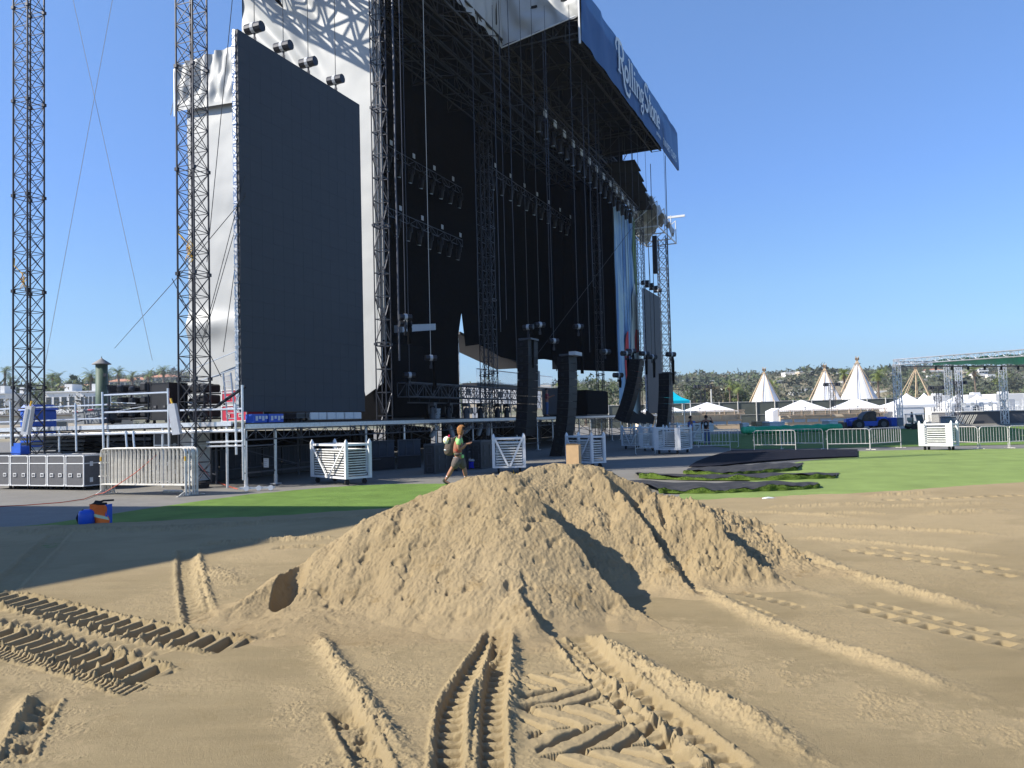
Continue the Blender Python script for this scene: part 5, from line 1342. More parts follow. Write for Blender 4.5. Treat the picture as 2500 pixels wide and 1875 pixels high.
for k in range(12):
    a = 30+k*2.1; m_.tube((-10, a, DECK), (-10, a, 4.4), .04, 5); m_.tube((-11.5, a, DECK), (-11.5, a, 4.4), .04, 5); m_.tube((-10, a, DECK+.2), (-10, a+2.1, 4.2), .025, 4); m_.tube((-10, a+2.1, DECK+.2), (-10, a, 4.2), .025, 4)
    m_.tube((-10, a, 3.2), (-10, a+2.1, 3.2), .025, 4); m_.tube((-10, a, 3.9), (-10, a+2.1, 3.9), .04, 4); m_.tube((-10, a, 3.0), (-11.5, a, 3.9), .025, 4)
m_.build("scaffold", "tower_grey", rp_)
# dark gear standing on the deck
def black_gear(label, a0, a1, b0, b1, h_, cover=None):
    t = empty("covered_gear", label, "covered equipment", S(b0, a0, DECK), TH)
    m_ = MB(); m_.bevbox(0, b1-b0, 0, a1-a0, .08, h_, .08); m_.build("cover", cover or "black_cloth", t)
    m_ = MB(); m_.box(.1, b1-b0-.1, .1, a1-a0-.1, 0, .08); m_.build("pallet", "black_paint", t)
    return t
black_gear("black covered stack on the deck left of the low truss", 11.5, 14.5, -3.5, -2.0, 3.4)
black_gear("tall black stack behind the near stage leg", 12.4, 15.2, -7, -5, 4.2)
black_gear("black covered gear right of the labelled speaker hang on the deck", 38.0, 43.5, -3.6, -1.6, 1.9)
black_gear("grey-blue covered gear on the deck left of the black covered gear", 34.8, 37.0, -4, -2.4, 2.0, "grey_case")
black_gear("low black gear row under the low lighting truss", 17.0, 20.0, -4.6, -3.2, .8)
t = empty("bucket", "white dotted bucket on the deck under the low truss", "bucket", S(-2.2, 15.7, DECK), TH); m_ = MB(); m_.lathe([(.2, 0), (.24, .5), (.22, .5)], n=14); m_.build("body", "white_paint", t)
m_ = MB()
for k in range(20): a = k*.9; m_.box(.225*math.cos(a)-.02, .225*math.cos(a)+.02, .225*math.sin(a)-.02, .225*math.sin(a)+.02, .06+.022*k, .09+.022*k)
m_.build("dots", "black_paint", t)
t = empty("stage_beam", "blue-white beam poking out of the dark left part of the stage", "beam", S(-5.4, 17.3, 6.4), TH); m_ = MB(); m_.quadbox([(0, 0, 0), (.5, 0, 0), (.5, 3.6, .45), (0, 3.6, .45), (0, 0, .38), (.5, 0, .38), (.5, 3.6, .8), (0, 3.6, .8)]); m_.build("beam", "mark_grey", t)
for k, (px, l) in enumerate(((1535, "nearest of the four black wedge speakers hung at the stage's far corner"), (1552, "second black wedge speaker at the stage's far corner"), (1568, "third black wedge speaker at the stage's far corner"), (1586, "last black wedge speaker at the stage's far corner"))):
    p = P(px, 1020, 56); t = empty("wedge_speaker", l, "speaker", p, TH+R(20), "black wedge speakers at the far corner"); m_ = MB(); m_.slab([(-.2, -.3, .5), (.32, -.3, .1), (.2, -.3, -.45), (-.38, -.3, -.3)], (0, .6, 0)); m_.build("body", "black_paint", t)
    m_ = MB(); m_.slab([(.30, -.25, .12), (.33, -.25, .1), (.22, -.25, -.42), (.2, -.25, -.4)], (0, .5, 0)); m_.build("grille", "grey_case", t)
# fire extinguisher-sized bag and vest on the turf edge
g = G(212, 1281); t = empty("water_jug", "blue plastic jug with black strap standing at the shaded turf edge", "jug", g+Vector((0, 0, .01)), 0)
m_ = MB(); m_.lathe([(.13, 0), (.15, .03), (.15, .2), (.13, .25), (.06, .28)], n=18); m_.build("body", "machine_blue", t, True)
m_ = MB(); m_.path([(-.15, 0, 0.02), (-.17, -.03, .12), (-.12, -.05, .22), (-.03, -.06, .27)], .022, 6); m_.build("strap", "rubber", t)
t = empty("orange_vest", "orange safety vest with pale stripes draped beside the blue jug", "vest", G(246, 1279)+Vector((0, 0, .01)), R(-8))
vf = lambda u, v: Vector((-.20+.34*u+.07*(1-v)*u+.015*math.sin(v*9), -.03+.03*math.sin(u*7+v*4)-.05*(1-v), .37*v*(1-.08*u)))
m_ = MB(); m_.grid(vf, 16, 16); m_.build("cloth", "orange_cloth", t, True, .02)
m_ = MB(); m_.grid(lambda u, v: vf(u, .50+.16*v-.30*u)+Vector((0, -.016, 0)), 16, 3); m_.build("reflective_stripe", "reflective_tape", t, False, .006)
m_ = MB(); m_.box(.13, .17, -.05, .1, .0, .36); m_.build("support", "machine_blue", t)
m_ = MB(); m_.path([(-.14, 0, .37), (-.1, .0, .42), (.0, 0, .41), (.06, 0, .43), (.28, -.02, .44)], .02, 6); m_.path([(-.2, 0, .34), (-.1, -.02, .38), (.12, 0, .37)], .028, 6); m_.build("strap", "rubber", t)
# ================================================================ people
def skin_body(name, pts, edges, rad, m, parent, sub=1):
    me = bpy.data.meshes.new(name); me.from_pydata([tuple(p) for p in pts], edges, []); me.update(); me.materials.append(M[m])
    o = bpy.data.objects.new(name, me); sc.collection.objects.link(o)
    md = o.modifiers.new("skin", 'SKIN'); md.use_smooth_shade = True
    for i, v in enumerate(me.skin_vertices[0].data): 
        r = rad[i]; v.radius = r if isinstance(r, tuple) else (r, r); v.use_root = (i == 0)
    s = o.modifiers.new("sub", 'SUBSURF'); s.levels = sub; s.render_levels = sub
    dg = bpy.context.evaluated_depsgraph_get(); dg.update(); m2 = bpy.data.meshes.new_from_object(o.evaluated_get(dg)); 
    bpy.data.objects.remove(o); q = bpy.data.objects.new(name, m2); sc.collection.objects.link(q)
    if parent is not None: q.parent = parent
    return q
def limb(name, pts, rad, m, parent):
    return skin_body(name, pts, [(i, i+1) for i in range(len(pts)-1)], rad, m, parent)
def head_parts(t, hx, hy, hz, hair, s=1.0, face=1, cap=None, longh=False):
    m_ = MB()                                   # nose, ears, eyes
    m_.quadbox([(hx+face*.095*s, hy-.014, hz-.03), (hx+face*.095*s, hy+.014, hz-.03), (hx+face*.125*s, hy+.008, hz-.025), (hx+face*.125*s, hy-.008, hz-.025), (hx+face*.09*s, hy-.008, hz+.02), (hx+face*.09*s, hy+.008, hz+.02), (hx+face*.10*s, hy+.005, hz+.02), (hx+face*.10*s, hy-.005, hz+.02)])
    for sy in (-1, 1): m_.lathe([(.004, -.03), (.02, -.015), (.02, .015), (.004, .03)], (hx-face*.01, hy+sy*.082*s, hz-.005), 8)
    m_.build("nose_and_ears", "skin", t, True)
    for sy in (-1, 1): m_ = MB(); m_.lathe([(.002, -.01), (.011, 0), (.002, .01)], (hx+face*.092*s, hy+sy*.034, hz+.018), 8); m_.build("eye", "glass_dark", t)
    m_ = MB(); m_.box(min(hx+face*.094*s, hx+face*.103*s), max(hx+face*.094*s, hx+face*.103*s), hy-.024, hy+.024, hz-.062, hz-.054); m_.build("mouth", "shirt_red", t)
    m_ = MB(); r0 = random.Random(2)
    def hf(u, v):
        a = u*2*math.pi; e = v*math.pi*(.62 if not longh else .78)
        fr = math.cos(a)*face
        rr = 1.0
        if fr > .35: e = min(e, math.pi*.30)
        k = (.118 if longh else .108)*s*(1+.06*math.sin(a*7+v*9))
        return Vector((hx-face*.012+k*math.sin(e)*math.cos(a)*1.02, hy+k*.88*math.sin(e)*math.sin(a), hz+.02+k*1.12*math.cos(e)-(.05*s if longh and e > 1.9 else 0)))
    m_.grid(hf, 24, 10); m_.build("hair" if not cap else "cap", hair if not cap else cap, t, True)
def hand(t, w, d, up=(0, 0, 1), s=1.0):
    """palm, four curled fingers of unequal length, thumb off the side"""
    w = Vector(w); d = Vector(d).normalized(); up = Vector(up); sd = d.cross(up).normalized(); up = sd.cross(d)
    pts = [w, w+d*.05*s, w+d*.085*s]; ed = [(0, 1), (1, 2)]; rad = [.022*s, (.032*s, .02*s), (.034*s, .018*s)]
    for k, (o_, l) in enumerate(((-.03, .062), (-.01, .072), (.011, .068), (.03, .052))):
        b = len(pts); p = w+d*.09*s+sd*o_*s
        pts += [p, p+d*l*.55*s+up*.006*s, p+d*l*s+up*.022*s]; ed += [(2, b), (b, b+1), (b+1, b+2)]; rad += [.009*s, .0085*s, .007*s]
    b = len(pts); p = w+d*.03*s-sd*.034*s; pts += [p, p-sd*.02*s+d*.03*s+up*.015*s, p-sd*.018*s+d*.055*s+up*.03*s]; ed += [(1, b), (b, b+1), (b+1, b+2)]; rad += [.012*s, .010*s, .008*s]
    return pts, ed, rad
def merge_skel(a, b, at):
    n = len(a[0]); pts = a[0]+b[0][1:]; 
    f = lambda i: at if i == 0 else n+i-1
    return pts, a[1]+[(f(i), f(j)) for i, j in b[1]], a[2]+b[2][1:]

# --- the man walking with a backpack
def U(u, v, y=0.0): return Vector(((u-703)/830, y, (1585-v)/830))
gm = G(1112, 1182)
man = empty("person", "man in brown vest and lime shirt walking with a backpack, looking at a phone", "person", gm, 0)
pel = U(770, 960); 
sk = ([pel, U(760, 840), U(775, 690), U(800, 540), U(845, 455), U(868, 385), U(868, 290),
       U(800, 990, -.09), U(655, 1190, -.11), U(575, 1330, -.11), U(515, 1420, -.11), U(460, 1500, -.11), U(590, 1568, -.11),
       U(800, 990, .09), U(905, 1190, .1), U(930, 1340, .1), U(945, 1440, .1), U(935, 1520, .1), U(1030, 1545, .1),
       U(815, 530, -.17), U(800, 680, -.22), U(815, 775, -.21), U(900, 720, -.19), U(985, 655, -.15),
       U(815, 530, .17), U(840, 690, .2), U(870, 770, .18), U(940, 690, .08), U(985, 640, .0)],
      [(0, 1), (1, 2), (2, 3), (3, 4), (4, 5), (5, 6), (0, 7), (7, 8), (8, 9), (9, 10), (10, 11), (11, 12), (0, 13), (13, 14), (14, 15), (15, 16), (16, 17), (17, 18), (3, 19), (19, 20), (20, 21), (21, 22), (22, 23), (3, 24), (24, 25), (25, 26), (26, 27), (27, 28)],
      [(.14, .10), (.13, .10), (.15, .10), (.15, .09), .05, (.078, .085), (.08, .09), .09, .066, .068, .042, .044, .034, .09, .066, .068, .042, .044, .034, .06, .052, .047, .043, .028, .06, .052, .047, .043, .028])
sk = merge_skel(sk, hand(None, U(985, 655, -.15), (1, .25, .12), s=1.05), 23); sk = merge_skel(sk, hand(None, U(985, 640, 0), (1, -.3, .1), s=1.0), 28)
skin_body("body", *sk, "skin", man)
head_parts(man, *U(878, 335), "hair_red", 1.0, 1, longh=True)
m_ = MB(); m_.tube(U(975, 330, -.05), U(985, 330, .05), .014, 6); m_.tube(U(900, 325, -.1), U(975, 330, -.07), .006, 4); m_.build("glasses", "glass_dark", man)
sh = limb("shirt", [U(770, 960), U(765, 820), U(782, 680), U(812, 530), U(850, 470)], [(.175, .13), (.165, .125), (.18, .13), (.165, .11), (.07, .07)], "lime", man)
limb("sleeve", [U(815, 520, -.14), U(805, 600, -.2), U(815, 690, -.22)], [.088, .08, .078], "lime", man)
limb("sleeve", [U(815, 520, .14), U(835, 600, .19), U(850, 690, .2)], [.088, .078, .074], "lime", man)
vs = skin_body("vest", [U(765, 900), U(762, 800), U(780, 670), U(800, 545)], [(0, 1), (1, 2), (2, 3)], [(.20, .15), (.19, .145), (.205, .15), (.165, .12)], "vest_brown", man)
limb("shirt_tail", [U(880, 890, -.06), U(890, 990, -.08)], [(.05, .06), (.045, .06)], "lime", man)
limb("shorts", [U(790, 960, -.05), U(745, 1060, -.1), U(655, 1240, -.11)], [.15, .135, .115], "shorts", man)
limb("shorts", [U(800, 960, .05), U(850, 1080, .1), U(910, 1260, .1)], [.15, .135, .115], "shorts", man)
limb("hip_bag", [U(690, 880, -.12), U(770, 890, -.15), U(850, 880, -.13)], [.05, .06, .045], "pack_brown", man)
limb("belt", [U(670, 965, -.1), U(760, 962, -.14), U(840, 955, -.1)], [.018, .02, .018], "grey_plastic", man)
for a, b, y in ((U(545, 1375, -.11), U(505, 1425, -.11), 0), (U(935, 1375, .1), U(943, 1450, .1), 0)): limb("sock", [a, b], [.056, .054], "sock", man)
limb("shoe", [U(480, 1440, -.11), U(420, 1490, -.11), U(520, 1550, -.11), U(595, 1578, -.11)], [.05, .05, .045, .032], "shoe", man)
limb("shoe", [U(940, 1470, .1), U(930, 1530, .1), U(985, 1555, .1), U(1040, 1560, .1)], [.05, .048, .04, .03], "shoe", man)
bp = limb("backpack", [U(560, 930), U(570, 820), U(600, 680), U(650, 560), U(690, 510)], [(.07, .13), (.11, .16), (.12, .17), (.10, .14), (.05, .09)], "pack_brown", man)
limb("pack_strap", [U(690, 520, -.12), U(760, 470, -.13), U(830, 520, -.12), U(830, 640, -.12), U(740, 760, -.13)], [.022, .024, .024, .02, .018], "pack_brown", man)
wb = limb("water_bottle", [U(455, 775, -.06), U(520, 790, -.06)], [.022, .03], "sock", man)
hm = empty("hard_hat", "yellow and white sticker-covered hard hat strapped to the walking man's backpack", "helmet", gm+U(530, 560), 0)
m_ = MB(); m_.lathe([(.115, -.05), (.12, 0), (.105, .06), (.06, .10), (.01, .115)], n=18); m_.xf(Matrix.Rotation(R(-70), 4, 'Y')); m_.build("shell", "helmet", hm, True)
m_ = MB(); m_.tube((.03, 0, .10), (.07, 0, .09), .06, 10); m_.build("visor", "helmet_red", hm)
ph = empty("phone", "dark phone held in the walking man's hands", "phone", gm+U(1085, 622, -.07), 0)
m_ = MB(); m_.quadbox([(-.06, -.035, -.02), (.07, -.035, .0), (.07, .035, .0), (-.06, .035, -.02), (-.06, -.035, -.01), (.07, -.035, .01), (.07, .035, .01), (-.06, .035, -.01)]); m_.build("case", "glass_dark", ph)

def stander(label, loc, rz, h=1.72, shirt="shirt_blue", legs="jeans", hair="hair_dark", cap=None, armL=None, armR=None, emblem=False):
    t = empty("person", label, "person", loc, rz); s = h/1.75
    V = lambda x, y, z: Vector((x*s, y*s, z*s))
    aL = armL or [V(0, .2, 1.42), V(-.02, .27, 1.13), V(.05, .25, .88)]; aR = armR or [V(0, -.2, 1.42), V(-.02, -.27, 1.13), V(.05, -.25, .88)]
    if armR: aR = [V(*p) for p in armR]
    if armL: aL = [V(*p) for p in armL]
    pts = [V(0, 0, .95), V(0, 0, 1.15), V(0, 0, 1.38), V(0, 0, 1.48), V(.01, 0, 1.56), V(.01, 0, 1.66),
           V(0, .09, .88), V(.01, .11, .5), V(-.01, .12, .1), V(.13, .14, .04), V(0, -.09, .88), V(.01, -.11, .5), V(-.01, -.12, .1), V(.13, -.14, .04)]+aL+aR
    ed = [(0, 1), (1, 2), (2, 3), (3, 4), (4, 5), (0, 6), (6, 7), (7, 8), (8, 9), (0, 10), (10, 11), (11, 12), (12, 13), (2, 14), (14, 15), (15, 16), (2, 17), (17, 18), (18, 19)]
    rad = [(.11*s, .15*s), (.1*s, .13*s), (.11*s, .16*s), .05*s, .075*s, .08*s, .085*s, .055*s, .038*s, .03*s, .085*s, .055*s, .038*s, .03*s, .055*s, .042*s, .026*s, .055*s, .042*s, .026*s]
    sk = (pts, ed, rad); sk = merge_skel(sk, hand(None, aL[2], aL[2]-aL[1], (1, 0, .2), s), 16); sk = merge_skel(sk, hand(None, aR[2], aR[2]-aR[1], (1, 0, .2), s), 19)
    skin_body("body", *sk, "skin", t)
    head_parts(t, .012*s, 0, 1.62*s, hair, s, 1, cap)
    limb("shirt", [V(0, 0, .90), V(0, 0, 1.12), V(0, 0, 1.36), V(0, 0, 1.45)], [(.125*s, .17*s), (.12*s, .155*s), (.13*s, .18*s), (.07*s, .09*s)], shirt, t)
    for a_ in (aL, aR): limb("sleeve", [a_[0], a_[0].lerp(a_[1], .75)], [.068*s, .06*s], shirt, t)
    for sy in (1, -1):
        limb("trouser_leg", [V(0, sy*.07, .95), V(.01, sy*.11, .5), V(-.01, sy*.12, .1)], [.115*s, .08*s, .06*s], legs, t)
        limb("shoe", [V(-.03, sy*.12, .045), V(.14, sy*.14, .035)], [.05*s, .04*s], "shoe", t)
    if emblem:
        m_ = MB(); m_.lathe([(.055*s, 0), (.07*s, 0), (.07*s, .004), (.055*s, .004)], n=16); m_.xf(Matrix.Translation((-.135*s, 0, 1.25*s)) @ Matrix.Rotation(R(-90), 4, 'Y')); m_.build("back_emblem", "mark_grey", t)
    return t
stander("person in blue shirt and grey trousers pointing, behind the barriers", G(1688, 1089), R(15), 1.7, "shirt_blue", "jeans_grey", armR=[(0, -.2, 1.42), (.25, -.3, 1.35), (.5, -.32, 1.40)])
stander("person in black T-shirt, cap and blue jeans seen from behind, next to the blue-shirted one", G(1726, 1089), R(70), 1.72, "shirt_black", "jeans", cap="shirt_black", armR=[(0, -.2, 1.42), (-.05, -.4, 1.3), (-.1, -.3, 1.5)], emblem=True)
p = S(*[-2.2, 24.9, DECK]); stander("person in red vest and jeans standing on the stage deck between the speaker hangs", P(1336, 1017, 45.5), R(-10), 1.62, "shirt_red", "jeans", armR=[(0, -.2, 1.42), (.1, -.27, 1.15), (.34, -.2, 1.25)], armL=[(0, .2, 1.42), (.1, .27, 1.15), (.34, .2, 1.25)])

# ================================================================ barriers, turf rolls and the right-hand yard
def barrier(label, pL, pR, h=.94, group="barriers standing in the long line", nb=None):
    a = G(*pL); b = G(*pR); L = (b-a).length; t = empty("barricade", label, "barrier", a, math.atan2(b.y-a.y, b.x-a.x), group)
    barricade_mesh_parts(t, L, h, .017, "galv", "round", nb or max(10, int(L/.16)))
bl = [((1683, 1103), (1783, 1101), "barrier in front of the two standing people"), ((1705, 1092), (1803, 1091), "barrier close behind the one in front of the two people"), ((1842, 1101), (1943, 1101), "barrier at the left end of the line by the green roll, nearer row"),
      ((1908, 1096), (2010, 1096), "barrier overlapping behind the line's left one, under the green roll"), ((2021, 1099), (2124, 1098), "barrier in the line in front of the blue telehandler's bucket"), ((2125, 1098), (2200, 1093), "barrier in the line in front of the blue telehandler's rear wheel"),
      ((2326, 1094), (2388, 1096), "barrier touching the lone louvred cart's right side"), ((2393, 1096), (2462, 1094), "barrier second right of the lone louvred cart"), ((2466, 1094), (2545, 1091), "barrier cut off by the photo's right edge"),
      ((1552, 1109), (1600, 1108), "barrier half hidden by the louvred cart at the stage's far end")]
for a, b, l in bl: barrier(l, a, b)
for (a, b, l) in (((2178, 1040), (2224, 1041), "barrier by the blue bin in front of the white peaked tent"), ((2268, 1040), (2292, 1037), "barrier right of the golf cart")): barrier(l, a, b, 1.1, "barriers far back by the tents")
# leaning stack by the far deck
t = empty("barricade", "barriers leaning in a heap against the far dark deck", "barrier stack", G(2327, 1036), 0)
for k in range(5):
    m_ = MB(); x = k*.45; m_.tube((x, 0, 0), (x+.55, 0, .95), .03, 5); m_.tube((x+.2, 0, 0), (x+.75, 0, .95), .03, 5)
    for j in range(5): m_.tube((x+.04*j, 0, .0), (x+.5+.05*j, 0, .9), .012, 4)
    m_.build("leaning_barrier", "galv", t)
# black underlay tarp
m_ = MB(); 
def gp2(pts, z): return [(*G2(*p), z) for p in pts]
tp = gp2([(1786, 1101.5), (1900, 1100.5), (2094, 1099.5), (2094, 1117), (2020, 1119), (1950, 1122), (1880, 1127), (1800, 1134), (1740, 1141), (1682, 1142), (1700, 1130), (1727, 1119)], .03)
m_.slab(tp, (0, 0, .025)); tag(m_.build("ground_tarp", "tarp_navy"), "dark tarp laid flat between the barriers and the rolled back turf", "tarp")
# strips of turf folded back: black backing up, green pile at the fold
def turf_fold(label, back_px, front_px, y_fr, amp, seed):
    """back_px: far edge points, front_px: near edge points (same count); green band of depth y_fr along the near edge"""
    t = empty("turf_strip", label, "turf strip", (0, 0, 0), 0, "turf strips folded back on the ground"); r0 = random.Random(seed)
    n = 60; bp_ = GL(*back_px, k=4); fp_ = GL(*front_px, k=4)
    def at(line, u):
        x = u*(len(line)-1); i = min(int(x), len(line)-2); f = x-i; return Vector((line[i][0]*(1-f)+line[i+1][0]*f, line[i][1]*(1-f)+line[i+1][1]*f, 0))
    ph = [r0.uniform(0, 6) for _ in range(5)]
    def hgt(u): return .035+amp*(max(0, math.sin(u*9+ph[0]))**2*.8+max(0, math.sin(u*17+ph[1]))**3*.7+.25*math.sin(u*41+ph[2])**2)
    def fb(u, v):                 # v 0 far edge .. 1 fold
        a = at(bp_, u); b = at(fp_, u); p = a.lerp(b, v); w_ = math.sin(min(1, v*1.1)*math.pi*.5)
        p.z = .02+hgt(u)*w_**2 + .03*math.sin(u*23+v*5+ph[3])*v + .015*math.sin(v*14+u*31+ph[4]); return p
    m_ = MB(); m_.grid(fb, 150, 22); m_.build("backing", "backing", t, True)
    def ff(u, v):                 # roll over the fold and down to the ground
        b = at(fp_, u); a = at(bp_, u); d = (b-a); d.normalize(); h = hgt(u)
        wv = .5+.5*math.sin(u*13+ph[1]); an = v*1.35
        p = b + d*(y_fr*(.35+.65*wv)*math.sin(an)*.9 + .03*math.sin(u*60)*v); p.z = .015+h*math.cos(an)*1.0+.02*math.sin(u*29)*(1-v) + .01; 
        if v > .97: p.z = .012
        return p
    m_ = MB(); m_.grid(ff, 170, 12); m_.build("grass_side", "turf_fold", t, True)
    m_ = MB(); rr = random.Random(seed+1)                       # tufts that roughen the fold
    for k in range(900):
        p = ff(rr.random(), rr.random()*.95); s = .010; m_.poly([p+Vector((-s, 0, -.003)), p+Vector((s, 0, -.003)), p+Vector((rr.uniform(-s, s), -.012, .016))])
    m_.build("grass_pile", "turf_fold", t)
mat("turf_fold", (0.085, 0.135, 0.018), 0.9, 0, .3, 12, .8, 60, .2)
turf_fold("folded back turf strip nearest the sand with bright green lower edge", [(1520, 1172), (1700, 1180), (1860, 1176), (1995, 1180)], [(1606, 1205), (1740, 1204), (1880, 1199), (2001, 1192)], .15, .06, 3)
turf_fold("folded back turf strip reaching furthest right with a peaked end", [(1550, 1156), (1700, 1160), (1900, 1156), (2050, 1156)], [(1560, 1168), (1720, 1173), (1900, 1172), (2040, 1168)], .13, .08, 8)
turf_fold("short folded back turf strip, farthest of the three", [(1690, 1143), (1780, 1138), (1880, 1132), (1962, 1131)], [(1668, 1157), (1760, 1160), (1860, 1155), (1948, 1149)], .11, .05, 14)
t = empty("litter", "flattened white bottle on the turf edge right of the sand heap", "litter", G(1880, 1221)+Vector((0, 0, .01)), R(5)); m_ = MB(); m_.path([(-.16, 0, .02), (-.05, 0, .03), (.05, .02, .025), (.12, 0, .015)], .02, 7, [.02, .03, .025, .012]); m_.build("bottle", "white_paint", t, True)
m_ = MB(); m_.tube((.12, 0, .015), (.15, 0, .015), .014, 7); m_.build("cap", "machine_blue", t)

# green roll, boxes
def gl(px, py, Y): return P(px, py, Y)
t = empty("turf_roll", "long green covered roll lying behind the barrier line", "turf roll", (0, 0, 0)); a = P(1826, 1051, 60); b = P(2052, 1043, 62)
m_ = MB(); n = 40; m_.path([a.lerp(b, i/n)+Vector((0, 0, .02*math.sin(i*1.3))) for i in range(n+1)], .3, 12, [.33 if i == 0 else .29+.02*math.sin(i*.9) for i in range(n+1)]); m_.build("cover", "tarp_green", t, True)
mat("mint", (0.05, .5, .25), .4, 0, .3, 3, .8, 4); m_ = MB()
for k in range(4): m_.lathe([(.02, -.28), (.2, -.2), (.24, 0), (.2, .2), (.02, .28)], (a.x-.35+k*.22, a.y-.1, a.z+.03), 10)
m_.build("bunched_end", "mint", t, True)
def pbox(name, label, cat, x0, x1, y0, y1, Y, dep, m, rz=0, group=None, trim=None, lid=True):
    p0 = P(x0, y1, Y); p1 = P(x1, y0, Y); t = empty(name, label, cat, p0, rz, group); w_ = p1.x-p0.x; h_ = p1.z-p0.z
    m_ = MB(); m_.bevbox(0, w_, 0, dep, 0, h_, min(.04, h_/5)); m_.build("body", m, t)
    if trim: m_ = MB(); m_.box(-.02, w_+.02, -.02, dep+.02, h_*.8, h_*.86); m_.build("rim", trim, t)
    return t, w_, h_
pbox("equipment_box", "white square box at the corner of the left hut", "box", 1813, 1829, 1032, 1050, 62, .8, "white_paint", trim="mark_grey")
pbox("equipment_box", "big white box in front of the long hut's left corner", "box", 1879, 1916, 1029, 1047, 66, 2.2, "white_paint", trim="mark_grey")
pbox("equipment_box", "white box in front of the long hut near the telehandler", "box", 2025, 2046, 1026, 1043, 66, 1.6, "white_paint", trim="mark_grey")
pbox("equipment_box", "white box behind the two standing people", "box", 1708, 1742, 1034, 1056, 58, 1.2, "white_paint", trim="mark_grey")
pbox("wheelie_bin", "blue bin in front of the first white peaked tent", "bin", 2177, 2190, 1019, 1041, 70, .8, "machine_blue", trim="blue_plastic")
pbox("dark_bin", "dark slatted bin beside the blue one", "bin", 2191, 2206, 1019, 1040, 71, .8, "grey_plastic", trim="black_metal")
pbox("speaker_crate", "dark open crate left of the far dark deck", "crate", 2310, 2334, 1016, 1034, 72, 1, "grey_plastic", trim="black_metal")
t, w_, h_ = pbox("wooden_crate", "brown wooden crates between the two huts", "crate", 1846, 1879, 1028, 1046, 68, 1.4, "wood")
m_ = MB()
for k in range(5): m_.box(0.02, w_-.02, -.04, -.01, .03+k*h_/5, .03+k*h_/5+.06)
m_.build("slats", "pine", t)

def hut(label, x0, x1, ypar0, ypar1, ybase, Y, apexes, posts, sidewall=None, slope=0.0):
    """wooden stall: counter windows, lattice parapet, white pyramid roofs"""
    a = P(x0, ybase, Y); b = P(x1, ybase, Y*1.0); t = empty("market_hut", label, "hut", (a.x, Y, 0)); W_ = b.x-a.x; k = Y/FPX
    zt = P((x0+x1)/2, ypar0, Y).z; zl = P((x0+x1)/2, ypar1, Y).z
    m_ = MB(); m_.box(0, W_, 1.0, 1.1, 0, zl); m_.box(W_-.1, W_, .1, 2.4, 0, zl); m_.box(0, .1, .1, 2.4, 0, zl); m_.build("wall", "beige_wall", t)
    m_ = MB(); m_.box(0, W_, .02, .1, 0, .45); m_.box(0, W_, -.1, .12, .96, 1.06); m_.build("counter", "pine", t)
    n = max(3, int(W_/1.5))
    for i in range(n):
        x = W_*i/n; m_ = MB(); s = .07; x2 = W_*(i+1)/n
        m_.box(x+.02, x+.02+s, 0, .06, .46, .95); m_.box(x2-.02-s, x2-.02, 0, .06, .46, .95); m_.box(x+.09, x2-.09, 0, .06, .46, .52); m_.box(x+.09, x2-.09, 0, .06, .89, .95); f = m_.build("window", "pine", t)
        m_ = MB(); m_.box(x+.09, x2-.09, .02, .04, .52, .89); m_.build("pane", "glass_pale", f)
    for px in posts:
        x = P(px, ybase, Y).x-a.x; m_ = MB(); m_.box(x-.07, x+.07, -.12, .0, 1.06, zl); m_.build("post", "pine", t)
    m_ = MB(); hgt = zt-zl; st = hgt/2.5; nx = int((W_+.6)/st)
    m_.box(-.3, W_+.3, -.34, -.28, zl-.02, zl+.05); m_.box(-.3, W_+.3, -.34, -.28, zt-.05, zt+.02)
    for i in range(nx):
        x = -.3+i*st
        for dz in (0, 1): 
            m_.tube((x, -.3, zl if dz else zt), (min(x+hgt, W_+.3), -.3, zt if dz else zl), .018, 4, cap=False)
    for i in range(0, nx, 6): m_.box(-.3+i*st-.03, -.3+i*st+.03, -.36, -.3, zl-.1, zt+.06)
    m_.build("lattice", "lattice", t)
    for (px, py, hwpx) in apexes:
        p = P(px, py, Y+2.4); c = p.x-a.x; hw = hwpx*k; m_ = MB(); z0 = zt-.12
        m_.v += [(c-hw, -.2, z0), (c+hw, -.2, z0), (c+hw, 5, z0), (c-hw, 5, z0), (c, 2.4, p.z)]; m_.f += [(0, 1, 4), (1, 2, 4), (2, 3, 4), (3, 0, 4)]; m_.build("roof", "tent_white", t)
    if sidewall:
        q0 = P(sidewall[0], sidewall[2], Y); q1 = P(sidewall[1], sidewall[3], Y); m_ = MB(); m_.quadbox([(q0.x-a.x, .2, 0), (q1.x-a.x, .2, 0), (q1.x-a.x, 3, 0), (q0.x-a.x, 3, 0), (q0.x-a.x, .2, q0.z), (q1.x-a.x, .2, q0.z+.35), (q1.x-a.x, 3, q0.z+.35), (q0.x-a.x, 3, q0.z)]); m_.build("side_sheet", "tent_white", t)
    for px in posts[::2]:
        x = P(px, ybase, Y).x-a.x; m_ = MB(); m_.box(x-.02, x+.02, -.32, -.28, zt, zt+.25); m_.box(x-.12, x+.12, -.36, -.26, zt+.25, zt+.32); m_.build("lamp", "black_metal", t)
hut("wooden hut with lattice parapet beside the stage's far corner", 1560, 1812, 1004, 1014, 1056, 90, [(1726, 982, 64), (1612, 984, 60)], [1640, 1656, 1709, 1763])
hut("long wooden hut with two white pyramid roofs behind the telehandler", 1906, 2160, 999, 1011, 1050, 93, [(1956, 976, 56), (2088, 972, 60)], [1966, 2030, 2094, 2150], sidewall=(1888, 1906, 1004, 1045))
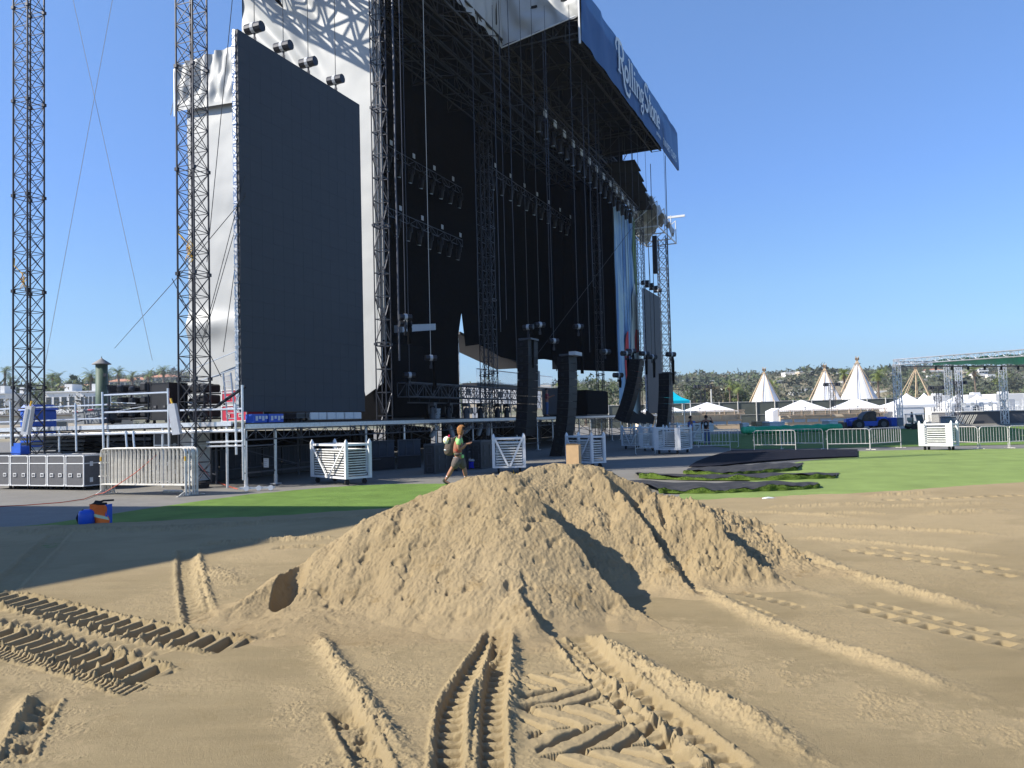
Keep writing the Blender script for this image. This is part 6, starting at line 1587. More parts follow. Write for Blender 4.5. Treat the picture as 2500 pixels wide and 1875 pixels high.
# mesh fence
t = empty("mesh_fence", "tall green mesh fence behind the huts", "fence", (0, 0, 0)); Yf = 106
m_ = MB(); x0 = P(1440, 980, Yf).x; x1 = P(2300, 975, Yf).x; m_.box(x0, x1, Yf, Yf+.03, .2, 3.15); m_.build("mesh", "fence_green", t)
k = 0; x = x0
while x < x1: m_ = MB(); m_.tube((x, Yf-.06, 0), (x, Yf-.06, 3.3), .07, 6); m_.build("post", "galv", t); x += 2.45
m_ = MB(); m_.tube((x0, Yf-.05, 3.2), (x1, Yf-.05, 3.2), .03, 5); m_.tube((x0, Yf-.05, 1.5), (x1, Yf-.05, 1.5), .02, 5); m_.build("rail", "galv", t)

def teepee(label, px, py_top, py_cloth, px0, px1, py_base, Y, cloth=True):
    top = P(px, py_top, Y); c = P(px, py_cloth, Y); l = P(px0, py_base, Y); r = P(px1, py_base, Y); t = empty("teepee", label, "teepee", (top.x, Y, 0), 0, "teepees behind the fence")
    zc = c.z; hb = l.z; rb = (r.x-l.x)/2; sl = rb/(zc-hb); R0 = sl*zc; knot = zc+.35
    if cloth:
        m_ = MB(); m_.lathe([(R0, .05), (R0*.67, zc*.33), (R0*.345, zc*.66), (.1, zc)], n=24); m_.build("cloth", "tent_white", t, True)
        m_ = MB()
        for a in (-1.9, -1.3, -.2): m_.tube((R0*.98*math.cos(a), R0*.98*math.sin(a), .1), (.13*math.cos(a), .13*math.sin(a), zc), .03, 4)
        m_.build("seam", "mark_grey", t)
    k = 1.12
    for i in range(8):
        a = i*math.pi/4+.25; e = -(top.z-knot)/knot*.75
        m_ = MB(); m_.tube((R0*k*math.cos(a), R0*k*math.sin(a), 0), (-.25*math.cos(a), -.25*math.sin(a), top.z-.2*(i % 3)), .07, 6, .045); m_.build("pole", "pine", t)
    m_ = MB()
    for i in range(8): a = i*math.pi/4+.25; m_.tube((-.22*math.cos(a), -.22*math.sin(a), top.z-.55), (-.22*math.cos(a), -.22*math.sin(a), top.z-.2), .06, 5); m_.tube((.45*math.cos(a), .45*math.sin(a), zc), (.45*math.cos(a+.8), .45*math.sin(a+.8), zc), .04, 4)
    m_.build("lashing", "bark", t)
teepee("smallest white teepee, standing alone left of the others", 1865, 897, 912, 1836, 1897, 977, 118)
teepee("white teepee in the middle, behind a lamp mast", 2013, 888, 905, 1984, 2049, 974, 116)
teepee("tallest white teepee, beside the palm", 2092, 870, 888, 2055, 2137, 972, 114)
teepee("bare teepee of poles without cloth under the truss frame", 2235, 891, 915, 2203, 2273, 977, 116, False)

def peak_tent(label, px, py, x0, x1, ye, yb, Y, m="tent_white", walls=True, group="white peaked tents"):
    ap = P(px, py, Y); a = P(x0, ye, Y); b = P(x1, ye, Y); hw = (b.x-a.x)/2; ze = a.z; t = empty("peaked_tent", label, "tent", ((a.x+b.x)/2, Y, 0), 0, group)
    m_ = MB(); n = 10
    def f(u, v): a_ = u*4; s = int(a_) % 4; fr = a_-int(a_); cs = [(-1, -1), (1, -1), (1, 1), (-1, 1)]; p = cs[s]; q = cs[(s+1) % 4]; k = (1-v); x = (p[0]*(1-fr)+q[0]*fr)*hw*k; y = (p[1]*(1-fr)+q[1]*fr)*hw*k; return Vector((x, y, ze+(ap.z-ze)*(v**1.0*.55+.45*v**3.2)))
    m_.grid(f, 16, n); m_.build("roof", m, t)
    m_ = MB(); 
    for (p, q) in (((-1, -1), (1, -1)), ((1, -1), (1, 1)), ((1, 1), (-1, 1)), ((-1, 1), (-1, -1))): m_.poly([(p[0]*hw, p[1]*hw, ze), (q[0]*hw, q[1]*hw, ze), (q[0]*hw, q[1]*hw, ze-.28), (p[0]*hw, p[1]*hw, ze-.28)])
    m_.build("valance", m, t)
    for sx in (-1, 1):
        for sy in (-1, 1): m_ = MB(); m_.tube((sx*hw*.98, sy*hw*.98, 0), (sx*hw*.98, sy*hw*.98, ze), .05, 6); m_.build("leg", "white_paint", t)
    if walls: m_ = MB(); m_.box(-hw*.97, hw*(.35 if walls == 1 else .97), -hw*.97, -hw*.95, 0, ze-.25); m_.poly([(-hw*.97, -hw*.9, 0), (-hw*.97, hw*.97, 0), (-hw*.97, hw*.97, ze-.25), (-hw*.97, -hw*.9, ze-.25)]); m_.poly([(-hw*.97, hw*.97, 0), (hw*.97, hw*.97, 0), (hw*.97, hw*.97, ze-.25), (-hw*.97, hw*.97, ze-.25)]); m_.build("wall", m, t)
peak_tent("white peaked tent left of the golf cart with a closed front", 2210, 960, 2167, 2262, 990, 1045, 94)
peak_tent("white peaked tent behind the golf cart", 2247, 959, 2222, 2293, 991, 1045, 101, walls=0)
peak_tent("white peaked tent beside the far deck's left end", 2344, 960, 2302, 2378, 986, 1040, 96)
peak_tent("white peaked tent behind the far deck's chairs", 2386, 963, 2352, 2422, 984, 1040, 96, walls=0)
peak_tent("turquoise peaked tent by the far edge of the stage", 1643, 953, 1606, 1678, 980, 1040, 88, "turquoise", 0, "turquoise tent")

# --- telehandler
th = P(2070, 1048, 70); t = empty("telehandler", "blue telehandler with black cab parked behind the barrier line", "telehandler", (th.x, 70, 0), 0); k = 70/FPX
X = lambda px: (px-2070)*k; Z = lambda py: (1049-py)*k*1.0
m_ = MB(); m_.bevbox(X(2100), X(2171), .1, 1.9, Z(1040), Z(1028), .05); m_.bevbox(X(2146), X(2172), .15, 1.85, Z(1036), Z(1018), .12); m_.bevbox(X(2086), X(2112), .3, 1.7, Z(1040), Z(1024), .06); m_.build("chassis", "machine_blue", t)
m_ = MB(); m_.slab([(X(2110), .25, Z(1036)), (X(2144), .25, Z(1036)), (X(2143), .25, Z(1006)), (X(2137), .25, Z(1003)), (X(2122), .25, Z(1005)), (X(2112), .25, Z(1014)), (X(2107), .25, Z(1026))], (0, 1.1, 0)); cab = m_.build("cab", "black_paint", t)
m_ = MB(); m_.slab([(X(2113), .23, Z(1026)), (X(2124), .23, Z(1026)), (X(2124), .23, Z(1008)), (X(2115), .23, Z(1014))], (0, .02, 0)); m_.slab([(X(2127), .23, Z(1026)), (X(2140), .23, Z(1026)), (X(2139), .23, Z(1007)), (X(2127), .23, Z(1006))], (0, .02, 0)); m_.build("window", "glass_dark", cab)
m_ = MB(); m_.quadbox([(X(2084), 1.3, Z(1031)), (X(2150), 1.3, Z(1022)), (X(2150), 1.7, Z(1022)), (X(2084), 1.7, Z(1031)), (X(2084), 1.3, Z(1021)), (X(2150), 1.3, Z(1013)), (X(2150), 1.7, Z(1013)), (X(2084), 1.7, Z(1021))]); m_.quadbox([(X(2078), 1.25, Z(1040)), (X(2086), 1.25, Z(1040)), (X(2086), 1.75, Z(1040)), (X(2078), 1.75, Z(1040)), (X(2082), 1.25, Z(1021)), (X(2098), 1.25, Z(1021)), (X(2098), 1.75, Z(1021)), (X(2082), 1.75, Z(1021))]); m_.build("boom", "machine_blue", t)
m_ = MB(); m_.slab([(X(2066), .2, Z(1029)), (X(2070), .2, Z(1029)), (X(2073), .2, Z(1043)), (X(2084), .2, Z(1047)), (X(2066), .2, Z(1048))], (0, 1.9, 0)); m_.build("bucket", "black_metal", t)
for cx in (2098, 2158):
    for y in (-.02, 1.65):
        m_ = MB(); r = .48; m_.tube((X(cx), y, r), (X(cx), y+.38, r), r, 18); wl = m_.build("wheel", "rubber", t); m_ = MB(); m_.tube((X(cx), y-.02, r), (X(cx), y+.05, r), .24, 12); m_.build("rim", "grey_case", wl)
m_ = MB(); m_.box(X(2134), X(2138), .22, .25, Z(1041), Z(1037)); m_.box(X(2150), X(2158), .12, .15, Z(1027), Z(1025)); m_.build("decal", "mark_grey", t)
m_ = MB(); m_.path([(X(2147), .6, Z(1017)), (X(2149), .6, Z(1008)), (X(2156), .6, Z(1010)), (X(2157), .6, Z(1017))], .03, 5); m_.build("guard", "black_metal", t)
# --- golf cart
gc = P(2226, 1040, 68); t = empty("golf_cart", "dark green golf cart with white roof and driver's seat in front of a peaked tent", "golf cart", (gc.x, 68, 0), 0); k = 68/FPX; X = lambda px: (px-2226)*k; Z = lambda py: (1040-py)*k
m_ = MB(); m_.bevbox(X(2226), X(2254), 0, 1.2, Z(1034), Z(1026), .06); m_.slab([(X(2248), .05, Z(1036)), (X(2266), .05, Z(1034)), (X(2264), .05, Z(1026)), (X(2251), .05, Z(1021))], (0, 1.1, 0)); m_.build("body", "column_green", t)
m_ = MB(); m_.bevbox(X(2226), X(2260), -.05, 1.25, Z(1004), Z(1002), .02); m_.build("roof", "white_paint", t)
m_ = MB(); m_.bevbox(X(2232), X(2246), .1, 1.1, Z(1024), Z(1020), .03); m_.bevbox(X(2230), X(2234), .1, 1.1, Z(1020), Z(1011), .03); m_.build("seat", "beige_wall", t)
m_ = MB()
for x0, x1 in ((2229, 2229), (2252, 2257)):
    for y in (.03, 1.17): m_.tube((X(x1), y, Z(1026)), (X(x0), y, Z(1003)), .025, 5)
m_.build("pillar", "black_metal", t); m_ = MB(); m_.slab([(X(2257), .06, Z(1022)), (X(2258), .06, Z(1022)), (X(2253), .06, Z(1005)), (X(2252), .06, Z(1005))], (0, 1.08, 0)); m_.build("windscreen", "glass_pale", t)
for cx in (2232, 2257):
    for y in (-.03, 1.0): m_ = MB(); m_.tube((X(cx), y, .24), (X(cx), y+.2, .24), .24, 14); m_.build("wheel", "rubber", t)
stander("person in blue shirt sitting on the golf cart", Vector((gc.x+X(2236)-X(2226), 68.6, .12)), 0, 1.35, "shirt_blue", "jeans")
# --- far deck with railing and chairs
vd = empty("viewing_deck", "raised dark-skirted deck with white railing at the right edge", "deck", (P(2350, 1037, 84).x, 84, 0)); W_ = 10.5
m_ = MB(); m_.box(0, W_, 0, 6, 0, 1.25); m_.build("skirt", "grey_case", vd)
m_ = MB(); m_.box(-.1, W_, -.1, 6, 1.25, 1.35); m_.build("floor", "dirty_white", vd)
m_ = MB(); 
for x in np.arange(0, W_, 1.6): m_.tube((x, 0, 1.35), (x, 0, 2.5), .04, 5)
for z in (1.6, 2.05, 2.5): m_.tube((0, 0, z), (W_, 0, z), .025, 5)
m_.build("railing", "white_paint", vd)
ch0 = empty("chair", "white chair on the far deck, at its left end", "chair", (vd.location.x+.8, 85.0, 1.35), 0, "white chairs on the far deck")
m_ = MB(); m_.box(0, .45, 0, .42, .42, .47); m_.build("seat", "white_paint", ch0); m_ = MB(); m_.box(0, .45, .38, .42, .47, .9); m_.build("backrest", "white_paint", ch0)
for x in (.02, .43):
    for y in (.02, .4): m_ = MB(); m_.tube((x, y, 0), (x, y, .42), .02, 5); m_.build("leg", "white_paint", ch0)
nm = ["second", "third", "fourth", "fifth", "sixth", "seventh", "eighth", "ninth"]
for i in range(8): copy_tree(ch0, "white chair on the far deck, %s from its left end" % nm[i], (vd.location.x+.8+.95*(i+1), 85.0, 1.35), R(rng.uniform(-8, 8)))
# --- trailers
def trailer(label, x0, x1, y0, y1, Y, dep=3, m="house_white", group="white trailers"):
    t, w_, h_ = pbox("trailer", label, "trailer", x0, x1, y0, y1, Y, dep, m, 0, group)
    for i in range(max(1, int(w_/2.4))):
        x = .6+i*2.4
        if x+.8 < w_: m_ = MB(); m_.box(x, x+.75, -.03, 0, h_*.45, h_*.78); m_.build("window", "window_dark", t)
    m_ = MB(); m_.box(w_*.45, w_*.45+.7, -.025, 0, .2, h_*.8); m_.build("door", "mark_grey", t)
    m_ = MB(); m_.bevbox(w_*.3, w_*.3+1, .6, 1.6, h_, h_+.3, .05); m_.build("roof_unit", "white_paint", t)
trailer("white trailer behind the far lattice mast", 2279, 2320, 965, 1040, 104); trailer("white trailer behind the far deck's left part", 2366, 2430, 962, 1035, 108); trailer("white trailer at the photo's right edge behind the railing", 2434, 2500, 960, 1030, 104); trailer("white trailer cut by the photo's right edge", 2504, 2580, 958, 1030, 106)
trailer("white trailer seen through the back of the stage, left one", 1128, 1200, 938, 985, 120, m="house_white"); trailer("white trailer seen through the back of the stage, under the railing", 1205, 1262, 945, 990, 112, m="house_white"); trailer("cream building seen through the back of the stage beside the labelled speaker hang", 1280, 1345, 940, 1000, 130, m="house_cream")
trailer("reddish building seen below the low lighting truss", 1020, 1120, 975, 1030, 110, m="roof_tile")
trailer("cream building seen low behind the dark stage, right of the lighting truss", 1130, 1180, 985, 1030, 100, m="house_cream")
# --- truss frame with green canopy
tf = empty("canopy_truss", "silver truss structure carrying a green canopy at the right edge", "canopy truss", (0, 0, 0))
L0 = P(2188, 884, 74); L1 = P(2520, 860, 62)
def tbeam(name, a, b, w_, m="alu"): m_ = MB(); box_truss(m_, m_, a, b, w_, w_, w_*1.3, .045, .025, double=False); m_.build(name, m, tf)
tbeam("front_beam", L0, L1, .5); L2 = P(2188, 889, 84); L3 = P(2520, 888, 80); tbeam("rear_beam", L2, L3, .5, "tower_grey"); tbeam("side_beam", L0, L2, .5)
for p in (L0, P(2312, 876, 84), P(2446, 884, 82), P(2338, 880, 92)): tbeam("leg", Vector((p.x, p.y, 0)), Vector((p.x, p.y, p.z-.2)), .5)
m_ = MB(); a = P(2300, 882, 78); q = P(2380, 876, 70)
m_.grid(lambda u, v: (L0.lerp(L1, .30+.7*u)*(1-v)+L2.lerp(L3, .28+.72*u)*v)+Vector((0, 0, -.05-.18*math.sin(v*math.pi)-.05*math.sin(u*31))), 30, 8); m_.build("canopy", "canopy_green", tf)
m_ = MB()
for i in range(6): p = L2.lerp(L3, .3+.12*i)+Vector((0, 0, -.45)); m_.lathe([(.02, -.2), (.13, -.15), (.1, .15), (.02, .2)], tuple(p), 8)
m_.build("lamp", "black_metal", tf)
# lamp masts
def mast(label, px, pyt, pyb, Y, arm=1.4, m="black_metal"):
    p = P(px, pyt, Y); t = empty("lamp_mast", label, "lamp mast", (p.x, Y, 0), 0, "lamp masts"); m_ = MB(); box_truss(m_, m_, (0, 0, 0), (0, 0, p.z), .55, .55, .7, .035, .02, double=False); m_.build("mast", m, t)
    m_ = MB(); m_.tube((-arm, 0, p.z), (arm, 0, p.z), .05, 5); m_.build("arm", m, t)
    for x in (-arm, -arm*.6, arm*.6, arm): m_ = MB(); m_.lathe([(.03, -.3), (.2, -.25), (.16, .1), (.03, .15)], (x, 0, p.z-.05), 10); m_.build("lamp", "black_metal", t)
mast("black lamp mast in front of the trees left of the small teepee", 1715, 941, 980, 100, 1.0); mast("lamp mast standing before the middle teepee", 2030, 936, 980, 96, .85); mast("lamp mast in front of the bare pole teepee's right foot", 2288, 944, 990, 92, .9); mast("lamp mast between the truss frame's legs", 2338, 932, 985, 92, .9)
for (px, pyt, Y, l) in ((1736, 950, 110, "plain grey pole behind the left hut"), (543 / 5.14+1630, 955, 112, "short grey pole beside the first plain pole")):
    p = P(px, pyt, Y); m_ = MB(); m_.tube((p.x, Y, 0), (p.x, Y, p.z), .08, 6); tag(m_.build("pole", "galv"), l, "pole")
# green column with conical cap at left
p = P(248, 872, 60); t = empty("green_column", "dark green column with pointed cap rising behind the left deck", "column", (p.x, 60, 0)); hh = p.z
m_ = MB(); m_.tube((0, 0, 0), (0, 0, hh-.35), .42, 20); m_.build("shaft", "column_green", t, True)
m_ = MB(); m_.lathe([(.68, 0), (.66, .05), (.1, .42), (.04, .5)], (0, 0, hh-.55), 16); m_.build("cap", "roof_grey", t, True)
m_ = MB(); m_.box(.35, .55, -.45, -.2, hh-1.5, hh-1.25); m_.tube((0, 0, hh-.1), (0, 0, hh+.05), .03, 5); m_.build("lamp", "black_metal", t)
# pale wall building behind the left deck
t, w_, h_ = pbox("low_building", "long pale low building behind the left deck", "building", -80, 262, 1010, 1062, 58, 4, "beige_wall")
m_ = MB(); m_.box(-.2, w_+.2, -.2, 4.2, h_, h_+.12); m_.build("roof", "roof_grey", t)
for x in (w_*.4, w_*.42+1.2, w_*.62): m_ = MB(); m_.box(x, x+.9, -.03, 0, h_*.25, h_*.6); m_.build("window", "window_dark", t)

# unseen off-frame roof, shaped to cast the shadow over the sand at left
apx, apy = -1.5, 16.55; zc = 13.0; Ls = zc/math.tan(R(SUN_EL)); c0 = Vector((apx, apy, 0))+Vector((SUN_AZ.x, SUN_AZ.y, 0))*Ls
e1 = Vector((-9.2, 2.35, 0)).normalized(); e2 = (Vector((-5.85, 9.1, 0))-Vector((-2.55, 14.8, 0))).normalized()
t = empty("shadow_roof", "big roof on steel legs standing outside the picture at left", "roof", (0, 0, 0))
m_ = MB(); q = [c0, c0+e1*26, c0+e1*26+e2*22, c0+e2*22]; m_.slab([p_+Vector((0, 0, zc)) for p_ in q], (0, 0, .4)); m_.build("roof", "roof_black", t)
for p_ in (q[1], q[2], q[1].lerp(q[2], .5)): m_ = MB(); m_.tube(p_, p_+Vector((0, 0, zc)), .15, 8); m_.build("leg", "steel", t)
# ================================================================ hills, houses, trees far away
def hill_profile():               # skyline read off the photograph: azimuth -> height at the ridge distance
    RD = 820.0; az, hz = [], []
    for px, py in ((-700, 955), (-300, 952), (0, 948), (60, 950), (120, 945), (200, 938), (260, 930), (330, 925), (400, 915), (450, 912), (600, 925), (900, 940), (1200, 950), (1400, 948), (1600, 940), (1645, 938), (1700, 934), (1760, 938), (1820, 937), (1870, 933), (1920, 926), (1960, 918), (2050, 914), (2120, 916), (2160, 904), (2200, 900), (2260, 902), (2350, 900), (2450, 902), (2500, 896), (2900, 890), (3300, 900)):
        d = ray(px, py); t = RD/math.hypot(d.x, d.y); az.append(math.atan2(d.x, d.y)); hz.append(CAM_H+d.z*t)
    return np.array(az), np.array(hz)
HAZ, HHZ = hill_profile()
def hill_z(x, y):
    r = np.hypot(x, y); a = np.arctan2(x, y); top = np.interp(a, HAZ, HHZ)
    t = sstep(170, 820, r); k = .25*np.clip((r-170)/650, 0, 1)+.75*t
    n = fbm(x, y, .006, 4, 131)
    return np.where(r > 150, top*k*(1+.0*n)+n*14*np.sin(np.clip((r-170)/650, 0, 1)*math.pi)*(a > -.2), 0)-.3
A, Rr = np.meshgrid(np.linspace(R(-48), R(50), 500), np.concatenate([np.linspace(150, 830, 130), [900, 1200]]))
X_, Y_ = np.sin(A)*Rr, np.cos(A)*Rr; Zh = hill_z(X_, Y_); Zh[-2:, :] = Zh[-3:-2, :]-2; Zh[-1, :] -= 30
mat("hillside", (0.13, 0.13, 0.08), 0.95, 0, .3, .02, 0, col2=(.30, .25, .17), mask=(.47, .62))  # slope colour lightened in place of denser haze
o = sheet("hillside", X_, Y_, Zh, M["hillside"]); o['kind'] = 'structure'
def hill_pt(px, py, rmin=190):
    d = ray(px, py); L = math.hypot(d.x, d.y)
    for r in np.arange(rmin, 825, 4.0):
        z = CAM_H+d.z*r/L; hz = float(hill_z(np.array([d.x*r/L]), np.array([d.y*r/L]))[0])
        if hz >= z: return Vector((d.x*r/L, d.y*r/L, hz))
    r = 815.0; x, y = d.x*r/L, d.y*r/L; return Vector((x, y, float(hill_z(np.array([x]), np.array([y]))[0])))
# scrub that clothes the slope: one uncountable mass
def scrub(name, n, amin, amax, rmin, rmax, smin, smax, m, seed, dens=None):
    r0 = np.random.RandomState(seed); a = r0.uniform(R(amin), R(amax), n*2); u = r0.uniform(0, 1, n*2); r = np.sqrt(rmin**2+(rmax**2-rmin**2)*u)
    x = np.sin(a)*r; y = np.cos(a)*r; keep = fbm(x, y, .02, 3, seed) > -.06; x, y = x[keep][:n], y[keep][:n]; n = len(x)
    z = hill_z(x, y); z = np.where(np.hypot(x, y) < 155, 0, z); s = r0.uniform(smin, smax, n)*(1+r0.rand(n)**4); 
    K = 26; base = r0.normal(0, 1, (n, K, 3)); base /= np.linalg.norm(base, axis=2, keepdims=True); base *= r0.uniform(.55, 1.0, (n, K, 1)); base[:, :, 2] = np.abs(base[:, :, 2])*.9
    c = np.stack([x, y, z], -1)[:, None, :]+base*s[:, None, None]
    e = r0.normal(0, 1, (n, K, 3, 3)); e *= (s*.17)[:, None, None, None]
    V = (c[:, :, None, :]+e).reshape(-1, 3).astype(np.float32); nt_ = len(V)//3
    me = bpy.data.meshes.new(name); me.vertices.add(len(V)); me.vertices.foreach_set('co', V.reshape(-1)); me.loops.add(len(V)); me.loops.foreach_set('vertex_index', np.arange(len(V), dtype=np.int32))
    me.polygons.add(nt_); me.polygons.foreach_set('loop_start', (np.arange(nt_)*3).astype(np.int32)); me.polygons.foreach_set('loop_total', np.full(nt_, 3, np.int32)); me.update(calc_edges=True); me.materials.append(M[m])
    o = bpy.data.objects.new(name, me); sc.collection.objects.link(o); return tag(o, kind='stuff')
scrub("hillside_scrub", 3600, 8, 40, 330, 822, 1.5, 3.6, "leaf_dark", 201)
scrub("hillside_scrub", 2600, 8, 40, 230, 800, 1.2, 2.8, "leaf_mid", 202)
scrub("hillside_scrub", 1600, 8, 40, 220, 780, 1.0, 2.4, "shrub_dry", 203)
scrub("hillside_scrub", 2600, -42, 8, 260, 822, 1.4, 3.4, "leaf_dark", 204)
scrub("hillside_scrub", 1800, -42, 8, 200, 760, 1.1, 2.6, "leaf_mid", 205)

# trees: trunk with limbs and a crown of leaf clumps
def crown_mesh(name, r, h, n, seed, m, leaf=.35, shape="round"):
    r0 = np.random.RandomState(seed); nc = max(8, n//60); cc = []
    while len(cc) < nc:
        p = r0.uniform(-1, 1, 3)
        if np.dot(p, p) < 1: cc.append(p)
    cc = np.array(cc)*np.array([r, r, h/2]); cr_ = r0.uniform(.25, .5, nc)*r
    k = r0.randint(0, nc, n); d = r0.normal(0, 1, (n, 3)); d /= np.linalg.norm(d, axis=1, keepdims=True); d *= (r0.rand(n, 1)**.4)
    c = cc[k]+d*cr_[k][:, None]; e = r0.normal(0, 1, (n, 3, 3))*leaf; V = (c[:, None, :]+e).reshape(-1, 3).astype(np.float32)
    me = bpy.data.meshes.new(name); me.vertices.add(len(V)); me.vertices.foreach_set('co', V.reshape(-1)); me.loops.add(len(V)); me.loops.foreach_set('vertex_index', np.arange(len(V), dtype=np.int32))
    me.polygons.add(n); me.polygons.foreach_set('loop_start', (np.arange(n)*3).astype(np.int32)); me.polygons.foreach_set('loop_total', np.full(n, 3, np.int32)); me.update(calc_edges=True); me.materials.append(M[m]); return me
CROWNS = {}
def tree(label, base, h, r, m="leaf_dark", seed=1, n=900, group=None):
    t = empty("tree", label, "tree", base, rng.uniform(0, 6), group); key = (m, seed % 4, round(r/h, 1))
    if key not in CROWNS: CROWNS[key] = crown_mesh("crown", r/h, .8, n, seed, m, .030)
    c = bpy.data.objects.new("crown", CROWNS[key]); sc.collection.objects.link(c); c.parent = t; c.location = (0, 0, h*.62); c.scale = (h, h, h)
    m_ = MB(); m_.path([(0, 0, -.5), (h*.01, 0, h*.3), (0, h*.02, h*.7)], 1, 6, [h*.035, h*.025, h*.012])
    for k in range(4): a = k*1.6+seed; m_.tube((0, 0, h*(.3+.07*k)), (math.cos(a)*r*.5, math.sin(a)*r*.5, h*(.5+.08*k)), h*.012, 4, h*.005)
    m_.build("trunk", "bark", t); return t
def palm(label, base, h, seed=1, r=None, group=None, dry=True, fr=26):
    t = empty("palm_tree", label, "palm tree", base, seed, group); r0 = random.Random(seed); r = r or h*.16; top = Vector((r0.uniform(-.03, .03)*h, 0, h))
    m_ = MB(); m_.path([(0, 0, -1), (top.x*.3, 0, h*.5), tuple(top)], 1, 7, [h*.022+.05, h*.016+.04, h*.015+.04]); m_.build("trunk", "bark", t)
    m_ = MB(); m2 = MB()
    for k in range(fr+12):
        a = r0.uniform(0, 6.28); el = r0.uniform(-.5, 1.3) if k < fr else r0.uniform(-1.4, -.7); L = r*r0.uniform(.85, 1.15)*(1 if k < fr else .6); mm = m_ if k < fr else m2; n = 6; pts = []
        for i in range(n+1):
            s = i/n; e = el-s*s*1.3; pts.append(pts[-1]+Vector((math.cos(a)*math.cos(e), math.sin(a)*math.cos(e), math.sin(e)))*L/n if pts else top.copy())
        sd = Vector((-math.sin(a), math.cos(a), 0))
        for i in range(n):
            for q in (0, .5):
                p = pts[i].lerp(pts[i+1], q); w_ = r*.26*math.sin((i+q+.6)/(n+.8)*math.pi)
                for sg in (-1, 1): mm.poly([p, p+(pts[i+1]-pts[i])*.28, p+(pts[i+1]-pts[i])*.5+sd*sg*w_+Vector((0, 0, -w_*.35))])
    m_.build("crown", "palm_leaf", t); 
    if dry: m2.build("dead_fronds", "dry_frond", t)
    return t
def flat_pt(px, Y): p = P(px, 1000, Y); return Vector((p.x, Y, 0))
def by_px(kind, label, px, ytop, ybase_or_Y, on_hill=True, **kw):
    if on_hill: b = hill_pt(px, ybase_or_Y)
    else: b = flat_pt(px, ybase_or_Y)
    h = P(px, ytop, b.y).z-b.z
    return kind(label, b, max(h, 2), **kw)
TG = "trees on the far hillside"
TR = [(1725, 915, 935, "tallest thin tree on the skyline left of the small teepee"), (1819, 925, 937, "dark conical tree on the skyline right of the left hut"), (1843, 925, 938, "broad dark tree on the skyline just left of the small teepee"), (1655, 931, 945, "tree on the skyline nearest the stage"),
      (1668, 940, 978, "pale green tree low behind the turquoise tent"), (1696, 940, 975, "bushy tree behind the black lamp mast"), (1750, 937, 976, "wide brownish tree left of the middle of the fence"), (1772, 948, 976, "dense low tree in front of the hill, between the huts"), (1800, 940, 975, "green tree at the foot of the hill left of the small teepee"), (1823, 945, 976, "green tree touching the small teepee's left side"),
      (2118, 902, 935, "tree on the skyline right of the tallest teepee"), (2160, 896, 930, "dark broad tree on the skyline left of the truss frame"), (2205, 893, 925, "dark dome-shaped tree behind the truss frame's corner"), (2260, 896, 925, "tree on the skyline right of the bare poles"), (2330, 897, 930, "tree on the ridge between the truss legs"), (2445, 900, 960, "green tree on the slope under the green canopy"), (2480, 905, 965, "green tree on the slope at the photo's right edge")]
for i, (px, yt, yb, l) in enumerate(TR):
    b = hill_pt(px, yb) if not (1660 < px < 1830 and yb > 970) else flat_pt(px, 190)
    h = max(P(px, yt, b.y).z-b.z, 3); w_ = {1725: .12, 1819: .22}.get(px, rng.uniform(.36, .52))
    tree(l, b, h, h*w_, ("leaf_dark", "leaf_mid", "leaf_dark", "leaf_light")[i % 4] if px != 1750 else "shrub_dry", i, group=TG)
PG = "palms beyond the yard"
for i, (px, yt, Y, r_, l, d_) in enumerate([(2147, 914, 112, 1.55, "palm with a full round head right of the tallest teepee", True), (2066, 912, 118, 1.5, "palm with its head beside the tallest teepee's left poles", True), (1832+53, 944, 150, 2.6, "ragged brown-green palm between the small and middle teepee", True),
    (1783, 940, 180, 2.2, "small palm behind the fence between the two plain poles and the small teepee", True), (1803, 945, 185, 2.2, "short palm next to the small one behind the fence", True),
    (10, 907, 210, 2.6, "tall thin palm at the photo's left edge", False), (27, 925, 215, 2.3, "lower thin palm second from the photo's left edge", False), (129, 922, 200, 2.4, "thin palm right of the far left tower", False), (143, 920, 205, 3.2, "bushy palm beside the thin one right of the far left tower", True),
    (118, 936, 190, 2.8, "spreading low palm right of the far left tower", True), (182, 930, 240, 3.4, "low wide palm left of the green column", True), (222, 916, 210, 3.0, "palm close on the left of the green column", True), (292, 910, 260, 3.4, "palm above the tiled roofs right of the green column", True), (265, 912, 230, 2.6, "palm close on the right of the green column", True), (325, 918, 300, 3.4, "palm over the tiled roof left of the wing tent's tower", True), (362, 915, 300, 3.2, "palm on the ridge above the black racks", True), (400, 904, 320, 3.8, "palm on the ridge left of the tower by the wing tent", True),
    (2385, 905, 240, 3.2, "palm on the slope behind the truss frame", True)]):
    by_px(palm, l, px, yt, Y, False, seed=i+1, r=r_, group=PG, dry=d_)
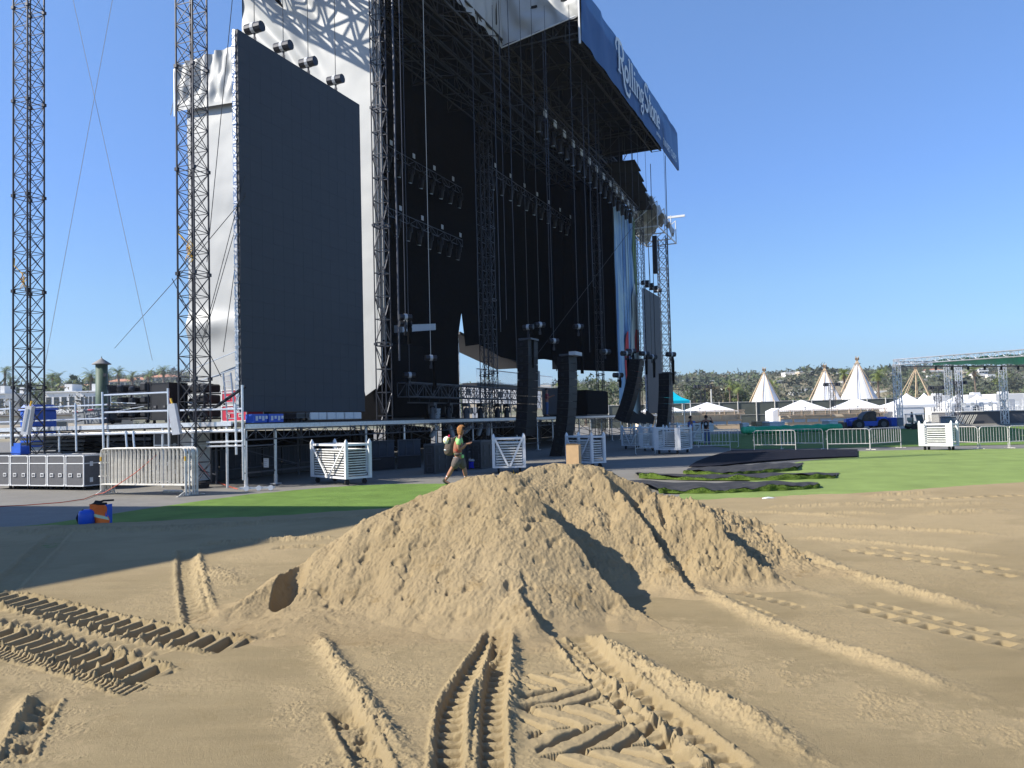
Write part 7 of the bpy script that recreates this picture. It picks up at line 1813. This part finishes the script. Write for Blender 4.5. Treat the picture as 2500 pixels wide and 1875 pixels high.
for i, (px, yt, Y, w_, mm, l) in enumerate([(6, 932, 200, .6, "leaf_mid", "leafy tree at the photo's left edge under the tall palm"), (95, 948, 180, .7, "leaf_light", "low olive tree seen through the far left tower"), (165, 945, 230, .8, "leaf_mid", "low tree between the white houses and the tiled roofs"), (208, 925, 225, .55, "leaf_mid", "green tree left of the green column"), (275, 925, 250, .7, "leaf_mid", "green tree behind the tiled roofs"), (418, 905, 300, .8, "leaf_dark", "dark spreading tree on the ridge beside the tower"), (140, 985, 140, 1.3, "shrub_dry", "long brown hedge-like bush below the white houses"), (60, 990, 150, 1.3, "shrub_dry", "brown bush below the white houses at left"),
                                            (1160, 940, 160, .6, "leaf_mid", "tree seen through the pointed opening at the back of the stage"), (1430, 930, 170, .7, "leaf_mid", "green tree seen through the stage near the dark side drape"), (1480, 935, 170, .7, "leaf_mid", "tree seen through the stage beside the thin ladder tower"), (1390, 938, 175, .6, "leaf_light", "pale tree seen right of the labelled speaker hang")]):
    b = flat_pt(px, Y) if Y < 240 else hill_pt(px, 936); h = max(3, P(px, yt, b.y).z-b.z); tree(l, b, h, h*w_, mm, i+30)
# houses
def house(label, px0, px1, yt, yb, Y=None, wall="house_white", roof=None, group=None, stories=2, nw=3):
    b0 = hill_pt(px0, yb) if Y is None else flat_pt(px0, Y); Yh = b0.y; b1 = P(px1, yb, Yh); tp = P((px0+px1)/2, yt-(2.5 if Y is None else 0), Yh).z; zb = b0.z if Y is None else 0
    W_ = b1.x-b0.x; H_ = tp-zb; rh = min(H_*.35, W_*.2) if roof in ("roof_tile", "roof_grey") else 0
    t = empty("house", label, "house", (b0.x, Yh, zb), 0, group); D_h = max(6, W_*.5)
    m_ = MB(); m_.box(0, W_, 0, D_h, -3, H_-rh)
    if not rh: m_.box(W_*.55, W_*.8, 1, D_h-1, H_, H_+H_*.18)
    m_.build("wall", wall, t)
    m_ = MB()
    if rh:
        o_ = W_*.04+.2; z = H_-rh; m_.v += [(-o_, -o_, z), (W_+o_, -o_, z), (W_+o_, D_h+o_, z), (-o_, D_h+o_, z), (W_*.25, D_h/2, H_), (W_*.75, D_h/2, H_)]; m_.f += [(0, 1, 5, 4), (1, 2, 5), (2, 3, 4, 5), (3, 0, 4), (3, 2, 1, 0)]; m_.build("roof", roof, t)
    else: m_.box(-.2, W_+.2, -.3, D_h+.2, H_, H_+.25); m_.build("roof", "white_paint", t)
    hs = (H_-rh)/stories
    for s_ in range(stories):
        for i in range(nw):
            x0 = W_*(i+.15)/nw; x1 = W_*(i+.8)/nw; m_ = MB(); m_.box(x0, x1, -.06, .0, s_*hs+hs*.28, s_*hs+hs*.8); m_.build("window", "window_dark", t)
        if s_: m_ = MB(); m_.box(0, W_, -.9, -.06, s_*hs-.12, s_*hs+.1); m_.box(0, W_, -.9, -.84, s_*hs+.1, s_*hs+.7); m_.build("balcony", wall, t)
    return t
house("white modern house with balconies left of the stage, seen through the far left tower", 110, 185, 958, 984, 170, nw=4); house("white modern house with dark windows just left of the green column", 196, 236, 957, 990, 165, nw=4); house("white modern house at the photo's left edge", 18, 60, 965, 990, 175, nw=3); house("white rounded house cut by the photo's left edge", -30, 12, 962, 988, 170, nw=2)
HL = [(150, 228, 940, 958, "house_cream", "roof_tile", "cream house with tiled roof left of the green column"), (266, 318, 927, 945, "house_cream", "roof_tile", "cream house with tiled roof right of the green column"), (310, 352, 923, 942, "house_cream", "roof_tile", "cream house with tiled roof above the black racks"), (362, 432, 916, 936, "house_cream", "roof_tile", "long cream house with tiled roof beside the tower by the wing tent")]
for (x0, x1, yt, yb, wl, rf, l) in HL: house(l, x0, x1, yt, yb, None, wl, rf, stories=1, nw=4)
hl2 = [(1918, 1948, 912, 922, "widest white house on the ridge between the small and middle teepees"), (1952, 1985, 910, 921, "white house on the ridge touching the middle teepee's left poles"), (2040, 2072, 911, 920, "pale house on the ridge between the middle and tallest teepees"), (1728, 1754, 932, 939, "white house on the skyline above the tall thin tree"), (1686, 1704, 931, 937, "tiny white house on the skyline near the stage"), (1770, 1792, 950, 961, "white house low on the slope between the stage and the small teepee"), (1804, 1824, 929, 936, "white house on the skyline beside the dark conical tree"),
       (2168, 2192, 914, 925, "white house on the slope right of the palm with a round head"), (2172, 2184, 926, 932, "little white house below the one right of the palm"), (2262, 2302, 902, 912, "tiled roof house on the ridge right of the bare poles' top"), (2350, 2387, 906, 919, "large white house on the slope under the green canopy's left end"), (2390, 2412, 903, 913, "white house on the ridge right of the large one under the canopy"), (2378, 2402, 915, 923, "white house just below the large one under the canopy"), (2324, 2344, 916, 925, "white house on the slope between the truss legs"), (2412, 2430, 917, 925, "white house right of the cluster under the canopy"),
       (2275, 2293, 919, 926, "white house on the slope just right of the bare poles"), (2098, 2120, 945, 953, "pale house low on the slope behind the tallest teepee's right side"), (2140, 2170, 958, 966, "low white house at the fence top beside the palm's trunk"), (1960, 1984, 953, 961, "pale house low between the small and middle teepees, right one"), (1893, 1914, 933, 939, "white house on the slope beside the small teepee's poles"), (2062, 2086, 934, 940, "small house on mid slope by the tallest teepee's left poles"), (2430, 2458, 929, 937, "pale house on mid slope under the green canopy"), (2478, 2502, 924, 932, "white house on the slope at the photo's right edge"), (2238, 2262, 929, 937, "cream house framed by the bare poles"), (1936, 1958, 961, 968, "pale house low between the small and middle teepees, left one"), (2126, 2142, 936, 943, "white house on mid slope left of the palm with a round head"),
       (1652, 1682, 933, 940, "long pale house on the skyline closest to the stage"), (2305, 2322, 930, 938, "cream house on mid slope between the truss legs")]
for i, (x0, x1, yt, yb, l) in enumerate(hl2):
    house(l, x0, x1, yt, yb, None, ("house_white", "house_cream", "house_white")[i % 3] if "cream" not in l else "house_cream", "roof_tile" if "tiled" in l else None, "houses on the far hillside", 1 if yb-yt < 8 else 2, 3)

# ================================================================ the air
hz = MB(); hz.box(-900, 900, -30, 1300, -31.5, 90)
mh = bpy.data.materials.new("haze_air"); mh.use_nodes = True; t_ = mh.node_tree; t_.nodes.remove(t_.nodes["Principled BSDF"])
pv = t_.nodes.new("ShaderNodeVolumePrincipled"); pv.inputs["Color"].default_value = (.80, .88, 1, 1); pv.inputs["Density"].default_value = 0.00024; pv.inputs["Anisotropy"].default_value = .3
t_.links.new(pv.outputs[0], t_.nodes["Material Output"].inputs["Volume"])
tag(hz.build("haze", mh), kind='stuff')
sc.cycles.volume_bounces = 0
